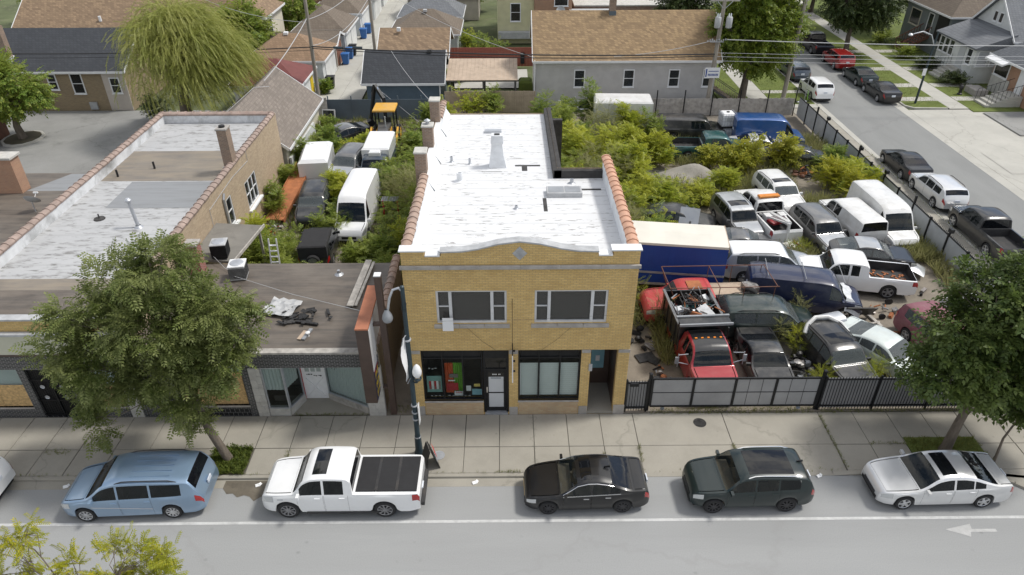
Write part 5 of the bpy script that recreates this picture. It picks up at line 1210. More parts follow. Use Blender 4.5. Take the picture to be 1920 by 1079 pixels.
# ---------------------------------------------------------------- houses and garages behind
def house(name, label, x0, x1, y0, y1, eave, ridge, axis, wm, rm, cat='house', hip=0.0, ov=.35, th=.14, trim='trim_white', base=None):
    t = thing(name, label, cat, ((x0 + x1) / 2, (y0 + y1) / 2, 0), 0, None, True)
    w_ = MB().box(x0, x1, y0, y1, -.1, eave)
    xm, ym = (x0 + x1) / 2, (y0 + y1) / 2
    if not hip:
        if axis == 'x':
            for x in (x0, x1): w_.quad((x, y0, eave), (x, y1, eave), (x, ym, ridge - .05))
        else:
            for y in (y0, y1): w_.quad((x0, y, eave), (x1, y, eave), (xm, y, ridge - .05))
    w_.o('wall', wm, t)
    X0, X1, Y0, Y1 = x0 - ov, x1 + ov, y0 - ov, y1 + ov
    half = (y1 - y0) / 2 if axis == 'x' else (x1 - x0) / 2
    ze = eave - (ridge - eave) * ov / half
    if axis == 'x': ra, rb = (X0 + hip, ym, ridge), (X1 - hip, ym, ridge)
    else: ra, rb = (xm, Y0 + hip, ridge), (xm, Y1 - hip, ridge)
    c = [(X0, Y0, ze), (X1, Y0, ze), (X1, Y1, ze), (X0, Y1, ze)]
    top = c + [ra, rb]; bot = [(p[0], p[1], p[2] - th) for p in top]
    F = [(0, 1, 5, 4), (2, 3, 4, 5), (1, 2, 5), (3, 0, 4)] if axis == 'x' else [(1, 2, 5, 4), (3, 0, 4, 5), (0, 1, 4), (2, 3, 5)]
    r_ = MB()
    if hip:
        r_.add(top, F); r_.add(bot, [f[::-1] for f in F])
        r_.add(c + bot[:4], [(0, 4, 5, 1), (1, 5, 6, 2), (2, 6, 7, 3), (3, 7, 4, 0)])
    else:
        r_.add(top, F[:2]); r_.add(bot, [f[::-1] for f in F[:2]])
        n = [(0, 1), (2, 3)] if axis == 'x' else [(1, 2), (3, 0)]
        for a, b in n: r_.quad(top[a], bot[a], bot[b], top[b])
        g_ = [(0, 4), (4, 3), (1, 5), (5, 2)] if axis == 'x' else [(0, 4), (4, 1), (3, 5), (5, 2)]
        for a, b in g_: r_.quad(top[a], bot[a], bot[b], top[b])
    r_ = r_.o('roof', rm, t)
    f = MB()
    if hip or axis == 'x': f.box(X0, X1, Y0 - .05, Y0 - .003, ze - th - .02, ze + .02); f.box(X0, X1, Y1 + .003, Y1 + .05, ze - th - .02, ze + .02)
    if hip or axis == 'y': f.box(X0 - .05, X0 - .003, Y0, Y1, ze - th - .02, ze + .02); f.box(X1 + .003, X1 + .05, Y0, Y1, ze - th - .02, ze + .02)
    if not hip:
        for (a, b) in (((0, 4), (4, 3), (1, 5), (5, 2)) if axis == 'x' else ((0, 4), (4, 1), (3, 5), (5, 2))):
            d = -.03 if (a in (0, 3) if axis == 'x' else a in (0, )) or (axis == 'x' and b == 3) else .03
            off = Vector((d, 0, -th / 2)) if axis == 'x' else Vector((0, -.03 if (a, b) in ((0, 4), (4, 1)) else .03, -th / 2))
            f.bar(Vector(top[a]) + off, Vector(top[b]) + off, .05, th + .05)
    f.o('fascia', trim, t)
    return t, r_
def win(t, face, u, z, w_, h, at, fm='trim_white', gm='house_glass', n=2, name='window', d=.06):
    """window standing proud on a wall: face 'S' (y=at, looks to -y), 'E' (x=at, +x), 'W'"""
    fr, pn, ml = MB(), MB(), MB()
    def bx(mb, a, b, c, e, p, q):
        if face == 'S': mb.box(a, b, at - q, at - p, c, e)
        elif face == 'E': mb.box(at + p, at + q, a, b, c, e)
        else: mb.box(at - q, at - p, a, b, c, e)
    k = .09
    bx(fr, u - w_ / 2 - k, u + w_ / 2 + k, z - k, z, .002, d); bx(fr, u - w_ / 2 - k, u + w_ / 2 + k, z + h, z + h + k, .002, d); bx(fr, u - w_ / 2 - k, u - w_ / 2, z, z + h, .002, d); bx(fr, u + w_ / 2, u + w_ / 2 + k, z, z + h, .002, d)
    f = fr.o(name, fm, t)
    bx(pn, u - w_ / 2, u + w_ / 2, z, z + h, .003, .015); pn.o('pane', gm, f)
    for j in range(1, n): bx(ml, u - w_ / 2, u + w_ / 2, z + h * j / n - .025, z + h * j / n + .025, .016, d - .01)
    if n > 1: ml.o('meeting_rail', fm, f)
    sl = MB(); bx(sl, u - w_ / 2 - k - .04, u + w_ / 2 + k + .04, z - k - .06, z - k - .002, .002, d + .05); sl.o('sill', fm, f)
    return f
# grey clapboard house
H1, H1r = house('grey_clapboard_house', 'long grey clapboard house with tan shingle roof behind the scrap yard', 2.45, 17.9, 38.7, 46.6, 4.35, 7.35, 'x', 'sid_grey', 'sh_tan', hip=0, ov=.3)
for x in (6.2, 10.45, 14.35): win(H1, 'S', x, 1.9, .78, 1.35, 38.7)
for x, g_ in ((4.9, 'frp'), (6.6, 'house_glass'), (16.9, 'frp')): win(H1, 'S', x, -.05, .75, .65, 38.7, gm=g_, n=1)
win(H1, 'S', 17.2, 1.9, .6, 1.35, 38.7)
ch = MB().box(8.9, 9.45, 42.2, 42.8, 6.6, 8.3).o('chimney', 'stack_brick', H1); MB().box(8.88, 9.47, 42.18, 42.82, 6.6, 7.35).o('flashing', 'blue_metal', ch); MB().bbox(8.85, 9.5, 42.15, 42.85, 8.302, 8.4, .02).o('chimney_cap', 'stone_light', ch)
MB().tube([(2.32, 38.5, 4.2), (2.32, 38.5, 0)], .06, 6).o('downpipe', 'trim_white', H1)
for x in (3.0, 5.9): MB().lathe([(.08, -.05), (.06, .05)], 8, (x, 38.6, 3.9 if x < 4 else 1.0)).o('wall_lamp', 'globe', H1)
st = thing('porch_stair', 'brown wooden stair with railing at the end of the grey house', 'stair', (19.2, 40, 0), ws=True)
for k in range(8): MB().box(18.0 + k * .3, 18.32 + k * .3, 39.0, 40.2, 1.5 - k * .2, 1.56 - k * .2).o('tread', 'deck', st)
for y in (39.0, 40.2): MB().bar((18.0, y, 2.45), (20.4, y, .95), .05).bar((18.0, y, 1.45), (20.4, y, -.05), .05, .2).o('stringer', 'deck_dark', st)
for k in range(12): MB().box(18.05 + k * .2, 18.08 + k * .2, 38.98, 39.02, 1.45 - k * .125, 2.4 - k * .125).o('baluster', 'deck', st)
# garages right of the alley
Ga, _ = house('blue_garage', 'dark blue garage with charcoal gable roof by the alley mouth', -12.2, -5.75, 38.6, 44.2, 2.55, 4.35, 'x', 'sid_blue', 'sh_dark', 'garage')
MB().tube([(-5.85, 38.45, 2.4), (-5.85, 38.45, 0)], .06, 6).o('downpipe', 'trim_white', Ga); MB().bbox(-7.0, -6.65, 41.0, 41.3, 4.2, 4.42, .03).o('roof_vent', 'iron', Ga)
Gb, _ = house('brown_garage', 'garage with plain brown shingle gable roof behind the blue one', -12.1, -5.9, 46.4, 53.2, 2.6, 4.3, 'x', 'sid_beige', 'sh_brown', 'garage')
MB().bbox(-10.7, -10.35, 48.9, 49.2, 4.15, 4.5, .03).o('roof_vent', 'trim_white', Gb)
Gc, _ = house('pale_garage', 'pale green garage with grey-brown hip roof further up the alley', -12.2, -5.3, 55.2, 61.3, 2.6, 4.3, 'x', 'sid_pale', 'sh_umber', 'garage', 3.0); MB().bbox(-9.0, -8.6, 57.5, 57.9, 4.1, 4.35, .03).o('roof_vent', 'trim_grey', Gc)
Gd, _ = house('grey_roof_garage', 'garage with light grey hip roof behind the pale green one', -12.3, -5.4, 63.3, 69.2, 2.6, 4.4, 'x', 'sid_white', 'sh_grey', 'garage', 3.0)
Ge, _ = house('far_dark_garage', 'farthest dark roofed garage on the right of the alley', -12.2, -3.6, 72.5, 79, 2.8, 4.4, 'x', 'sid_beige', 'sh_dark', 'garage', 0)
Gf, _ = house('last_garage', 'small grey roofed garage at the far end of the alley right side', -12.0, -5, 81, 88, 2.8, 4.4, 'x', 'sid_white', 'sh_grey', 'garage', 3)
# left of the alley
Gg, _ = house('red_roof_garage', 'white garage with dark red hip roof beside the alley pole', -23.5, -17.9, 38.0, 43.2, 2.55, 3.9, 'x', 'sid_white', 'roof_red', 'garage', 2.6)
MB().box(-17.895, -17.84, 39.0, 41.6, 0, 2.2).o('garage_door', 'garage_white', Gg); MB().box(-17.895, -17.85, 41.9, 42.8, 0, 2.1).o('side_door', 'sign_yellow', Gg)
Gh, _ = house('orange_roof_garage', 'garage with orange-brown hip roof behind the red roofed one', -24.3, -17.4, 45.0, 50.6, 2.7, 4.3, 'x', 'sid_white', 'sh_orange', 'garage', 2.9)
MB().box(-17.395, -17.34, 46.0, 49.4, 0, 2.2).o('garage_door', 'garage_white', Gh); MB().bbox(-21.3, -20.9, 47.5, 47.9, 4.2, 4.45, .03).o('roof_vent', 'trim_white', Gh)
Gi, _ = house('umber_garage', 'flat grey-brown roofed garage with brown door along the alley', -24, -17.5, 51.6, 54.6, 2.6, 3.2, 'x', 'sid_beige', 'sh_umber', 'garage', 0); MB().box(-17.495, -17.44, 51.9, 54.2, 0, 2.2).o('garage_door', 'garage_brown', Gi)
Gj, _ = house('tan_garage', 'white garage with tan pyramid roof and two doors on the alley', -22.6, -17.3, 55.4, 62.0, 2.8, 4.6, 'y', 'sid_white', 'sh_umber', 'garage', 3.1)
for a in (55.9, 58.9): MB().box(-17.295, -17.24, a, a + 2.5, 0, 2.2).o('garage_door', 'garage_white', Gj)
Gk, _ = house('umber_pyramid_garage', 'dark pyramid roofed garage with white vent up the alley', -22.8, -17.2, 64.4, 70.4, 2.8, 4.6, 'y', 'sid_white', 'sh_umber', 'garage', 3.0); MB().box(-17.195, -17.14, 65.2, 69.4, 0, 2.2).o('garage_door', 'garage_white', Gk); MB().bbox(-20.2, -19.8, 66.0, 66.4, 4.35, 4.65, .03).o('roof_vent', 'trim_white', Gk)
Gl, _ = house('slate_garage', 'dark slate roofed garage at the far left end of the alley', -22.8, -16.9, 72.5, 78.5, 2.8, 4.4, 'y', 'sid_white', 'sh_dark', 'garage', 3.0); MB().box(-16.895, -16.84, 73, 77.6, 0, 2.2).o('garage_door', 'garage_white', Gl)
Gm, _ = house('end_garage', 'last garage on the left of the alley with grey roof', -22.8, -16.9, 80.5, 88, 2.8, 4.4, 'y', 'sid_white', 'sh_grey', 'garage', 3.0)
# shingled cottage behind the long building
Hs, _ = house('shingled_cottage', 'cottage with weathered shingle gable roof behind the long building', -21.3, -15.3, 23.9, 33.6, 2.75, 5.05, 'y', 'trim_cream', 'sh_weather', 'house', 0, .4)
MB().box(-19.2, -17.4, 23.36, 23.46, 3.9, 4.0).bar((-19.3, 23.4, 3.95), (-18.3, 23.4, 4.65), .1).bar((-18.3, 23.4, 4.65), (-17.3, 23.4, 3.95), .1).o('gable_trim', 'trim_white', Hs)
MB().tube([(-20.0, 26.0, 3.9), (-18.3, 28.6, 5.1), (-17.6, 29.8, 4.8)], .02, 5).o('roof_cable', 'wire_pale', Hs)
pw_ = tag(MB().box(-15.2, -15.05, 24.0, 31.0, -.1, 1.6).o('block_wall', 'sid_white'), 'low white block wall beside the shingled cottage', 'wall')
# brick house far left
Hb, _ = house('brick_house', 'brown brick house with charcoal roof on the far left', -52, -32.9, 38.7, 47.3, 3.55, 6.0, 'x', 'brown_brick', 'sh_dark', hip=0, ov=.25)
win(Hb, 'S', -39.1, 1.9, .62, 1.2, 38.7); win(Hb, 'S', -37.0, 1.55, .85, 1.6, 38.7)
MB().box(-34.75, -32.85, 38.62, 38.695, 0, 3.4).o('siding_panel', 'sid_beige', Hb); win(Hb, 'S', -33.75, 1.6, .7, 1.2, 38.61)
ch = MB().box(-43.0, -42.5, 39.4, 40.0, 3.6, 6.9).o('chimney', 'stack_brick', Hb); MB().box(-43.05, -42.45, 39.35, 40.05, 3.6, 4.4).o('flashing', 'trim_white', ch)
sv_ = MB().box(-36.5, -35.85, 38.55, 38.69, .1, .75).o('window_grille', 'galv', Hb)
Hc, _ = house('tan_roof_house', 'long house with brown shingle roof behind the brick house', -50, -31.0, 52.5, 61.5, 3.6, 6.4, 'x', 'brown_brick', 'sh_brown', hip=0, ov=.3)
for x in (-45, -38.5, -33): MB().bbox(x, x + .45, 56.3, 56.7, 6.1, 6.5, .03).o('roof_vent', 'trim_white', Hc)
MB().tube([(-41.5, 53.5, 4.2), (-41.5, 53.5, 4.7)], .15, 8).o('roof_vent', 'trim_white', Hc)
Hd, _ = house('brown_hip_house', 'brown hip roofed house with white windows behind the willow', -41, -26.5, 66, 76, 4.6, 7.4, 'x', 'rust_brick', 'sh_brown', hip=3.5)
for y in (67.5, 69.5, 72): win(Hd, 'E', y, 1.6, .9, 1.8, -26.5)
He, _ = house('cream_bungalow', 'house with tan roof and white trimmed window above the willow', -33, -24.6, 52.6, 59.2, 4.9, 7.2, 'y', 'trim_cream', 'sh_brown', hip=2.5)
win(He, 'E', 54.3, 2.6, 1.5, 1.5, -24.6); win(He, 'S', -26.2, 2.4, .9, 1.5, 52.6)
Hf, _ = house('far_brick_flat', 'orange brick flats beyond the garages on the left', -31.5, -24.5, 80, 92, 6.5, 8, 'y', 'rust_brick', 'sh_brown', hip=3)
win(Hf, 'S', -29, 2.5, 1, 1.6, 80); win(Hf, 'S', -26.5, 2.5, 1, 1.6, 80)
tag(MB().box(-24.3, -17, 93, 93.2, 0, 2.2).o('white_yard_wall', 'sid_white'), 'white yard wall at the end of the left yards', 'wall')
# cream and brick houses in the middle
Hg, _ = house('cream_house', 'pale yellow clapboard house behind the garages', -1.1, 3.0, 61.0, 70, 7.5, 9, 'y', 'sid_cream', 'sh_brown')
win(Hg, 'S', .95, 2.4, 1.0, 1.8, 61.0); MB().box(-1.0, 2.9, 60.2, 60.95, .6, 1.3).o('porch_skirt', 'trim_grey', Hg)
Hh, _ = house('rust_brick_house', 'orange-brown brick house next to the pale yellow one', 3.02, 7.2, 60.6, 72, 7.5, 9, 'y', 'rust_brick', 'sh_brown')
win(Hh, 'S', 6.0, 4.1, 1.4, 1.6, 60.6, n=2); win(Hh, 'S', 5.6, .8, .8, 1.4, 60.6)
dsh = MB().lathe([(0, 0), (.3, .04), (.5, .16)], 14); M_ = Matrix.Translation((5.9, 59.6, 3.7)) @ Matrix.Rotation(R(60), 4, 'X'); dsh.v = [tuple(M_ @ Vector(v)) for v in dsh.v]; dsh.o('satellite_dish', 'trim_grey', Hh, True)
Hi = thing('old_brick_flats', 'long low flat-roofed old brick building behind the grey house', 'building', (16, 72, 0), ws=True)
MB().box(7.7, 34, 62.5, 80, -.1, 3.6).o('wall', 'old_wall', Hi); MB().bbox(7.6, 34.1, 62.4, 80.1, 3.602, 3.75, .03).o('coping', 'stone_light', Hi); MB().box(9.8, 11.4, 62.4, 62.49, 1.0, 3.0).o('door', 'sid_white', Hi)
for x in (13, 17, 26): win(Hi, 'S', x, 1.2, 1.0, 1.4, 62.4)
Hj, _ = house('white_flat_house', 'white walled house between the rust brick house and the old flats', 7.3, 11.5, 55, 61.5, 3.5, 4.0, 'x', 'sid_white', 'trim_grey')
# covered patio and fences behind the main building
Dk = thing('patio_roof', 'flat tan patio roof on posts beside the blue garage', 'patio roof', (-2.2, 41, 0), ws=True)
for k in range(18): MB().obox((-5.15 + k * .345, 41.0, 2.75), (.335, 4.9, .05), rx=R(6)).o('roof_board', 'deck', Dk)
for x in (-5.0, -2.1, .7):
    for y in (38.8, 43.2): MB().box(x - .07, x + .07, y - .07, y + .07, 0, 2.5 if y < 40 else 2.9).o('post', 'deck_dark', Dk)
MB().box(-5.3, .95, 38.6, 38.7, 2.35, 2.5).o('beam', 'deck_dark', Dk)
pt_ = thing('patio_table', 'dark glass patio table under the tan roof', 'table', (-.6, 40.2, 0)); MB().lathe([(.7, .72), (.7, .75), (0, .75)], 20).o('top', 'blue_metal', pt_)
for a in range(4): MB().tube([(.4 * math.cos(a * 1.57), .4 * math.sin(a * 1.57), 0), (.3 * math.cos(a * 1.57), .3 * math.sin(a * 1.57), .72)], .025, 6).o('leg', 'iron', pt_)
tag(MB().bbox(1.0, 2.2, 40.2, 41.6, 0, 1.9, .2).o('clipped_hedge', 'lawn'), 'clipped green hedge block by the grey house', 'hedge')
tag(MB().bbox(1.55, 2.35, 39.6, 40.2, 0, .9, .05).o('wicker_crate', 'deck'), 'brown wicker crate against the grey house corner', 'crate')
rw = thing('red_wall', 'long dark red board fence behind the patio', 'fence', (-1.5, 51.5, 0), ws=True)
for k in range(27): MB().box(-6.0 + k * .32, -5.69 + k * .32, 51.5, 51.56, 0, 1.9).o('board', 'rust_wall', rw)
tag(MB().box(1.35, 1.75, 51.38, 51.46, .3, 1.4).o('black_locker', 'iron'), 'black box hung on the red fence', 'box')
wf = thing('wood_fence', 'tan vertical board fence between the patio and the grey house', 'fence', (-1, 37.6, 0), ws=True)
for k in range(52): MB().box(-5.4 + k * .15, -5.26 + k * .15, 37.6, 37.63, 0, 1.85 + random.uniform(-.02, .02)).o('board', 'deck', wf)
MB().box(-5.4, 2.4, 37.63, 37.68, .4, .5).box(-5.4, 2.4, 37.63, 37.68, 1.4, 1.5).o('rail', 'deck', wf)
bf = thing('blue_steel_fence', 'tall slate blue sheet steel fence closing the alley end', 'fence', (-11, 36, 0), ws=True)
for k in range(6): MB().box(-17.0 + k * 1.95, -15.07 + k * 1.95, 36.0 + .02 * (k % 2), 36.04 + .02 * (k % 2), 0, 1.72).o('panel', 'blue_metal', bf)
for k in range(7): MB().tube([(-17.0 + k * 1.95, 36.1, 0), (-17.0 + k * 1.95, 36.1, 2.0)], .05, 6).o('post', 'blue_metal', bf)
tag(MB().obox((-15.6, 35.5, 1.0), (1.1, .06, 2.0), R(4), R(-10)).o('leaning_panel', 'wood_grey'), 'grey wooden panel leaning on the blue fence', 'panel')
lw = thing('leaning_window', 'white framed window leaning in the back yard', 'window', (-14.9, 34.8, 0)); fr = MB(); fr.obox((0, 0, .06), (1.1, .06, .1)); fr.obox((0, -.0, 1.2), (1.1, .06, .1)); fr.obox((-.52, 0, .63), (.08, .06, 1.1)); fr.obox((.52, 0, .63), (.08, .06, 1.1)); fr.o('frame', 'trim_white', lw); MB().obox((0, 0, .63), (.98, .02, 1.06)).o('pane', 'house_glass', lw); lw.rotation_euler = (R(-14), 0, R(-8))
# houses across the side street
Hk, _ = house('dark_trim_house', 'grey house with brown hip roof and dark stair across the street', 45.6, 62, 53.2, 62.5, 4.6, 8.2, 'x', 'sid_slate', 'sh_umber', hip=4.6)
win(Hk, 'W', 60.2, 2.1, 2.0, 1.5, 45.6, 'trim_cream', n=1); win(Hk, 'W', 57.0, 1.9, .9, 1.9, 45.6, n=1)
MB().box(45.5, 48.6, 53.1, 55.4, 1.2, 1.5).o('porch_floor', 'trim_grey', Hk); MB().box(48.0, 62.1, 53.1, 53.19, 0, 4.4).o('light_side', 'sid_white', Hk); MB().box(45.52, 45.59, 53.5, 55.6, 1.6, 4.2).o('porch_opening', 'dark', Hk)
ch = MB().box(49.3, 50.2, 56.6, 57.4, 6.0, 8.9).o('chimney', 'rust_brick', Hk); MB().box(49.2, 50.3, 56.5, 57.5, 6.0, 6.9).o('flashing', 'trim_grey', ch)
MB().add([(47.6, 59, 6.0), (50, 59, 6.0), (47.6, 61, 6.0), (50, 61, 6.0), (47.6, 59, 7.2), (50, 59, 7.4), (47.6, 61, 7.2), (50, 61, 7.4)], [(0, 1, 5, 4), (0, 4, 6, 2), (2, 6, 7, 3), (4, 5, 7, 6)]).o('dormer', 'sid_white', Hk)
ss_ = thing('dark_stair', 'dark brown wooden stair up to the grey house across the street', 'stair', (44.2, 57.4, 0), ws=True)
for k in range(9): MB().box(43.0 + k * .3, 43.32 + k * .3, 56.4, 58.2, .15 + k * .17, .2 + k * .17).o('tread', 'wood_brown', ss_)
for y in (56.4, 58.2):
    MB().bar((43.0, y, 1.0), (45.7, y, 2.6), .08).bar((43.0, y, .1), (45.7, y, 1.6), .06, .25).o('handrail', 'wood_brown', ss_)
    for k in range(10): MB().box(43.1 + k * .28, 43.15 + k * .28, y - .02, y + .02, .15 + k * .16, 1.05 + k * .165).o('baluster', 'wood_brown', ss_)
Hl, _ = house('white_clapboard_house', 'white clapboard house with grey gable roof and glazed porch', 47.0, 66, 44.6, 51.8, 4.4, 7.6, 'x', 'sid_white', 'sh_grey', hip=0, ov=.4)
win(Hl, 'W', 47.8, 5.0, .5, .8, 47.0, n=1); win(Hl, 'W', 48.7, 5.0, .5, .8, 47.0, n=1)
MB().box(43.9, 46.98, 45.0, 51.4, -.1, 3.5).o('porch_wall', 'sid_white', Hl)
pr = MB(); pr.add([(43.5, 44.6, 3.35), (43.5, 51.8, 3.35), (47.0, 51.8, 4.6), (47.0, 44.6, 4.6), (45.4, 46.6, 4.25), (45.4, 49.8, 4.25), (43.5, 44.6, 3.2), (43.5, 51.8, 3.2), (47.0, 44.6, 3.2), (47.0, 51.8, 3.2)], [(0, 1, 5, 4), (0, 4, 3), (1, 2, 5), (4, 5, 2, 3), (0, 6, 7, 1), (0, 3, 8, 6), (1, 7, 9, 2)]); pr.o('porch_roof', 'sh_grey', Hl)
for y in (49.0, 49.9, 50.8): win(Hl, 'W', y, 1.7, .68, 1.3, 43.9)
win(Hl, 'W', 45.8, 1.7, .7, 1.3, 43.9); MB().box(43.84, 43.89, 46.6, 47.6, .9, 3.0).o('porch_door', 'frp', Hl)
for x in (44.7, 46.0): win(Hl, 'S', x, 1.7, .9, 1.3, 45.0, gm='frp')
cs = thing('concrete_steps', 'concrete steps with iron railing up to the white porch', 'steps', (42.8, 48.2, 0), ws=True)
for k in range(5): MB().bbox(42.0 + k * .38, 43.88, 46.4, 48.4, .2 * k, .2 * (k + 1) - .003, .02).o('step', 'concrete_light', cs)
for k in range(6): MB().tube([(42.2 + k * .32, 48.3, .3 + k * .17), (42.2 + k * .32, 48.3, 1.1 + k * .17)], .015, 4).o('baluster', 'iron', cs)
Hm, _ = house('brick_bungalow', 'brown brick bungalow with grey roof and white awning across the street', 45.0, 62, 36.6, 43.4, 3.6, 6.4, 'x', 'rust_brick', 'sh_grey', hip=3.4, ov=.5)
win(Hm, 'W', 42.2, 1.6, 1.9, 1.3, 45.0, n=1, fm='trim_white'); MB().box(44.94, 44.99, 40.6, 43.3, 0, 1.5).o('stone_base', 'stone_light', Hm); MB().box(44.9, 44.99, 38.7, 39.6, .9, 3.1).o('front_door', 'trim_white', Hm)
aw_ = MB().add([(44.98, 40.8, 3.35), (44.98, 43.5, 3.35), (43.9, 43.5, 2.95), (43.9, 40.8, 2.95), (44.98, 40.8, 3.25), (44.98, 43.5, 3.25), (43.9, 43.5, 2.78), (43.9, 40.8, 2.78)], [(0, 1, 2, 3), (4, 7, 6, 5), (3, 2, 6, 7), (0, 3, 7, 4), (1, 5, 6, 2)]).o('awning', 'plastic_white', Hm)
MB().bbox(49, 51.5, 39.0, 40.6, 5.7, 6.35, .1).o('roof_box', 'plastic_white', Hm)
c2 = thing('bungalow_steps', 'long concrete steps with iron railing at the brick bungalow', 'steps', (43, 39, 0), ws=True)
for k in range(5): MB().bbox(41.9 + k * .45, 44.95, 38.2, 40.0, .18 * k, .18 * (k + 1) - .003, .02).o('step', 'concrete_light', c2)
for k in range(8): MB().tube([(42.0 + k * .36, 40.0, .1 + k * .12), (42.0 + k * .36, 40.0, 1.1 + k * .12)], .018, 4).tube([(42.0 + k * .36, 38.25, .1 + k * .12), (42.0 + k * .36, 38.25, 1.1 + k * .12)], .018, 4).o('baluster', 'iron', c2)
MB().tube([(42, 40, 1.1), (44.9, 40, 2.0)], .02, 5).tube([(42, 38.25, 1.1), (44.9, 38.25, 2.0)], .02, 5).o('handrail', 'iron', c2)
tag(MB().bbox(42.6, 43.8, 41.2, 42.9, 0, .55, .05).o('planter_box', 'stone'), 'low grey stone planter before the brick bungalow', 'planter')
hyd = thing('garden_statue', 'small dark garden ornament on the lawn of the bungalow', 'ornament', (41.6, 41.8, 0)); MB().lathe([(.22, 0), (.22, .1), (.14, .15), (.12, .45), (.2, .6), (.16, .8), (.06, .88), (0, .9)], 12).o('figure', 'scrap_dark', hyd, True)
# ---------------------------------------------------------------- vehicles on the main road
PI = math.pi
FG = 'vehicles parked along the main road'
v, i_ = car('minivan', 'light blue minivan parked at the left of the main road', 'minivan', 'minivan', -13.62, -4.33, PI + R(2.5), 'p_lightblue', FG, racks='bed_dark', z=RZ, rstyle='multi', handles='p_lightblue', strip='chrome')
for s in np.linspace(-.5, .5, 5):
    P_ = i_['G']; MB().bar((-.1, s, 1.765 - .10 * s * s), (-1.5, s, 1.755 - .10 * s * s), .035, .02).o('roof_rib', 'p_lightblue', v)
v, i_ = car('pickup_truck', 'white crew cab pickup with black folding bed cover on the main road', 'pickup truck', 'pickup', -6.08, -4.30, PI, 'p_white', FG, L=5.7, H=1.92, z=RZ, rstyle='multi', rims='steel_rim', handles='p_white', open_bed=False, sunroof=(.345, .43), gm='car_glass')
x0, x1 = i_['X'][i_['idx'](.60)], i_['X'][i_['idx'](.985)]
for k in range(3):
    a = x0 + (x1 - x0) * k / 3; b = x0 + (x1 - x0) * (k + 1) / 3
    MB().bbox(b + .012, a - .012, -.82, .82, 1.21, 1.262, .012).o('bed_cover_panel', 'canvas', v)
    if k: MB().box(a - .05, a + .05, -.80, .80, 1.262, 1.272).o('cover_hinge', 'bed_dark', v)
for sd in (-1, 1): MB().bbox(-1.35, 1.25, .93 * sd - .09, .93 * sd + .09, .30, .36, .02).o('running_board', 'bed_dark', v)
MB().bbox(-2.99, -2.86, -.80, .80, .45, .62, .02).o('rear_bumper', 'bed_dark', v); MB().box(2.0, 2.2, .975, .985, .98, 1.02).o('badge', 'galv', v)
v, i_ = car('sedan', 'glossy black sedan with chrome window trim parked on the main road', 'sedan', 'sedan', 2.78, -4.28, PI + R(1.2), 'p_black', FG, L=4.5, z=RZ, rims='alloy_dark', rstyle='ten', handles='chrome', sunroof=(.445, .54), trim='chrome', seatm='seat_tan')
for sd in (-1, 1):
    i0, i1 = i_['idx'](.30), i_['idx'](.76); mid = i_['idx'](.55)
    MB().bar(Vector(i_['G'][i0, 5]) * Vector((1, sd, 1)), Vector(i_['G'][i1, 5]) * Vector((1, sd, 1)), .02, .03).o('window_trim', 'chrome', v)
    pts = [tuple(Vector(i_['G'][i_['idx'](s), 9]) * Vector((1, sd, 1))) for s in (.30, .36, .42, .5, .58, .66, .70)]; MB().tube(pts, .014, 5).o('window_trim', 'chrome', v)
MB().obox((-.75, 0, 1.47), (.22, .03, .07), ry=R(8)).o('antenna_fin', 'p_black', v)
v, i_ = car('suv', 'dark green suv with black wheels parked right of the black sedan', 'suv', 'suv', 8.78, -4.28, PI + R(1), 'p_dkgreen', FG, L=4.45, z=RZ, rims='alloy_dark', rstyle='multi', handles='p_dkgreen', racks='chrome', sunroof=(.45, .80), seatm='seat_tan')
MB().obox((-1.75, 0, 1.68), (.22, .03, .08), ry=R(8)).o('antenna_fin', 'p_black', v)
v, i_ = car('sedan', 'silver sedan with open sunroof parked at the right of the main road', 'sedan', 'sedan', 15.87, -4.18, PI + R(1.2), 'p_silver', FG, L=4.88, z=RZ, rims='alloy', rstyle='five', handles='p_silver', sunroof=(.44, .56), trim='alloy_dark')
MB().obox((-1.0, 0, 1.44), (.2, .03, .07), ry=R(8)).o('antenna_fin', 'p_black', v)
car('suv', 'white car with black bumper cut off by the left edge', 'suv', 'suv', -21.15, -4.2, PI, 'p_white', FG, z=RZ)
# ---------------------------------------------------------------- side street
SG = 'cars parked along the side street'
car('sedan', 'black sedan parked beside the long steel fence', 'sedan', 'sedan', 28.5, 25.0, PI / 2, 'p_black', SG, z=RZ, handles='p_black')
car('wagon', 'silver wagon with roof rails behind the black sedan', 'wagon', 'suv', 28.5, 20.5, PI / 2, 'p_silver', SG, H=1.62, z=RZ, racks='bed_dark')
car('pickup_truck', 'black pickup at the right edge of the picture', 'pickup truck', 'pickup', 28.5, 14.6, PI / 2, 'p_charcoal', SG, z=RZ)
car('suv', 'white suv parked by the electric scooter', 'suv', 'suv', 28.3, 42.0, PI / 2, 'p_white', SG, L=4.4, z=RZ)
car('sedan', 'black sedan nearest the driveway on the far side of the side street', 'sedan', 'sedan', 34.1, 41.5, PI / 2, 'p_black', SG, z=RZ)
car('sedan', 'dark green sedan between the black sedan and the red suv', 'sedan', 'sedan', 34.1, 46.2, PI / 2, 'p_dkgreen', SG, z=RZ)
car('suv', 'red suv parked across the side street', 'suv', 'suv', 34.05, 51.5, PI / 2, 'p_red', SG, z=RZ)
car('pickup_truck', 'dark grey pickup farthest up the side street', 'pickup truck', 'pickup', 33.9, 57.6, PI / 2, 'p_charcoal', SG, z=RZ)
car('hatchback', 'dark blue car half hidden behind the leaning utility pole', 'hatchback', 'suv', 28.35, 48.0, PI / 2, 'p_slate', SG, H=1.5, z=RZ)
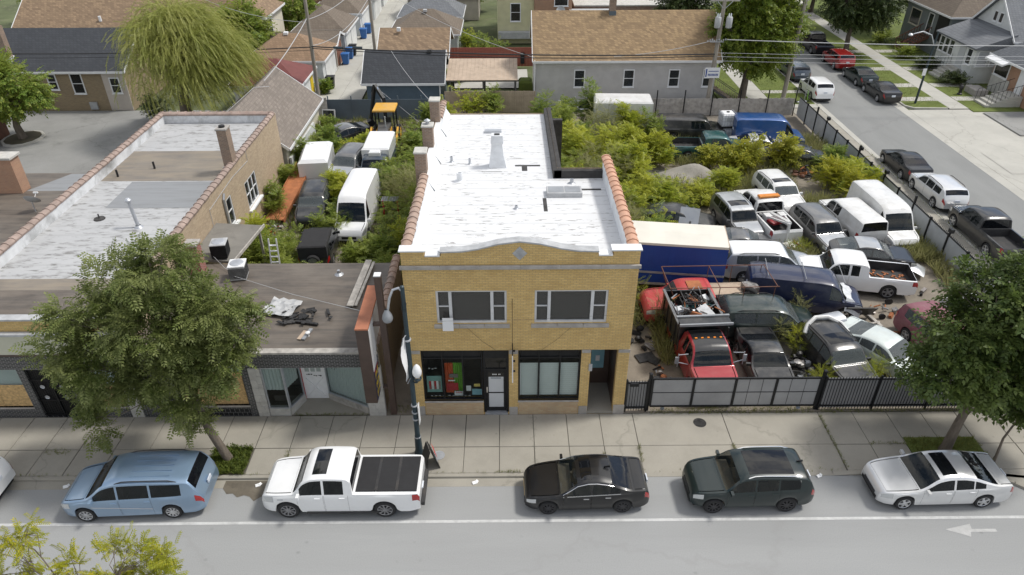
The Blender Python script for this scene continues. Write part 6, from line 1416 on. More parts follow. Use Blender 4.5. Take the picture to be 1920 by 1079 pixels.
# ---------------------------------------------------------------- scrap yard vehicles
YG = 'vehicles stored in the scrap yard'
ST = -PI / 2
car('coupe', 'black coupe with vented hood behind the grey gate', 'coupe', 'coupe', 11.55, 2.65, ST, 'p_blackd', YG, L=4.35, H=1.36, plate=False)
v, i_ = car('suv', 'black suv with a loose white bumper on its roof', 'suv', 'suv', 14.75, 2.8, ST + R(11), 'p_blackd', YG, L=4.4, H=1.72, racks='bed_dark', gm='car_glass_dusty', sunroof=(.44, .6), plate=False)
tag(MB().tube([(13.6, 3.75, 1.35), (13.75, 4.0, 1.62), (14.2, 4.35, 1.80), (14.8, 4.4, 1.80), (15.35, 4.15, 1.62), (15.6, 3.8, 1.35)], .10, 8).o('loose_bumper', 'p_whited', None, True), 'loose white plastic bumper lying over the black suv roof', 'bumper')
car('sedan', 'white four-door sedan overgrown by weeds at the front fence', 'sedan', 'sedan', 17.2, 3.25, ST + R(36), 'p_paleg', YG, gm='car_glass_dusty', plate=False)
car('minivan', 'dark green minivan with a missing side window', 'minivan', 'minivan', 12.5, 5.75, R(-2), 'p_dkgrn2', YG, L=4.75, gm='car_glass_dusty', racks='bed_dark', strip='galv')
v, i_ = car('cargo_van', 'navy blue cargo van with torn film hanging from its hood', 'van', 'cargo', 15.05, 7.85, R(-12), 'p_navy', YG, L=5.6, gm='car_glass_dusty')
for x in (1.6, -.2, -2.0): MB().tube([(x, -.85, 2.08), (x, -.85, 2.16), (x, .85, 2.16), (x, .85, 2.08)], .02, 5).o('roof_rack', 'galv_dull', v)
mb = MB(); n = 6
for a in range(n):
    for b in range(n): mb.v.append((1.85 + a * .16 + .05 * math.sin(b * 2), -1.08 + b * .36 * (1 if b else 1), 1.25 - .045 * a * a * .5 - (.55 if b == 0 else 0) + .03 * math.sin(a * 3 + b)))
for a in range(n - 1):
    for b in range(n - 1): mb.f.append((a * n + b, a * n + b + 1, (a + 1) * n + b + 1, (a + 1) * n + b))
mb.o('torn_film', 'film', v, True)
car('minivan', 'silver minivan with white roof squeezed between the trailer and navy van', 'minivan', 'minivan', 14.2, 11.0, R(-4), 'p_silverd', YG, gm='car_glass_dusty', roofm='p_white', racks='bed_dark')
v, i_ = car('pickup_truck', 'white extended cab pickup with rusted wheel arch', 'pickup truck', 'xcab', 18.45, 9.75, PI - R(12), 'p_white', YG, gm='car_glass', rims='steel_rim')
mb = MB()
for k in range(40): mb.obox((random.uniform(-2.6, -.9), random.uniform(-.7, .7), .75), (random.uniform(.08, .3), .08, .04), random.uniform(0, 3))
tag(mb.o('bed_rubbish', 'rust', v), kind='stuff')
car('sedan', 'dark silver roofed sedan behind the white extended cab pickup', 'sedan', 'sedan', 20.3, 12.0, R(-10), 'p_charcoal', YG, gm='car_glass_dusty', roofm='p_silverd', wheels=True)
car('suv', 'silver grey suv with black hood scoop in the second row', 'suv', 'suv', 13.95, 16.2, ST + R(8), 'p_grey', YG, racks='chrome', hoodm='p_silverd', H=1.75, sunroof=(.46, .6), roofm='p_silverd')
car('suv', 'white suv at the back of the second row beside the gravel', 'suv', 'suv', 17.6, 19.6, ST + R(8), 'p_whited', YG, racks='bed_dark', H=1.75, sunroof=(.44, .56), gm='car_glass_dusty')
car('suv', 'grey suv with dusty windshield in the middle of the second row', 'suv', 'suv', 18.4, 14.6, ST + R(8), 'p_grey', YG, racks='bed_dark', H=1.76, hoodm='p_silverd', gm='car_glass')
car('capped_pickup', 'white pickup with a bed cap seen from behind', 'pickup truck', 'capped', 20.75, 15.9, PI / 2 + R(8), 'p_whited', YG, L=4.8, gm='car_glass_dark')
car('high_roof_van', 'white high roof van with ribbed roof beside the steel fence', 'van', 'van', 22.7, 15.9, ST + R(5), 'p_whited', YG, L=5.5, H=2.25, gm='car_glass')
car('wrecked_sedan', 'black wrecked sedan half hidden above the blue trailer', 'sedan', 'sedan', 10.4, 16.6, R(-18), 'p_blackd', YG, wheels=False, gm='car_glass_dusty', z=-.08, lights=False, plate=False)
tag(MB().obox((10.9, 15.7, 1.15), (1.15, .06, 1.1), R(-18), R(-38)).o('loose_door', 'p_silverd'), 'pale grey loose car door leaning on the black wreck', 'car door')
car('coupe', 'dusty dark coupe behind the silver minivan with white roof', 'coupe', 'coupe', 13.6, 13.4, R(-10), 'p_grey', YG, gm='car_glass_dusty', plate=False)
car('pickup_truck', 'green pickup standing behind the gravel heap', 'pickup truck', 'xcab', 14.9, 27.5, R(-3), 'p_green', YG, gm='car_glass_dusty')
car('capped_pickup', 'black pickup with a bed cap beside the white water tanks', 'pickup truck', 'capped', 14.4, 31.2, R(-4), 'p_blackd', YG, L=5.2)
car('high_roof_van', 'bright blue high roof van at the back fence', 'van', 'van', 20.1, 30.0, R(-3), 'p_blue', YG, L=5.4, H=2.3)
car('sedan', 'silver sedan in tall weeds in front of the blue van', 'sedan', 'sedan', 18.95, 28.0, R(-6), 'p_silver', YG, sunroof=(.46, .56))
car('wrecked_sedan', 'black burnt out sedan in weeds by the rear fence', 'sedan', 'sedan', 21.4, 26.2, R(-8), 'p_blackd', YG, wheels=False, z=-.1, lights=False, gm='car_glass_dusty', plate=False)
car('van', 'faded maroon van behind the dark street tree', 'van', 'minivan', 20.3, 3.7, ST + R(12), 'p_maroon', YG, gm='car_glass_dusty', plate=False)
car('suv', 'white car mostly hidden behind the dark street tree', 'suv', 'suv', 22.6, 4.6, ST + R(12), 'p_whited', YG, plate=False)
# tow truck stripped of its bed
v, i_ = car('tow_truck', 'white crew cab tow truck with orange light bar and stripped rear', 'tow truck', 'pickup', 15.75, 16.6, PI / 2 + R(8), 'p_whited', YG, H=2.05, L=6.0, gm='car_glass_dark', rims='steel_rim', open_bed=True)
MB().bbox(-.25, .1, -.65, .65, 2.06, 2.18, .03).o('light_bar', 'orange', v)
b_ = MB(); b_.bar((-.6, 0, 1.2), (-2.9, 0, 1.7), .22); b_.bar((-2.9, 0, 1.7), (-3.0, 0, .6), .14); b_.bar((-.7, -.7, 1.25), (-2.9, -.1, 1.7), .1); b_.bar((-.7, .7, 1.25), (-2.9, .1, 1.7), .1); b_.obox((-1.2, -.45, 1.25), (.5, .4, .4)); b_.obox((-1.2, .45, 1.25), (.5, .4, .4)); b_.o('tow_boom', 'p_whited', v)
MB().obox((-1.6, 0, 1.2), (.6, 1.1, .12), .3).o('red_panel', 'p_truckred', v); MB().tube([(-3.1, -.4, .6), (-3.6, -.9, .35)], .05, 6).o('tow_bar', 'rust', v)
# dump truck
v = thing('dump_truck', 'dump truck with red cab and black tipper body full of scrap metal', 'dump truck', (8.72, 2.88, 0), ST + R(3), YG)
K2, i2 = car('cab_tmp', 'x', 'x', 'xcab', 0, 0, 0, 'p_truckred', None, L=5.0, W=2.0, H=2.1, open_bed=True, rims='steel_rim', roofm='p_charcoal', fasc='galv_dull', mirrors=False, gm='car_glass')
for c in list(K2.children):
    c.parent = v
    if c.name.split('.')[0] in ('bed_floor', 'bed_liner', 'bulkhead'): bpy.data.objects.remove(c)
bpy.data.objects.remove(K2)
for k in range(5): MB().obox((.42, -.55 + k * .275, 2.10), (.07, .1, .05)).o('cab_lamp', 'amber', v)
for sd in (-1, 1):
    MB().tube([(1.15, 1.0 * sd, 1.25), (1.1, 1.45 * sd, 1.35)], .02, 5).tube([(1.0, 1.0 * sd, 1.7), (1.1, 1.45 * sd, 1.75)], .02, 5).tube([(1.1, 1.45 * sd, 1.1), (1.1, 1.45 * sd, 1.8)], .02, 5).obox((1.1, 1.5 * sd, 1.45), (.05, .16, .36)).o('mirror', 'galv', v)
bx = MB(); x0, x1, hw, z0, z1 = -3.35, -.5, 1.08, 1.0, 2.15
for sd in (-1, 1): bx.box(x0, x1, min(hw * sd, (hw - .06) * sd), max(hw * sd, (hw - .06) * sd), z0, z1)
bx.box(x0, x0 + .06, -hw + .07, hw - .07, z0, z1); bx.box(x1 - .06, x1, -hw + .07, hw - .07, z0, z1 + .3); bx.box(x0 + .07, x1 - .07, -hw + .07, hw - .07, z0, z0 + .06)
bx.o('tipper_body', 'p_blackd', v)
rim = MB()
for sd in (-1, 1): rim.box(x0, x1, hw * sd - .06, hw * sd + .06, z1 + .002, z1 + .08)
rim.o('body_rail', 'p_grey', v); MB().box(x1 - .1, x1 + .42, -1.15, 1.15, z1 + .302, z1 + .34).o('cab_guard', 'p_blackd', v); MB().box(x1 + .42, x1 + .5, -1.2, 1.2, z1 + .27, z1 + .38).box(x1 - .2, x1 - .1, -1.2, 1.2, z1 + .302, z1 + .40).o('guard_rail', 'galv_dull', v)
MB().box(x1 - .02, x1 + .02, -1.1, 1.1, 1.6, z1 + .29).o('headboard', 'p_blackd', v)
for k in range(5):
    for sd in (-1, 1): MB().box(x0 + .3 + k * .7, x0 + .38 + k * .7, hw * sd - .05 * (sd < 0), hw * sd + .05 * (sd > 0), z0, z1).o('body_rib', 'p_blackd', v)
for x in (-2.75,):
    for sd in (-1, 1): add_wheel(v, x, sd * .85, .42, 'steel', 'steel_rim')
sc = thing('scrap_load', 'tangle of scrap metal and baskets in the tipper body', 'scrap', (8.72, 2.88, 0), ST + R(3))
r3 = random.Random(21)
for k in range(64):
    a = Vector((r3.uniform(-3.1, -.8), r3.uniform(-.95, .95), 1.35 + r3.random() * .9)); d = Vector((r3.uniform(-1, 1), r3.uniform(-.5, .5), r3.uniform(-.2, .4))) * r3.uniform(.5, 1.5); b = a + d
    b.x = max(-3.2, min(-.7, b.x)); b.y = max(-.98, min(.98, b.y))
    MB().tube([a, b], r3.uniform(.012, .035), 5).o('pipe', r3.choice(['galv', 'rust', 'scrap', 'galv_dull']), sc)
for k in range(40): MB().obox((r3.uniform(-3.05, -.8), r3.uniform(-.9, .9), 1.3 + r3.random() * .75), (r3.uniform(.2, .6), r3.uniform(.1, .4), r3.uniform(.03, .2)), r3.uniform(0, 3), r3.uniform(-.5, .5), r3.uniform(-.5, .5)).o('scrap_piece', r3.choice(['scrap', 'rust', 'scrap_dark', 'film', 'galv', 'p_green']), sc)
bk = MB()
for k in range(7): bk.bar((-2.9 + k * .15, -.35, 2.2), (-2.9 + k * .15, .45, 2.2), .015).bar((-2.9, -.35 + k * .13, 2.2), (-2.0, -.35 + k * .13, 2.2), .015)
for a, b in (((-2.95, -.4), (-1.95, -.4)), ((-1.95, -.4), (-1.95, .5)), ((-1.95, .5), (-2.95, .5)), ((-2.95, .5), (-2.95, -.4))): bk.bar((*a, 2.35), (*b, 2.35), .05).bar((*a, 2.0), (*b, 2.0), .05)
bk.o('wire_basket', 'scrap_dark', sc); MB().obox((-1.4, .45, 2.15), (.9, .5, .03), .4, .4, .2).o('bent_sheet', 'film', sc)
# red flatbed
v = thing('flatbed_truck', 'faded red pickup cab with rusty pipe rack over its flat bed', 'flatbed truck', (9.62, 7.1, 0), PI + R(2), YG)
K2, i2 = car('cab_tmp', 'x', 'x', 'xcab', 0, 0, 0, 'p_redfade', None, L=5.9, W=2.0, H=1.85, open_bed=True, rims='steel_rim', gm='car_glass_dusty', lights=True)
for c in list(K2.children): c.parent = v
bpy.data.objects.remove(K2)
MB().box(-2.9, -.75, -1.05, 1.05, 1.18, 1.26).o('flat_bed', 'deck', v); MB().obox((.45, 0, 1.875), (.7, .75, .012)).o('rust_patch', 'rust', v)
rk = MB()
for sd in (-1, 1):
    rk.tube([(-3.4, 1.0 * sd, 2.3), (1.9, 1.0 * sd, 2.35)], .022, 6)
    for x in (-3.2, -1.7, -.5): rk.tube([(x, 1.0 * sd, .9), (x, 1.0 * sd, 2.3)], .02, 6)
for x in (-3.3, -.5, 1.9): rk.tube([(x, -1.0, 2.32), (x, 1.0, 2.32)], .022, 6)
rk.tube([(1.9, 1.0, 2.35), (1.5, .98, 1.2)], .03, 6).tube([(1.9, -1.0, 2.35), (1.5, -.98, 1.2)], .03, 6); rk.o('pipe_rack', 'wood_brown', v)
ws_ = thing('spare_wheel', 'car wheel with white alloy rim on the red flatbed', 'wheel', (11.9, 6.75, 1.62), R(150)); ty, rb, sp = wheel_mesh(.34, 'five', 'plastic_white' if False else 'alloy'); q = put('tyre', ty, ws_); put('rim', sp, ws_); put('rim_well', rb, ws_); ws_.rotation_euler.x = R(-25)
for k, (x, y, s, m, lb) in enumerate(((10.9, 7.5, (1.5, 1.1, .04), 'deck', 'tan plywood sheet on the red flatbed'), (10.9, 6.7, (1.2, .6, .06), 'scrap_dark', 'dark mesh panel on the red flatbed'), (12.1, 7.4, (.7, .6, .35), 'scrap', 'crumpled metal on the end of the red flatbed'))):
    tag(MB().obox((x, y, 1.33 + .15 * (k == 2)), s, .1 * k, .1 * (k == 2)).o('flatbed_load', m), lb, 'scrap')
# curtain-side trailer
v = thing('curtain_trailer', 'long box trailer with blue tarp sides and cream roof beside the yellow building', 'trailer', (8.2, 10.15, 0), R(-8), YG)
x0, x1, y0, y1 = -3.2, 3.1, -1.15, 1.15
n = 24; mb = MB()
for k in range(n):
    a, b = x0 + (x1 - x0) * k / n, x0 + (x1 - x0) * (k + 1) / n; oa, ob = .012 * math.sin(k * 2.3), .012 * math.sin((k + 1) * 2.3)
    mb.quad((a, y0 + oa, .75), (b, y0 + ob, .75), (b, y0 + .5 * ob, 3.1), (a, y0 + .5 * oa, 3.1))
mb.quad((x1, y0, .75), (x1, y1, .75), (x1, y1, 3.1), (x1, y0, 3.1)); mb.quad((x0, y0, .75), (x0, y1, .75), (x0, y1, 3.1), (x0, y0, 3.1)); mb.quad((x0, y1, .75), (x1, y1, .75), (x1, y1, 3.1), (x0, y1, 3.1)); mb.o('tarp_side', 'tarp_blue', v)
rf = MB(); nx = 8
for k in range(nx):
    a, b = x0 + (x1 - x0) * k / nx, x0 + (x1 - x0) * (k + 1) / nx; sg = lambda q: 3.17 + (.03 if q % 2 else 0)
    rf.quad((a, y0 - .02, 3.11), (b, y0 - .02, 3.11), (b, 0, sg(k + 1)), (a, 0, sg(k))); rf.quad((a, 0, sg(k)), (b, 0, sg(k + 1)), (b, y1 + .02, 3.11), (a, y1 + .02, 3.11))
rf.quad((x0, y0 - .02, 2.98), (x1, y0 - .02, 2.98), (x1, y0 - .02, 3.11), (x0, y0 - .02, 3.11)); rf.o('roof', 'tarp_cream', v, True); MB().box(x1 + .002, x1 + .05, y0, y1, 2.8, 3.13).o('end_trim', 'deck', v)
MB().box(x0, x1, y0 - .04, y0 - .022, 1.32, 1.44).o('rail', 'galv', v); MB().box(x0, x1, y0, y1, .6, .748).o('chassis', 'wood_grey', v)
for x in (-2.2, 1.6):
    for sd in (y0 + .3, y1 - .3): add_wheel(v, x, sd, .42, 'steel', 'steel_rim')
# white box body and camper bodies
def boxbody(name, label, x, y, L, W, H, rz, m, z0=.55, group=YG, bv=.12):
    t = thing(name, label, 'trailer', (x, y, 0), rz, group)
    b_ = MB().bbox(-L / 2, L / 2, -W / 2, W / 2, z0, H, bv).o('box', m, t)
    MB().box(-L / 2 + .1, L / 2 - .1, -W / 2 + .2, W / 2 - .2, .4, z0 - .002).o('chassis', 'dark', t)
    for k in range(4): MB().box(-L / 2 + .01 + k * (L - .08) / 3, -L / 2 + .07 + k * (L - .08) / 3, -W / 2 - .015, W / 2 + .015, z0, H - bv).o('side_rib', m, t)
    for xx in (-L * .3, L * .3):
        for sd in (-1, 1): add_wheel(t, xx, sd * (W / 2 - .15), .36, 'steel', 'steel_rim')
    return t
boxbody('box_trailer', 'white box trailer at the back of the scrap yard by the grey house', 9.0, 32.0, 4.5, 2.2, 3.1, R(-3), 'p_whited')
# ---------------------------------------------------------------- left rear yard
LG = 'vehicles overgrown in the rear yard'
car('high_roof_van', 'white high roof van facing the street in the overgrown rear yard', 'van', 'van', -9.3, 17.3, ST - R(2), 'p_white', LG, gm='car_glass')
car('suv', 'dusty grey suv with roof rack in the rear yard', 'suv', 'suv', -11.2, 24.5, ST - R(10), 'p_grey', LG, H=1.85, racks='bed_dark', gm='car_glass_dusty', hoodm='p_silverd')
t = boxbody('box_van', 'white box van body with small rear window in the rear yard', -13.2, 23.6, 3.6, 1.95, 2.3, PI / 2 + R(6), 'p_white', group=LG, bv=.2); MB().box(-1.83, -1.802, -.1, .35, .75, .95).o('rear_window', 'car_glass_dark', t)
v, i_ = car('camper_pickup', 'pickup carrying a white camper box in the rear yard', 'pickup truck', 'pickup', -9.2, 24.6, ST, 'p_slate', LG, open_bed=False, gm='car_glass_dark'); MB().bbox(-2.8, .6, -.95, .95, 1.25, 2.25, .12).o('camper_box', 'p_white', v); MB().bbox(.6, 1.0, -.4, .4, 1.7, 2.15, .08).o('camper_bulge', 'p_white', v)
car('suv', 'black suv with roof bars in front of the white box van', 'suv', 'suv', -12.3, 18.4, ST + R(3), 'p_blackd', LG, H=1.8, racks='bed_dark', gm='car_glass_dusty')
car('sedan', 'black sedan near the blue steel fence', 'sedan', 'sedan', -12.9, 30.6, PI + R(40), 'p_blackd', LG, roofm='p_grey')
v, i_ = car('jeep', 'black soft-top jeep with spare wheel seen from behind', 'jeep', 'suv', -10.85, 13.2, PI / 2 + R(4), 'p_blackd', LG, L=4.0, H=1.7, gm='car_glass_dark'); MB().bbox(-2.0, .15, -.78, .78, 1.05, 1.80, .07).o('soft_top', 'canvas', v)
ty, rb, sp = wheel_mesh(.38, 'steel', 'steel_rim'); q = put('spare_wheel', ty, v); q.location = (-2.15, 0, .95); q.rotation_euler.z = R(90); put('rim', sp, q)
tg = tag(MB().bbox(-11.95, -10.75, 8.3, 10.3, .3, 1.25, .25).o('blue_tarp', 'p_lightblue'), 'pale blue tarp bundle behind the low shop', 'tarp')
# backhoe
v = thing('backhoe', 'yellow backhoe loader with dark bonnet and raised arm by the blue fence', 'backhoe', (-9.4, 30.4, 0), ST, LG)
MB().add([(.3, -.5, .9), (2.2, -.36, .9), (2.2, .36, .9), (.3, .5, .9), (.3, -.5, 1.9), (2.0, -.34, 1.6), (2.0, .34, 1.6), (.3, .5, 1.9)], [(4, 5, 6, 7), (0, 1, 5, 4), (1, 2, 6, 5), (2, 3, 7, 6), (3, 0, 4, 7)]).o('bonnet', 'p_grey', v)
MB().box(2.16, 2.24, -.34, .34, .7, 1.5).o('radiator', 'dark', v)
for sd in (-1, 1): MB().obox((1.2, .52 * sd, 1.35), (1.7, .03, .5)).o('side_panel', 'p_yellow', v)
cb = MB()
for x in (-1.1, .3):
    for sd in (-.7, .7): cb.bar((x, sd, .9), (x, sd, 2.75), .09)
cb.o('cab_frame', 'iron', v); MB().bbox(-1.3, .5, -.85, .85, 2.75, 2.9, .05).o('cab_roof', 'p_yellow', v); MB().box(-1.05, .25, -.64, .64, .8, 1.0).o('cab_floor', 'dark', v); MB().bbox(-.8, -.3, -.3, .3, 1.0, 1.35, .05).box(-.85, -.75, -.3, .3, 1.35, 1.9).o('seat', 'seat', v)
for sd in (-1, 1): MB().box(-1.05, .25, .69 * sd - .005, .69 * sd + .005, 1.0, 2.7).o('cab_glass', 'shop_glass', v)
add_wheel(v, 1.6, .75, .45, 'steel', 'p_yellow'); add_wheel(v, 1.6, -.75, .45, 'steel', 'p_yellow'); w1 = add_wheel(v, -.6, .9, .70, 'steel', 'p_yellow'); add_wheel(v, -.6, -.9, .70, 'steel', 'p_yellow')
bm = MB(); bm.bar((-1.4, -.2, .9), (-1.9, -.3, 3.0), .28, .22); bm.bar((-1.9, -.3, 3.0), (-2.5, -1.0, 3.9), .26, .22); bm.bar((-2.5, -1.0, 3.9), (-2.1, -1.5, 1.3), .24, .2); bm.obox((-2.1, -1.5, 1.0), (.5, .5, .5), .3, .4); bm.o('boom', 'iron', v)
MB().tube([(-1.7, -.2, 2.2), (-2.3, -.8, 3.8)], .06, 8).o('hydraulic_ram', 'chrome', v); MB().tube([(-2.4, -.9, 3.9), (-2.9, -1.2, 3.8), (-2.9, -1.4, 3.2), (-2.4, -1.3, 3.0)], .03, 6).o('hose', 'rubber', v); MB().tube([(1.0, .15, 1.8), (1.0, .15, 2.6)], .05, 8).o('exhaust', 'galv', v)
MB().bar((.6, 1.0, 1.6), (2.8, 1.0, .5), .14).bar((.6, -1.0, 1.6), (2.8, -1.0, .5), .14).o('loader_arm', 'p_yellow', v); MB().add([(2.8, -1.1, .2), (3.4, -1.1, .15), (2.8, 1.1, .2), (3.4, 1.1, .15), (2.7, -1.1, .9), (2.7, 1.1, .9)], [(0, 2, 3, 1), (0, 4, 5, 2), (0, 1, 4), (2, 5, 3)]).o('bucket', 'p_yellow', v)
# ---------------------------------------------------------------- fences and gate
gt = thing('sliding_gate', 'grey sheet metal sliding gate with black frame across the yard entrance', 'gate', (9.4, .15, 0), ws=True)
gx = [5.95, 7.68, 9.42, 11.12, 12.95]
for a, b in zip(gx[:-1], gx[1:]):
    pn = MB().box(a + .05, b - .05, .13, .15, .30, 1.72).o('panel', 'panel_grey', gt)
    if a > 9:
        for f in (.33, .66): MB().box(a + (b - a) * f - .008, a + (b - a) * f + .008, .122, .129, .32, 1.70).o('panel_seam', 'scrap_dark', pn)
fr = MB(); fr.box(5.95, 12.95, .10, .16, 1.72, 1.80); fr.box(5.95, 12.95, .10, .16, .22, .30); fr.box(5.95, 12.95, .112, .128, 1.0, 1.025)
for x in gx: fr.box(x - .05, x + .05, .09, .165, .30, 1.72)
fr.o('frame', 'iron', gt)
for x in (6.5, 12.3): MB().lathe([(.09, -.03), (.09, .03), (0, .03)], 12, (x, .13, .13), 'y').o('roller', 'galv', gt)
for x, h, lb in ((5.86, 1.95, 'black steel post at the left end of the sliding gate'), (13.06, 2.05, 'black steel post at the right end of the sliding gate')):
    g_ = thing('gate_post', lb, 'post', (x, .2, 0), 0, 'gate posts'); MB().box(-.06, .06, -.06, .06, -.05, h).o('shaft', 'iron', g_); MB().bbox(-.075, .075, -.075, .075, h + .001, h + .06, .03).o('cap', 'iron', g_)
def picket(name, label, x0, x1, y, h, step, post, panel):
    t = thing(name, label, 'fence', (x0, y, 0), ws=True)
    me = MB().box(-.011, .011, -.011, .011, .06, h).mesh('picket', MATS['iron'])
    n = int((x1 - x0) / step)
    for k in range(n): put('picket', me, t, (x0 + (k + .5) * (x1 - x0) / n, y - .04, 0))
    MB().box(x0, x1, y - .02, y + .02, .18, .23).box(x0, x1, y - .02, y + .02, h - .2, h - .15).o('rail', 'iron', t)
    k = 0
    while x0 + k * post <= x1 + .01: MB().box(x0 + k * post - .03, x0 + k * post + .03, y - .06, y + .02, 0, h + .04).o('post', 'iron', t); k += 1
    n = max(1, round((x1 - x0) / panel))
    for k in range(n): MB().box(x0 + (x1 - x0) * k / n + .006, x0 + (x1 - x0) * (k + 1) / n - .006, y + .03, y + .045, .08, h - .12).o('backing_panel', 'panel_grey', t)
    return t
picket('picket_gate', 'short black picket gate between the yellow building and sliding gate', 4.88, 5.78, .12, 1.72, .11, .9, .9)
picket('picket_fence', 'black picket fence with grey backing right of the sliding gate', 13.14, 24.6, .15, 1.82, .125, 2.3, 2.3)
ml = tag(MB().bbox(5.0, 5.35, .0, .08, 1.45, 1.62, .02).o('letter_box', 'iron'), 'black letter box on the short picket gate', 'letter box')
ef = thing('steel_panel_fence', 'long grey steel panel fence along the side street pavement', 'fence', (24.65, 18, 0), ws=True)
for k in range(18):
    a = .3 + k * 2.0
    MB().box(24.62, 24.65, a + .05, a + 1.95, .12, 1.62).o('panel', 'fence_steel', ef)
    MB().box(24.56, 24.68, a - .05, a + .05, 0, 1.78 if k % 4 else 2.15).o('post', 'iron', ef)
MB().box(24.60, 24.66, .3, 36.2, 1.62, 1.69).box(24.655, 24.675, .3, 36.2, .85, .9).o('rail', 'iron', ef)
for y in (6.3, 12.3, 20.3, 24.3, 30.3):
    MB().obox((24.75, y + .1, 1.9), (.2, .3, .22)).o('hinge_box', 'iron', ef)
me = MB().box(-.008, .008, -.008, .008, 1.69, 1.80).mesh('spike', MATS['iron'])
for k in range(60): put('spike', me, ef, (24.63, 8.3 + k * .15, 0))
rf_ = thing('board_fence', 'weathered grey board fence with black posts behind the scrap yard', 'fence', (18, 36.6, 0), ws=True)
for k in range(80): MB().box(12.2 + k * .152, 12.345 + k * .152, 36.6, 36.63, 0, 1.45 + random.uniform(-.03, .03)).o('board', 'wood_grey', rf_)
MB().box(12.2, 24.4, 36.63, 36.68, .35, .45).box(12.2, 24.4, 36.63, 36.68, 1.15, 1.25).o('rail', 'wood_grey', rf_)
for k in range(6): MB().tube([(12.6 + k * 2.35, 36.4, 0), (12.6 + k * 2.35, 36.4, 2.25)], .05, 6).o('post', 'iron', rf_)
cw = thing('yard_back_wall', 'low black tarred wall behind the white roof', 'wall', (0, 20.4, 0), ws=True)
MB().bbox(-1.0, 3.4, 20.2, 20.5, 0, 5.6, .03).o('wall', 'tar', cw)
# ---------------------------------------------------------------- utility poles and wires
def upole(label, x, y, h, lean=(0, 0), r=.17):
    t = thing('utility_pole', label, 'utility pole', (x, y, 0), 0, 'utility poles'); MB().tube([(0, 0, -.1), (lean[0] * .5, lean[1] * .5, h / 2), (lean[0], lean[1], h)], [r, r * .9, r * .75], 12).o('shaft', 'wood_pole', t, True); return t
upole('tall bare utility pole at the left corner of the alley', -16.55, 38.9, 11.5, (.15, 0))
u2 = upole('utility pole standing halfway up the right side of the alley', -14.35, 56.2, 11)
upole('thin utility pole far up the alley', -12.9, 76.5, 11)
u3 = upole('leaning utility pole with cross arm on the grass by the side street', 24.5, 39.6, 12, (.25, 0), .2)
u4 = upole('utility pole with two grey transformers in front of the grey house', 17.0, 36.85, 12, (.3, .1), .19)
for u, z, xo in ((u3, 9.1, .2), (u3, 10.6, .2), (u4, 9.2, .25)):
    MB().box(-1.15 + xo, 1.15 + xo, -.06, .06, z, z + .14).o('cross_arm', 'wood_grey', u)
    for x in (-1.05, -.6, .6, 1.05): MB().lathe([(.05, 0), (.07, .05), (.05, .1), (.07, .15), (.04, .2), (0, .21)], 8, (x + xo, 0, z + .14)).o('insulator', 'insulator', u)
    MB().bar((-.6 + xo, -.05, z), (xo, -.05, z - .6), .04).bar((.6 + xo, -.05, z), (xo, -.05, z - .6), .04).o('brace', 'galv', u)
for x in (-.15, .75):
    tr = MB().lathe([(.0, 0), (.22, .02), (.25, .08), (.25, .78), (.21, .86), (0, .88)], 14, (x, -.2, 7.2)).o('transformer', 'trim_grey', u4, True)
    for k in range(2): MB().lathe([(.05, 0), (.06, .1), (.03, .26), (0, .27)], 8, (x - .08 + k * .16, -.2, 8.07)).o('bushing', 'insulator', tr)
for k in range(9): MB().lathe([(.05, 0), (.05, .12), (0, .13)], 6, (-.75 + k * .18, -.25, 6.15 + .05 * (k % 3))).o('connector', 'galv', u4)
MB().box(-.55, .55, -.28, -.22, 6.1, 6.16).o('bracket', 'galv', u4)
ns = thing('house_sign', 'white and blue notice board fixed to the transformer pole', 'sign', (17.0, 36.6, 3.2)); MB().box(-.62, .62, -.03, .0, .0, .85).o('board', 'plastic_white', ns); MB().box(-.55, -.45, -.038, -.031, .1, .75).o('blue_bar', 'tarp_blue', ns)
tx = MB()
for k in range(8): tx.box(-.35 + k * .11, -.28 + k * .11, -.038, -.031, .18, .36)
for k in range(10): tx.box(-.32 + k * .085, -.26 + k * .085, -.038, -.031, .52, .60)
tx.o('lettering', 'tarp_blue', ns)
def wire(label, a, b, sag=.4, r=.02, m='wire'):
    a, b = Vector(a), Vector(b); pts = []
    for k in range(13):
        f = k / 12; p = a.lerp(b, f); p.z -= sag * 4 * f * (1 - f); pts.append(p)
    tag(MB().tube(pts, r, 5).o('overhead_wire', m), label, 'wire', 'overhead wires')
wire('black cable bundle from the alley pole to the transformer pole', (-16.5, 38.8, 5.35), (17.1, 36.8, 5.1), .35, .055); wire('lower black cable under the bundle to the transformer pole', (-16.5, 38.8, 5.2), (17.1, 36.8, 4.95), .45, .035)
wire('black cable from the alley pole over the brick house', (-16.5, 38.8, 5.3), (-60, 38.0, 5.6), .5, .045); wire('second black cable over the brick house', (-16.5, 38.8, 5.05), (-60, 37.9, 5.2), .5, .02)
wire('thick pale cable from the transformers to the right', (17.8, 36.6, 6.3), (70, 36, 6.2), .5, .032, 'wire_pale')
for k, z in enumerate((5.2, 4.9, 4.55)): wire(['upper', 'middle', 'lower'][k] + ' grey line crossing the side street', (17.2, 36.8, z), (80, 36.5, z + .2), .5, .015, 'wire_pale')
wire('pale service wire to the shingled cottage', (-16.5, 38.8, 7.6), (-17.8, 29.5, 5.3), .25, .03, 'wire_pale'); wire('thin service wire across the brown garage', (-14.3, 56.2, 7.5), (2.3, 38.6, 4.4), .7, .018, 'wire_pale'); wire('service wire from the alley pole up the alley', (-16.5, 38.8, 7.5), (-14.3, 56.2, 8.0), .6, .025, 'wire_pale'); wire('sagging cable loop up the alley', (-16.5, 38.8, 5.4), (-14.3, 56.2, 6.0), 1.0, .025, 'wire_pale')
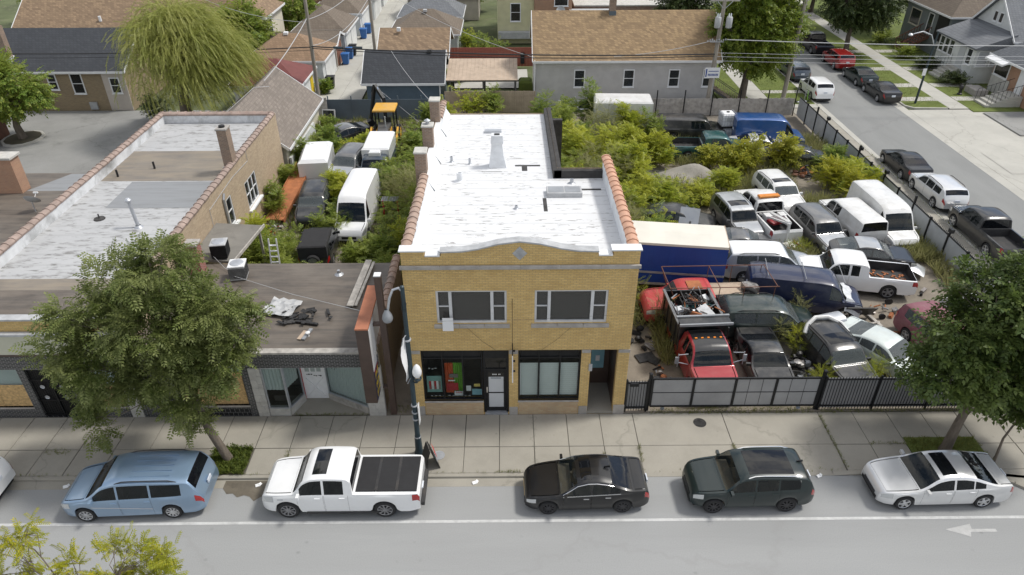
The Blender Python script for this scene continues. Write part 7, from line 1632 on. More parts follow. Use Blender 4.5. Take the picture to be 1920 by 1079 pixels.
wire('thin wire from the alley pole left to the trees', (-16.5, 38.8, 7.3), (-33, 56, 6.5), .6, .02, 'wire_pale'); wire('guy line down to the rear yard', (-11.9, 38.6, 2.4), (-7.0, 34.0, .2), .0, .015, 'wire_pale'); wire('pale wire from the grey house to the transformer pole', (9.0, 38.4, 4.5), (16.8, 36.8, 6.2), .2, .022, 'wire_pale'); wire('service drop wire to the yellow building', (-9.7, 38.2, 5.1), (-3.9, 17.0, 7.4), .3, .015, 'wire_pale')
for x in (-14.8, -13.2, ): tag(MB().tube([(x + .2, 38.72, 5.27), (x + 1.0, 38.7, 5.24)], .11, 8).o('cable_splice', 'lamp_green'), ['green splice case on the cable nearest the alley pole', 'green splice case on the cable over the alley'][x > -14], 'splice case')
sl_ = thing('green_street_light', 'leaning green street light with curved white arm on the far parkway', 'street lamp', (36.35, 39.4, 0)); MB().tube([(0, 0, 0), (.05, 0, 4.3), (.1, 0, 6.2)], [.1, .08, .06], 10).o('post', 'lf_post' if 'lf_post' in MATS else 'lamp_green', sl_, True); MB().tube([(.1, 0, 5.0), (-.4, 0, 5.9), (-1.2, 0, 6.2), (-2.0, 0, 6.0)], .045, 8).o('arm', 'galv', sl_, True); MB().lathe([(0, -.12), (.18, -.08), (.2, 0), (.1, .1), (0, .12)], 12, (-2.2, 0, 5.95)).o('lamp_head', 'galv', sl_, True); MB().box(-.25, .05, -.12, -.08, 2.5, 3.1).o('notice', 'plastic_white', sl_)
so = thing('electric_scooter', 'small electric scooter parked on the grass corner', 'scooter', (26.4, 39.7, .02), R(15)); MB().bbox(-.6, .35, -.08, .08, .08, .14, .02).o('deck', 'galv', so); MB().tube([(.45, 0, .12), (.3, 0, 1.1)], .03, 8).o('stem', 'green_cloth', so); MB().tube([(.3, -.25, 1.1), (.3, .25, 1.1)], .018, 6).o('handlebar', 'iron', so)
for x in (-.62, .48): MB().lathe([(.07, -.03), (.11, -.025), (.11, .025), (.07, .03)], 14, (x, 0, .11), 'y').o('wheel', 'rubber', so)
pz = thing('street_sign_post', 'thin sign post behind the white suv', 'sign', (26.75, 40.3, 0)); MB().tube([(0, 0, 0), (0, 0, 2.6)], .03, 6).o('post', 'galv', pz); MB().box(-.02, .0, -.15, .15, 1.9, 2.5).o('plate', 'galv_dull', pz)
# ---------------------------------------------------------------- bins, tanks, scrap
def bin_(label, x, y, m, rz=0):
    t = thing('wheelie_bin', label, 'bin', (x, y, 0), rz, 'wheelie bins along the alley')
    MB().add([(-.26, -.3, .06), (.26, -.3, .06), (.26, .25, .06), (-.26, .25, .06), (-.33, -.4, 1.05), (.33, -.4, 1.05), (.33, .36, 1.05), (-.33, .36, 1.05)], [(0, 3, 2, 1), (0, 1, 5, 4), (1, 2, 6, 5), (2, 3, 7, 6), (3, 0, 4, 7)]).o('tub', m, t)
    MB().bbox(-.36, .36, -.44, .40, 1.052, 1.16, .05).o('lid', m, t); MB().tube([(-.3, .46, 1.0), (.3, .46, 1.0)], .025, 6).o('handle', m, t)
    for sd in (-1, 1): MB().lathe([(.0, -.04), (.13, -.04), (.13, .04), (0, .04)], 12, (.28 * sd, .3, .13), 'y').o('wheel', 'rubber', t)
for lb, x, y, m in (('blue recycling bin by the tan garage, nearer of two', -16.85, 52.6, 'bin_blue'), ('blue recycling bin by the tan garage, farther of two', -16.8, 54.7, 'bin_blue'), ('blue bin far up the alley beside the dark gate', -16.75, 63.2, 'bin_blue'), ('dark bin behind the two blue recycling bins', -16.7, 56.0, 'bin_black'), ('black bin standing by the orange roofed garage', -16.75, 44.6, 'bin_black'), ('black bin beside the red roofed garage and alley pole', -17.1, 38.4, 'bin_black'), ('second blue bin far up the alley', -16.6, 65.6, 'bin_blue')): bin_(lb, x, y, m, R(90))
def tote(label, x, y, z):
    t = thing('water_tank', label, 'tank', (x, y, z), R(4), 'caged water tanks'); MB().bbox(-.5, .5, -.5, .5, .14, 1.1, .1).o('bottle', 'plastic_white', t); MB().box(-.55, .55, -.55, .55, 0, .12).o('pallet', 'dark', t)
    for k in range(6):
        a = -.54 + k * .216
        MB().box(a - .01, a + .01, -.55, -.53, .12, 1.12).box(-.55, -.53, a - .01, a + .01, .12, 1.12).box(.53, .55, a - .01, a + .01, .12, 1.12).o('cage_bar', 'galv', t)
    for k in range(4): z_ = .25 + k * .28; MB().box(-.56, .56, -.56, -.54, z_, z_ + .02).box(-.56, -.54, -.56, .56, z_, z_ + .02).box(.54, .56, -.56, .56, z_, z_ + .02).o('cage_ring', 'galv', t)
    MB().box(-.2, .2, -.57, -.561, .55, .85).o('label_plate', 'trim_grey', t); MB().lathe([(.12, 1.1), (.12, 1.15), (0, 1.16)], 12).o('cap', 'dark', t)
tote('lower of two stacked white caged water tanks', 17.05, 30.9, 0); tote('upper of two stacked white caged water tanks', 17.05, 30.9, 1.17)
def pile(name, label, x, y, rx, ry, h, n, mats, cat='scrap', seed=1, z=0):
    r = random.Random(seed); t = thing(name, label, cat, (x, y, z))
    for k in range(n):
        a, q = r.uniform(0, 6.28), r.random() ** .5; px, py = math.cos(a) * q * rx, math.sin(a) * q * ry; pz = .06 + h * (1 - q) * r.random()
        s = r.random()
        if s < .35: MB().obox((px, py, pz), (r.uniform(.12, .5), r.uniform(.08, .35), r.uniform(.05, .25)), r.uniform(0, 3), r.uniform(-.5, .5), r.uniform(-.5, .5)).o('piece', r.choice(mats), t)
        elif s < .7: d = Vector((r.uniform(-1, 1), r.uniform(-1, 1), r.uniform(-.1, .5))) * r.uniform(.2, .6); MB().tube([(px, py, pz), Vector((px, py, pz)) + d], r.uniform(.02, .06), 6).o('rod', r.choice(mats), t)
        else: MB().lathe([(.0, -.06), (r.uniform(.1, .2), -.06), (r.uniform(.12, .22), .06), (.05, .1), (0, .1)], 10, (px, py, pz + .06), r.choice('zy')).o('drum', r.choice(mats), t)
    return t
pile('engine_parts', 'black heap of engine parts between the coupe and black suv', 13.05, 2.7, .75, 1.0, .9, 60, ['scrap_dark', 'scrap_dark', 'scrap', 'rubber', 'galv_dull'], seed=3)
pile('scrap_heap', 'scrap parts lying behind the white tow truck', 15.9, 12.9, 1.1, .7, .5, 30, ['scrap_dark', 'rust', 'scrap', 'rubber', 'galv_dull'], seed=4)
pile('scrap_heap', 'scattered scrap and tyres by the yellow building', 6.3, 5.6, .8, 1.3, .25, 14, ['scrap_dark', 'rubber'], seed=5)
pile('scrap_heap', 'crushed car parts beside the rusty ramp in the rear yard', -13.1, 20.2, .8, 1.3, .5, 40, ['scrap_dark', 'scrap', 'galv', 'rust'], seed=6)
pile('scrap_heap', 'white and red junk at the foot of the long brick wall', -14.5, 15.6, .55, 1.6, .5, 26, ['plastic_white', 'red_cloth', 'scrap_dark', 'scrap'], seed=7)
pile('scrap_heap', 'twisted silver car parts in front of the black yard sedan', -12.4, 28.0, .8, .8, .6, 30, ['scrap', 'galv', 'scrap_dark'], seed=8)
pile('scrap_heap', 'rusty junk along the blue steel fence', -14.6, 33.6, 1.6, .8, .7, 34, ['rust', 'scrap', 'orange', 'scrap_dark', 'plastic_white'], seed=9)
pile('scrap_heap', 'mixed scrap behind the black capped pickup', 12.2, 33.6, 1.2, .8, .8, 26, ['scrap', 'bin_blue', 'rust', 'film', 'galv'], seed=10)
pile('scrap_heap', 'parts piled at the tail of the green pickup', 11.6, 29.6, .9, .9, .7, 24, ['scrap', 'rust', 'film', 'galv'], seed=12)
pile('scrap_heap', 'dark frame and axle parts in weeds right of the yellow bushes', 21.0, 24.0, .8, .8, .7, 20, ['scrap_dark', 'rust', 'wood_brown'], seed=13)
pile('scrap_heap', 'parts lying between the white pickup and the grey suv', 17.2, 12.7, .8, .5, .5, 20, ['scrap_dark', 'film', 'scrap'], seed=14)
pile('wooden_pallets', 'grey timber and pallets behind the caged tanks', 16.2, 33.9, 1.3, .7, .6, 20, ['wood_grey', 'deck', 'wood_grey'], 'timber', seed=15)
for k, (x, y, rx_, ry_, h_, n_, lb) in enumerate(((10.3, 4.6, .3, .8, .4, 12, 'small parts between the red cab and the black coupe'), (16.0, 5.3, 1.0, .5, .5, 20, 'bent metal behind the loose white bumper'), (12.9, 9.7, .6, .5, .6, 14, 'wheels and tubes at the tail of the navy van'), (12.1, 14.7, .7, .5, .5, 16, 'scrap parts at the corner of the blue trailer'), (16.4, 11.6, .7, .3, .4, 12, 'parts wedged in front of the silver minivan'), (22.9, 13.0, .8, .7, .6, 18, 'broken bumpers in weeds below the white high roof van'), (19.7, 7.2, 1.3, .9, .12, 16, 'scattered small debris on the bare ground'), (21.4, 9.6, .9, 1.4, .12, 16, 'scattered debris along the steel fence'), (6.8, 2.2, .6, .9, .1, 10, 'dark debris near the short picket gate'), (9.4, 17.6, .8, .6, .6, 16, 'dark engine bay parts in front of the black wreck'), (12.1, 31.8, .8, .7, .7, 16, 'white and rusty parts left of the black capped pickup'), (21.9, 27.6, .9, .6, .5, 16, 'dark parts beside the burnt out sedan'))): pile('scrap_heap', lb, x, y, rx_, ry_, h_, n_, ['scrap_dark', 'scrap', 'rust', 'galv_dull', 'rubber', 'film'][: 6 if k in (1, 5, 10) else 5], seed=40 + k)
for k, (x, y, z, sx, sy, rz_, rx_, m, lb) in enumerate(((10.15, 5.2, .6, 1.3, 1.0, 20, 55, 'p_silverd', 'silver loose hood leaning beside the green minivan tail'), (13.3, 7.05, .45, 1.2, .8, -8, 40, 'p_blackd', 'black loose fender between the green minivan and navy van'), (16.6, 13.5, .4, 1.2, .9, 30, 25, 'p_whited', 'white loose hood on the ground behind the tow truck'), (19.6, 13.0, .45, 1.3, .9, -20, 30, 'p_grey', 'grey loose hood beside the roofed dark sedan'), (22.6, 10.9, .35, 1.1, .8, 60, 20, 'p_silverd', 'silver loose fender by the steel fence panels'), (11.9, 12.0, .5, 1.0, .8, 10, 50, 'p_redfade', 'faded red loose door behind the blue trailer'))):
    mb = MB(); n = 6
    for i in range(n + 1):
        for j in range(n + 1): u, w_ = i / n - .5, j / n - .5; mb.v.append((u * sx, w_ * sy, .12 * (1 - 4 * u * u) * (1 - 2 * w_ * w_) + .02 * math.sin(9 * u + k)))
    for i in range(n):
        for j in range(n): mb.f.append((i * (n + 1) + j, (i + 1) * (n + 1) + j, (i + 1) * (n + 1) + j + 1, i * (n + 1) + j + 1))
    o = mb.o('scrap_sheet', m, None, True); o.location = (x, y, z); o.rotation_euler = (R(rx_), 0, R(rz_)); tag(o, lb, 'car panel')
rr = thing('rusty_ramp', 'long rusty orange steel ramp leaning in the rear yard', 'ramp', (-14.3, 20.3, 0)); rr.rotation_euler.z = R(-6); MB().obox((0, 0, .85), (1.1, 6.2, .06), 0, R(11)).o('plate', 'rust', rr); MB().obox((.55, 0, .80), (.06, 6.2, .3), 0, R(11)).obox((-.55, 0, .80), (.06, 6.2, .3), 0, R(11)).o('edge', 'rust', rr)
for x, y, rz_, lb in ((15.3, 5.0, .3, 'curved metal hood panel lying behind the black suv'),):
    mb = MB(); n = 8
    for k in range(n + 1): a = math.pi * k / n; mb.v += [(-.6, math.cos(a) * .4, .95 + math.sin(a) * .18), (.6, math.cos(a) * .4, .95 + math.sin(a) * .18)]
    for k in range(n): mb.f.append((2 * k, 2 * k + 1, 2 * k + 3, 2 * k + 2))
    o = mb.o('hood_panel', 'galv', None, True); o.location = (x, y, .3); o.rotation_euler.z = rz_; tag(o, lb, 'panel')
tag(MB().obox((17.5, 6.6, .55), (1.5, .06, .9), R(-2), R(35)).o('mesh_panel', 'scrap_dark'), 'dark flat panel leaning near the navy van front', 'panel'); tag(MB().obox((18.2, 7.1, .06), (.16, 2.4, .08), R(14)).obox((18.1, 6.2, .07), (.9, .12, .06), R(14)).o('timber_beam', 'wood_grey'), 'pale timber beam lying on the bare ground', 'beam')
tag(MB().obox((18.0, 5.4, .05), (2.6, .10, .07), R(5)).o('red_beam', 'rust'), 'rusty red bar lying behind the white overgrown sedan', 'beam')
ra = thing('red_rack', 'wire rack on red legs in the bushes of the rear yard', 'rack', (-7.35, 17.6, 0)); 
for x in (-.45, .45): MB().box(x - .04, x + .04, -.05, .05, 0, 1.4).o('leg', 'red_cloth', ra)
for k in range(7): MB().box(-.5 + k * .166 - .01, -.5 + k * .166 + .01, -.3, .3, 1.5, 1.52).box(-.5, .5, -.3 + k * .1 - .01, -.3 + k * .1 + .01, 1.521, 1.54).o('mesh_wire', 'galv', ra)
ld = thing('white_ladder', 'white stepladder leaning behind the low shop', 'ladder', (-12.2, 9.2, 0)); MB().bar((-.25, 0, 0), (-.2, .6, 3.1), .06).bar((.25, 0, 0), (.2, .6, 3.1), .06).o('rail', 'plastic_white', ld)
for k in range(9): MB().box(-.22, .22, .06 * k + .03, .06 * k + .13, .3 * k + .3, .3 * k + .34).o('rung', 'plastic_white', ld)
gm_ = MB(); n = 26; 
for i in range(n):
    for j in range(n):
        u, w_ = -1 + 2 * i / (n - 1), -1 + 2 * j / (n - 1); d = min(1, math.hypot(u, w_)); gm_.v.append((12.7 + u * 2.9, 23.3 + w_ * 1.9, -.03 + 1.15 * (1 - d) ** .8 * (1 + .25 * math.sin(u * 5 + w_ * 3)) + random.uniform(0, .03)))
for i in range(n - 1):
    for j in range(n - 1): gm_.f.append((i * n + j, (i + 1) * n + j, (i + 1) * n + j + 1, i * n + j + 1))
tag(gm_.o('gravel_heap', 'gravel', None, True), 'grey gravel heap grown with grass in the scrap yard', 'gravel heap')
tag(MB().obox((6.4, 3.7, .03), (.9, .6, .04), .3).obox((6.75, 3.45, .045), (.5, .5, .03), .9).o('floor_mat', 'scrap_dark'), 'flattened dark rubber mat on the bare ground', 'mat'); tag(MB().obox((7.0, 4.6, .06), (.9, .6, .05), .5).o('floor_sheet', 'scrap'), 'grey sheet lying near the black tipper', 'sheet')
# ---------------------------------------------------------------- trees and plants
tree('street_tree', 'big street tree with feathery grey-green leaves in front of the low shops', (-11.1, -2.55, 0), (-11.7, -2.45, 3.6),
     [(-12.4, -1.9, 6.4, 1.9, 1.8, 1.3), (-11.9, -2.0, 8.5, 1.25, 1.2, 1.15), (-13.5, -1.9, 7.9, .9, .9, .8), (-14.6, -2.0, 6.9, 1.15, 1.1, .8), (-15.8, -2.2, 5.5, 1.0, 1.0, .65), (-14.5, -2.3, 4.9, 1.2, 1.1, .7), (-10.5, -2.0, 7.0, 1.2, 1.1, .9), (-9.5, -2.1, 5.9, .75, .85, .7), (-10.4, -2.3, 4.9, 1.1, 1.0, .75), (-12.3, -2.5, 4.7, 1.3, 1.1, .8), (-13.6, -2.5, 3.9, .8, .8, .5), (-11.6, -2.8, 3.3, .9, .8, .6), (-11.9, -2.9, 2.1, .45, .45, .35), (-15.3, -2.5, 3.7, .5, .5, .6), (-15.5, -2.7, 2.2, .32, .3, .8), (-16.4, -2.2, 4.9, .5, .5, .4)],
     200, 34, .44, 'pinnate', 'lf_locust', r0=.17, clump_r=.52, droop=.1, shell=.5)
tree('dark_street_tree', 'dense dark green street tree at the right edge of the pavement', (17.35, -2.3, 0), (17.7, -2.1, 3.0),
     [(18.0, -1.6, 4.6, 2.3, 2.0, 1.7), (17.7, -1.4, 6.4, 1.7, 1.6, 1.5), (19.9, -1.8, 5.2, 2.0, 1.8, 2.2), (16.4, -1.9, 3.9, 1.2, 1.2, 1.0), (18.9, -1.5, 7.5, 1.1, 1.0, 1.3), (19.6, -2.4, 3.0, 1.3, 1.0, .9), (16.5, -1.8, 5.5, 1.0, 1.0, 1.0), (20.8, -1.8, 7.0, 1.5, 1.5, 1.6)],
     230, 34, .46, 'broad', 'lf_dark', r0=.19, clump_r=.56, droop=.1)
tree('sapling', 'thin young tree near the kerb under the dark street tree', (19.0, -2.85, 0), (19.35, -2.6, 2.0), [(19.4, -2.5, 2.6, .75, .6, .7)], 22, 18, .40, 'broad', 'lf_dark', r0=.05, clump_r=.4, droop=.1)
tree('yellowing_tree', 'yellow-green tree top rising from the near side of the road', (-11.4, -11.6, -.1), (-11.4, -11.2, 3.2),
     [(-10.4, -10.2, 4.3, 1.1, .7, .45), (-11.7, -10.3, 4.1, .5, .5, .35), (-9.0, -10.2, 4.6, .4, .4, .35), (-13.2, -10.2, 4.6, .4, .4, .7), (-12.7, -10.2, 5.4, .25, .3, .4), (-13.6, -10.4, 3.8, .6, .5, .4), (-9.9, -10.6, 3.6, 1.4, .6, .4)], 60, 15, .30, 'locust', 'lf_yelloworange', r0=.14, clump_r=.36, droop=.2, shell=.4)
# willow: hanging strands
wl = thing('willow_tree', 'large pale green weeping willow with strands blown to one side', 'tree', (-26.3, 34.2, 0), 0, None, True)
wb = MB(); wb.tube([(-26.3, 34.2, -.1), (-26.2, 34.2, 2), (-25.8, 34.0, 4.5)], [.55, .42, .35], 12)
hubs = []
for k in range(64):
    a = random.uniform(0, 6.28); q = random.random() ** .6; hx, hy = -24.6 + math.cos(a) * q * 3.3, 33.3 + math.sin(a) * q * 3.0; hz = 4.7 + 4.7 * (1 - q ** 2) ** .6
    wb.tube([(-25.8, 34.0, 4.3), (hx * .5 - 12.6, hy * .5 + 17, 4.5 + (hz - 4.5) * .7), (hx, hy, hz)], [.14, .08, .025], 6); hubs.append((hx, hy, hz, q))
wb.o('trunk', 'bark', wl, True)
P, D, SZ = [], [], []
for hx, hy, hz, q in hubs:
    for k in range(72):
        a = random.uniform(0, 6.28); rr_ = random.random() * 1.1
        px, py, pz = hx + math.cos(a) * rr_, hy + math.sin(a) * rr_, hz + random.uniform(-2.2, .3)
        d = np.array([math.cos(a) * .7 + .25, math.sin(a) * .7, random.uniform(.1, .9)]); fall = random.uniform(.4, .75)
        for j in range(random.randint(3, 6)):
            if pz < .8: break
            d = d / np.linalg.norm(d); s = random.uniform(.55, .85)
            P.append((px, py, pz)); D.append(d); SZ.append(s); px, py, pz = px + d[0] * s * .85, py + d[1] * s * .85, pz + d[2] * s * .85
            d = d + np.array([.10 + random.uniform(-.06, .06), -.04 + random.uniform(-.06, .06), -fall])
leaves('crown', np.array(P), np.array(D), np.array(SZ), 'willow', 'lf_willow', wl, .9)
tree('maple_tree', 'leafy green maple on the lawn beside the grey house', (21.0, 40.2, 0), (21.1, 40.2, 3.2), [(21.3, 40.4, 5.2, 3.2, 2.8, 2.4), (21.6, 40.8, 8.0, 2.7, 2.5, 2.4), (22.8, 40.3, 6.2, 2.2, 2.2, 2.0), (19.7, 40.2, 6.2, 1.7, 1.8, 1.6), (21.5, 40.8, 10.4, 2.0, 2.0, 1.7)], 300, 20, .62, 'broad', 'lf_maple', r0=.36, clump_r=.8)
for lb, x, y, h, rad, lm, n in (('grey-green tree on the near side of the side street', 27.0, 61, 8, 2.7, 'lf_mid', 90), ('tall dark tree beside the far parkway', 37.0, 56.5, 10, 3.6, 'lf_deep', 190), ('second dark tree deeper in the shade', 43.5, 66, 10, 3.8, 'lf_deep', 140), ('dark tree at the end of the side street', 33.5, 74, 10, 4.2, 'lf_deep', 140), ('dark tree behind the grey house roof', 19.5, 58, 7.5, 2.8, 'lf_deep', 100), ('bushy tree left of the tan garages', -26.6, 51.2, 6.6, 2.5, 'lf_mid', 120), ('round tree beside the bushy one', -24.3, 63, 5.5, 2.2, 'lf_mid', 70), ('tree at the top left corner', -57, 72, 7, 3.2, 'lf_mid', 60), ('tree behind the alley end', -9, 96, 8, 3.5, 'lf_mid', 70), ('tree at the far right corner', 64, 80, 9, 4, 'lf_deep', 70), ('tree behind the far dark house', 40.2, 76, 9, 3.5, 'lf_deep', 90), ('tree behind the cream house', -4.5, 78, 6.5, 2.6, 'lf_mid', 60)):
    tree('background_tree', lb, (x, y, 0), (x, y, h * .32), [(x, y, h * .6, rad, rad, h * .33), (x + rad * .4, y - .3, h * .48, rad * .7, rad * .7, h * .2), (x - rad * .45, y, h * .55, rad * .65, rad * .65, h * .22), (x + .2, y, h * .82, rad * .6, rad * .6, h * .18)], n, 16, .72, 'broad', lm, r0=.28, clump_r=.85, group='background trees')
tree('round_tree', 'round tree overhanging the paved court at the left edge', (-38.7, 31.9, 0), (-38.6, 31.9, 2.2), [(-38.4, 31.8, 4.2, 2.4, 2.2, 1.9), (-40.4, 31.6, 5.4, 2.3, 2.0, 2.0), (-37.6, 31.8, 3.2, 1.7, 1.5, .9), (-39.5, 31.8, 3.4, 1.6, 1.5, 1.0)], 190, 20, .55, 'broad', 'lf_mid', r0=.3, clump_r=.7)
struct('tree_island', MB().prism([(-38.7 + 1.5 * math.cos(a * .524), 31.9 + 1.7 * math.sin(a * .524)) for a in range(12)], -.1, .12), 'concrete_light'); struct('tree_soil', MB().prism([(-38.7 + 1.3 * math.cos(a * .524), 31.9 + 1.5 * math.sin(a * .524)) for a in range(12)], .0, .126), 'soil')
tag(MB().box(-44, -40.4, 29.2, 29.4, 0, 2.2).box(-40.6, -40.4, 29.4, 33, 0, 2.2).o('brown_screen', 'wood_brown'), 'brown timber screen at the left edge of the court', 'fence')
bin2 = tag(MB().bbox(-41.2, -40.9, 28.2, 28.8, 0, 1.2, .05).o('blue_bin', 'bin_blue'), 'blue bin cut off by the left edge of the court', 'bin')
# shrubs in the scrap yard: (x, y, h, width, sprays, kind)
SG2 = 'wild bushes in the scrap yard'; wd = ['leaning', 'tall', 'broad', 'ragged', 'thick', 'feathery', 'young', 'loose', 'bright', 'leggy']
SH = []
def lay(side, items, near):
    for k, (x, y, h, w_, n, kd) in enumerate(items): SH.append((x, y, h, w_, n, kd, side, near))
lay('scrap', [(4.1, 10.6, 3.4, 2.6, 230, 'a'), (3.6, 13.4, 3.6, 2.6, 230, 'a'), (6.0, 11.8, 3.3, 2.8, 240, 'y'), (6.0, 14.6, 3.4, 3.0, 260, 'a'), (8.0, 13.4, 2.4, 2.4, 200, 'a'), (4.0, 17.0, 3.8, 2.8, 240, 'a'), (6.4, 18.0, 3.4, 3.0, 260, 'y'), (8.8, 19.4, 2.6, 2.6, 220, 'y'), (9.9, 18.6, 1.6, 2.2, 150, 'a'), (3.9, 20.6, 4.0, 2.8, 240, 'm'), (6.2, 21.6, 3.8, 3.0, 260, 'y'), (8.4, 22.8, 3.0, 2.6, 220, 'a'), (4.0, 24.6, 4.2, 2.8, 230, 'a'), (6.6, 25.4, 3.9, 3.0, 240, 'y'), (9.0, 26.6, 3.2, 2.6, 220, 'a'), (11.0, 26.4, 2.4, 2.0, 150, 'a'), (4.4, 28.6, 4.6, 2.6, 220, 'm'), (6.9, 29.0, 4.4, 2.4, 200, 'a'), (9.2, 29.6, 3.8, 2.0, 150, 'a'), (10.9, 29.8, 3.6, 1.2, 90, 'm'), (3.6, 32.6, 4.4, 2.6, 200, 'm'), (6.2, 33.0, 4.6, 2.2, 170, 'm'), (12.8, 20.2, 1.5, 1.8, 110, 'y'), (14.6, 21.4, 1.8, 1.6, 110, 'a'), (15.9, 24.2, 2.6, 1.6, 120, 'b'), (17.0, 24.6, 2.9, 1.7, 130, 'b'), (19.6, 24.9, 2.8, 1.7, 130, 'b'), (14.6, 25.5, 2.2, 1.0, 60, 'b'), (21.9, 21.6, 2.5, 2.2, 190, 'o'), (22.6, 19.9, 2.6, 2.2, 180, 'o'), (23.4, 22.6, 2.2, 2.0, 150, 'a'), (23.0, 24.6, 2.0, 2.0, 150, 'm'), (24.0, 20.4, 2.2, 1.4, 110, 'a')], 'x')
lay('rear', [(-5.3, 9.4, 2.6, 2.4, 200, 'm'), (-7.3, 9.6, 2.4, 2.4, 200, 'a'), (-5.2, 12.6, 3.0, 2.4, 220, 'a'), (-7.0, 12.6, 2.0, 2.0, 160, 'm'), (-5.3, 15.6, 3.2, 2.4, 220, 'a'), (-6.2, 19.6, 3.4, 2.6, 240, 'y'), (-5.1, 22.2, 3.2, 2.4, 210, 'y'), (-7.6, 21.2, 2.9, 2.4, 210, 'a'), (-5.4, 25.6, 2.6, 2.4, 190, 'm'), (-6.6, 28.8, 2.2, 2.0, 150, 'm'), (-6.3, 31.8, 3.4, 1.7, 140, 'a'), (-5.0, 33.0, 2.8, 1.8, 140, 'a'), (-8.9, 12.0, 1.7, 1.7, 150, 'm'), (-13.5, 12.2, 2.4, 2.4, 200, 'm'), (-13.0, 10.0, 2.2, 2.2, 170, 'm'), (-14.4, 13.8, 2.4, 1.6, 130, 'a'), (-10.5, 15.8, 2.0, 1.6, 130, 'm'), (-10.8, 19.3, 2.5, 1.7, 160, 'y'), (-11.2, 21.0, 2.3, 1.6, 140, 'a'), (-14.4, 25.2, 2.8, 1.5, 140, 'm'), (-14.7, 22.4, 2.5, 1.2, 100, 'm'), (-13.6, 28.4, 2.4, 2.2, 190, 'm'), (-13.9, 26.7, 1.9, 1.6, 110, 'a'), (-10.8, 27.9, 2.0, 1.8, 150, 'a'), (-11.9, 27.2, 1.5, 1.4, 100, 'a'), (-14.0, 32.4, 2.0, 1.8, 110, 'm'), (-14.9, 18.6, 2.6, 1.0, 80, 'm')], 'y')
KD = {'a': ('pinnate', 'lf_ail', .70), 'y': ('pinnate', 'lf_ail', .58), 'm': ('pinnate', 'lf_mid', .62), 'b': ('broad', 'lf_yel', .75), 'o': ('locust', 'lf_yelloworange', .5), 'w': ('weed', 'lf_weed', .95)}
cw_ = {'a': 'yellow-green', 'y': 'bright yellow-green', 'm': 'mid green', 'b': 'lime green large-leaved', 'o': 'golden yellow', 'w': 'pale feathery'}
near_things = [('beside the yellow building flank', 4, 10), ('by the tarred parapet wall', 4, 16), ('behind the blue trailer', 8, 12), ('above the black wreck', 10, 17), ('beside the gravel heap', 12, 22), ('in front of the box trailer', 8, 29), ('near the green pickup', 15, 25.5), ('beside the steel fence', 23, 22), ('in the scrap yard thicket', 6.5, 20), ('at the rear of the thicket', 5, 31), ('behind the low shop', -8, 9.5), ('right of the white rear yard van', -6, 16), ('by the chimneys of the yellow building', -5.5, 21), ('near the backhoe', -7, 30), ('behind the black jeep', -10.5, 16), ('along the long brick wall', -14.2, 13), ('near the white box van', -13.5, 26), ('between the dusty suv and white van', -11, 20.5), ('by the black yard sedan', -12, 28.5), ('at the blue steel fence', -14, 32.5)]
seen = {}
for k, (x, y, h, w_, n, kd, side, _) in enumerate(SH):
    if kd == 'a' and k % 3 == 1: kd = 'm'
    if kd in 'ay' and k % 7 == 3: kd = 'w'
    nt_ = min(near_things, key=lambda q: (q[1] - x) ** 2 + (q[2] - y) ** 2 + (1000 if (q[1] < 0) != (x < 0) else 0))[0]
    size = 'tall' if h > 3.3 else ('waist-high' if h < 1.9 else 'bushy')
    lb = f'{size} {cw_[kd]} bush {nt_}'
    c = seen.get(lb, 0); seen[lb] = c + 1
    if c: lb += [', the one farther back', ', the next one behind it', ', the last in its cluster', ', deepest of its cluster'][min(c - 1, 3)]
    st, lm, sz = KD[kd]; sz *= .74
    shrub('wild_bush', lb, x, y, h, w_ * 1.3, int(n * 3.4), st, lm, sz, SG2 if side == 'scrap' else 'wild bushes in the rear yard', stems=max(6, int(w_ * 4)))
for lb, x, y, h, w_ in (('leafy weed between the coupe and engine parts', 13.4, 3.9, 1.6, .9), ('leafy weed in front of the engine parts', 13.6, 1.2, 1.5, .7), ('leafy weed growing over the white overgrown sedan', 16.2, 2.0, 1.5, 1.1), ('leafy weed at the hood of the white overgrown sedan', 17.8, 1.3, 1.6, .9), ('feathery weed beside the dark green minivan door', 12.9, 4.7, 1.6, .6), ('feathery weed in front of the navy van', 14.3, 6.7, 1.8, 1.1), ('feathery weed by the yellow building corner', 5.6, 6.5, 3.3, 1.5), ('feathery weed left of the tipper body', 7.3, 6.0, 2.2, .9), ('weed behind the tow truck', 16.8, 13.2, 1.2, .8), ('weed inside the white sedan row', 15.6, 1.4, 1.3, .7), ('weed by the red cab grille', 6.5, 7.6, 2.2, 1.4)):
    shrub('tall_weed', lb, x, y, h, w_, 120, 'weed', 'lf_weed' if 'feather' in lb else 'lf_ail', .5, 'tall weeds among the vehicles', stems=7, upright=1.0, cat='weed')
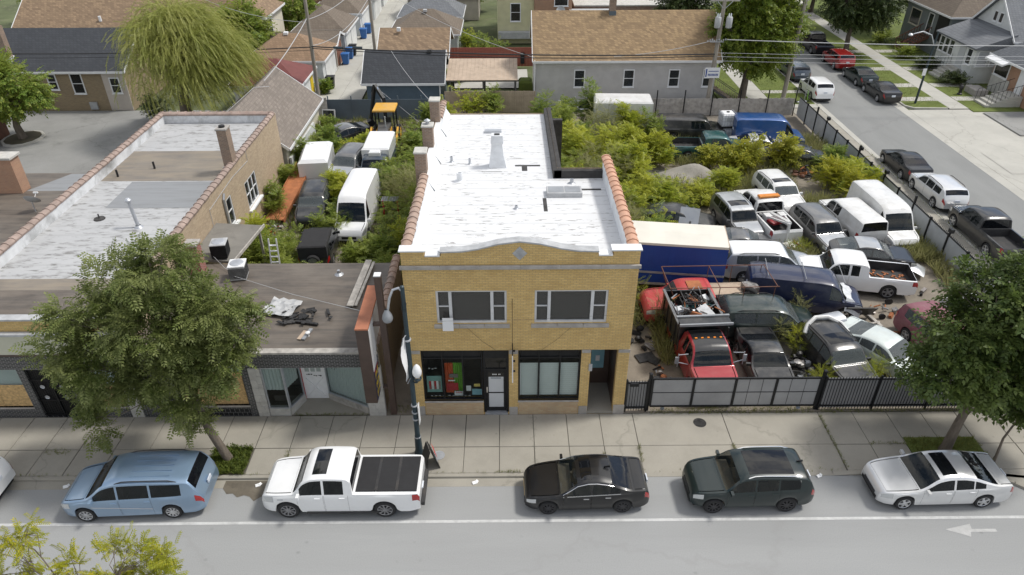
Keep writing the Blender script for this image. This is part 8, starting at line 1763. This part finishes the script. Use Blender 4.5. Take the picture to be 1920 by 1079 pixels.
for lb, x, y, h, w_, lm in (('green bush in front of the tan board fence', -3.2, 36.8, 2.9, 3.4, 'lf_ail'), ('second green bush by the tan board fence', -1.4, 36.6, 2.6, 2.4, 'lf_mid'), ('garden bushes behind the red fence', -2.6, 56, 2.2, 4.5, 'lf_mid'), ('flowering garden bush behind the red fence', -4.2, 58, 2.4, 3, 'lf_ail'), ('small white flowering bush at the brown garage corner', -5.2, 46.6, 1.4, 1.3, 'lf_mid'), ('dark rounded bush by the steps of the white house', 42.6, 50.4, 1.2, 2.0, 'lf_deep'), ('clipped dark hedge before the white porch', 42.6, 45.0, 1.1, 2.6, 'lf_deep'), ('yellow flowering bush by the dark stair', 42.2, 54.0, 1.4, 2.2, 'lf_mid'), ('tall garden plants beside the dark stair', 42.2, 60.4, 1.9, 2.6, 'lf_mid'), ('small bush between the red roofed and orange roofed garages', -17.0, 43.2, 1.3, .9, 'lf_mid'), ('dark bush under the willow', -29.6, 36.2, 2.4, 2.4, 'lf_deep')):
    shrub('garden_bush', lb, x, y, h, w_, 260, 'broad', lm, .5, 'garden bushes', stems=12)
def under(name, label, boxes, m):
    P = np.concatenate([np.stack([rng.uniform(a, b, n), rng.uniform(c, d, n), rng.random(n) ** 1.6 * h + .05], 1) for a, b, c, d, n, h in boxes])
    a = rng.random(len(P)) * 6.28; D = np.stack([np.cos(a), np.sin(a), rng.uniform(-.1, .9, len(P))], 1)
    tag(leaves(name, P, D, .45 * rng.uniform(.5, 1.2, len(P)), 'pinnate', m), label, 'undergrowth', kind='stuff')
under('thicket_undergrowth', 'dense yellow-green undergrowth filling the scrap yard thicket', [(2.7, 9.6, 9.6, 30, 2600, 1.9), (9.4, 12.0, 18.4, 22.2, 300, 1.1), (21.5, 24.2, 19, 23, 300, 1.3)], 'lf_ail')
under('mixed_undergrowth', 'darker mixed green undergrowth low in the scrap yard thicket', [(2.7, 9.6, 9.6, 30, 2600, 1.6), (9.4, 12.0, 18.4, 22.2, 300, .9)], 'lf_mid')  # mid green sprays mixed among the yellow-green ones
under('yard_undergrowth', 'dense green undergrowth filling the rear yard', [(-8.0, -4.3, 8.0, 33, 3600, 1.7), (-15.1, -12.2, 8, 15, 1100, 1.3), (-15.1, -13.2, 24, 31, 600, 1.2), (-12.5, -8, 26.6, 28.8, 500, 1.2), (-12, -10.2, 9, 11.5, 400, .9), (-11.6, -10.4, 15.3, 21.5, 500, 1.2)], 'lf_mid')
# weeds and grass nobody could count
def scatter(name, label, cat, boxes, kind, m, size, up=1.0):
    P = np.concatenate([np.stack([rng.uniform(a, b, n), rng.uniform(c, d, n), np.full(n, z)], 1) for a, b, c, d, n, z in boxes])
    D = rng.normal(0, .35, P.shape); D[:, 2] = up
    o = leaves(name, P, D, size * rng.uniform(.4, 1.2, len(P)), kind, m); return tag(o, label, cat, kind='stuff')
scatter('tall_grass', 'tall pale grass growing over the scrap yard', 'grass', [(9.5, 16.5, 19.2, 23.0, 1100, 0), (19.0, 24.4, 24.5, 31, 1300, 0), (16.5, 19.5, 20.5, 24.5, 500, 0), (11.5, 17, 28.6, 30.0, 420, 0), (12, 22, 25.5, 27, 500, 0), (15.5, 18.0, 12.2, 14.2, 350, 0), (19.5, 21.0, 17.6, 20, 250, 0), (5, 8.0, 5.8, 8, 260, 0), (23.5, 24.5, 8, 20, 500, 0), (22.5, 24.5, 12, 13.5, 250, 0), (12, 20, .6, 1.6, 260, 0), (7.0, 7.8, 3, 6, 150, 0)], 'grass', 'lf_weed', .95)
scatter('rear_grass', 'green weeds covering the rear yard ground', 'grass', [(-15, -4.2, 7.6, 35.5, 3800, 0)], 'grass', 'lf_grass', .8)
scatter('kerb_weeds', 'low weeds along the gate and in the pavement joints', 'weeds', [(6.0, 13.0, -.12, .25, 900, 0), (13.2, 24, -.1, .1, 500, 0), (-9.1, -6.0, -.06, .04, 120, 0), (-5.1, -4.3, .05, .5, 60, 0), (5.15, 5.25, -2.8, -1.9, 60, 0), (8.95, 9.05, -2.6, -1.8, 50, 0), (13.05, 13.15, -3.2, -.2, 170, 0), (3.7, 3.85, -3.2, -2.3, 50, 0), (-8.9, -8.75, -3.2, -2.0, 70, 0), (-7.5, -7.35, -3.0, -2.0, 50, 0), (-18.6, -17.6, -2.2, -1.9, 60, 0), (14.5, 16.3, -1.98, -1.85, 70, 0), (-20, 3.5, -3.32, -3.24, 160, 0), (-.6, .4, -3.3, -3.2, 60, 0), (27.35, 27.5, 8, 30, 420, 0), (5.2, 13, -3.4, -3.2, 60, 0)], 'grass', 'lf_grass', .16)
struct('planter_soil', MB().box(-11.75, -10.30, -3.26, -1.92, -.2, -.02), 'soil'); struct('tree_bed', MB().box(16.02, 18.9, -3.26, -1.55, -.2, .006), 'lawn')
scatter('ground_cover', 'green ground cover round the trunk of the feathery street tree', 'ground cover', [(-11.75, -10.30, -3.26, -1.92, 1500, 0)], 'broad', 'lf_ivy', .2)
scatter('bed_grass', 'grass round the trunk of the dark street tree', 'grass', [(16.05, 18.9, -3.2, -1.6, 900, 0)], 'grass', 'lf_grass', .22)
scatter('lawn_grass', 'mown grass on the lawns across the side street', 'grass', [(35.4, 38.6, 38.5, 60, 5200, 0), (40.5, 45, 38, 62, 6000, 0), (23.8, 27.3, 39.4, 52, 2600, 0), (19.3, 21.8, 39, 50, 1500, 0)], 'grass', 'lf_grass', .13)
scatter('court_weeds', 'weeds in the back yards behind the garages', 'weeds', [(-5, -1.2, 53, 60, 1500, 0), (-24, -18, 62, 64, 300, 0)], 'grass', 'lf_grass', .5)
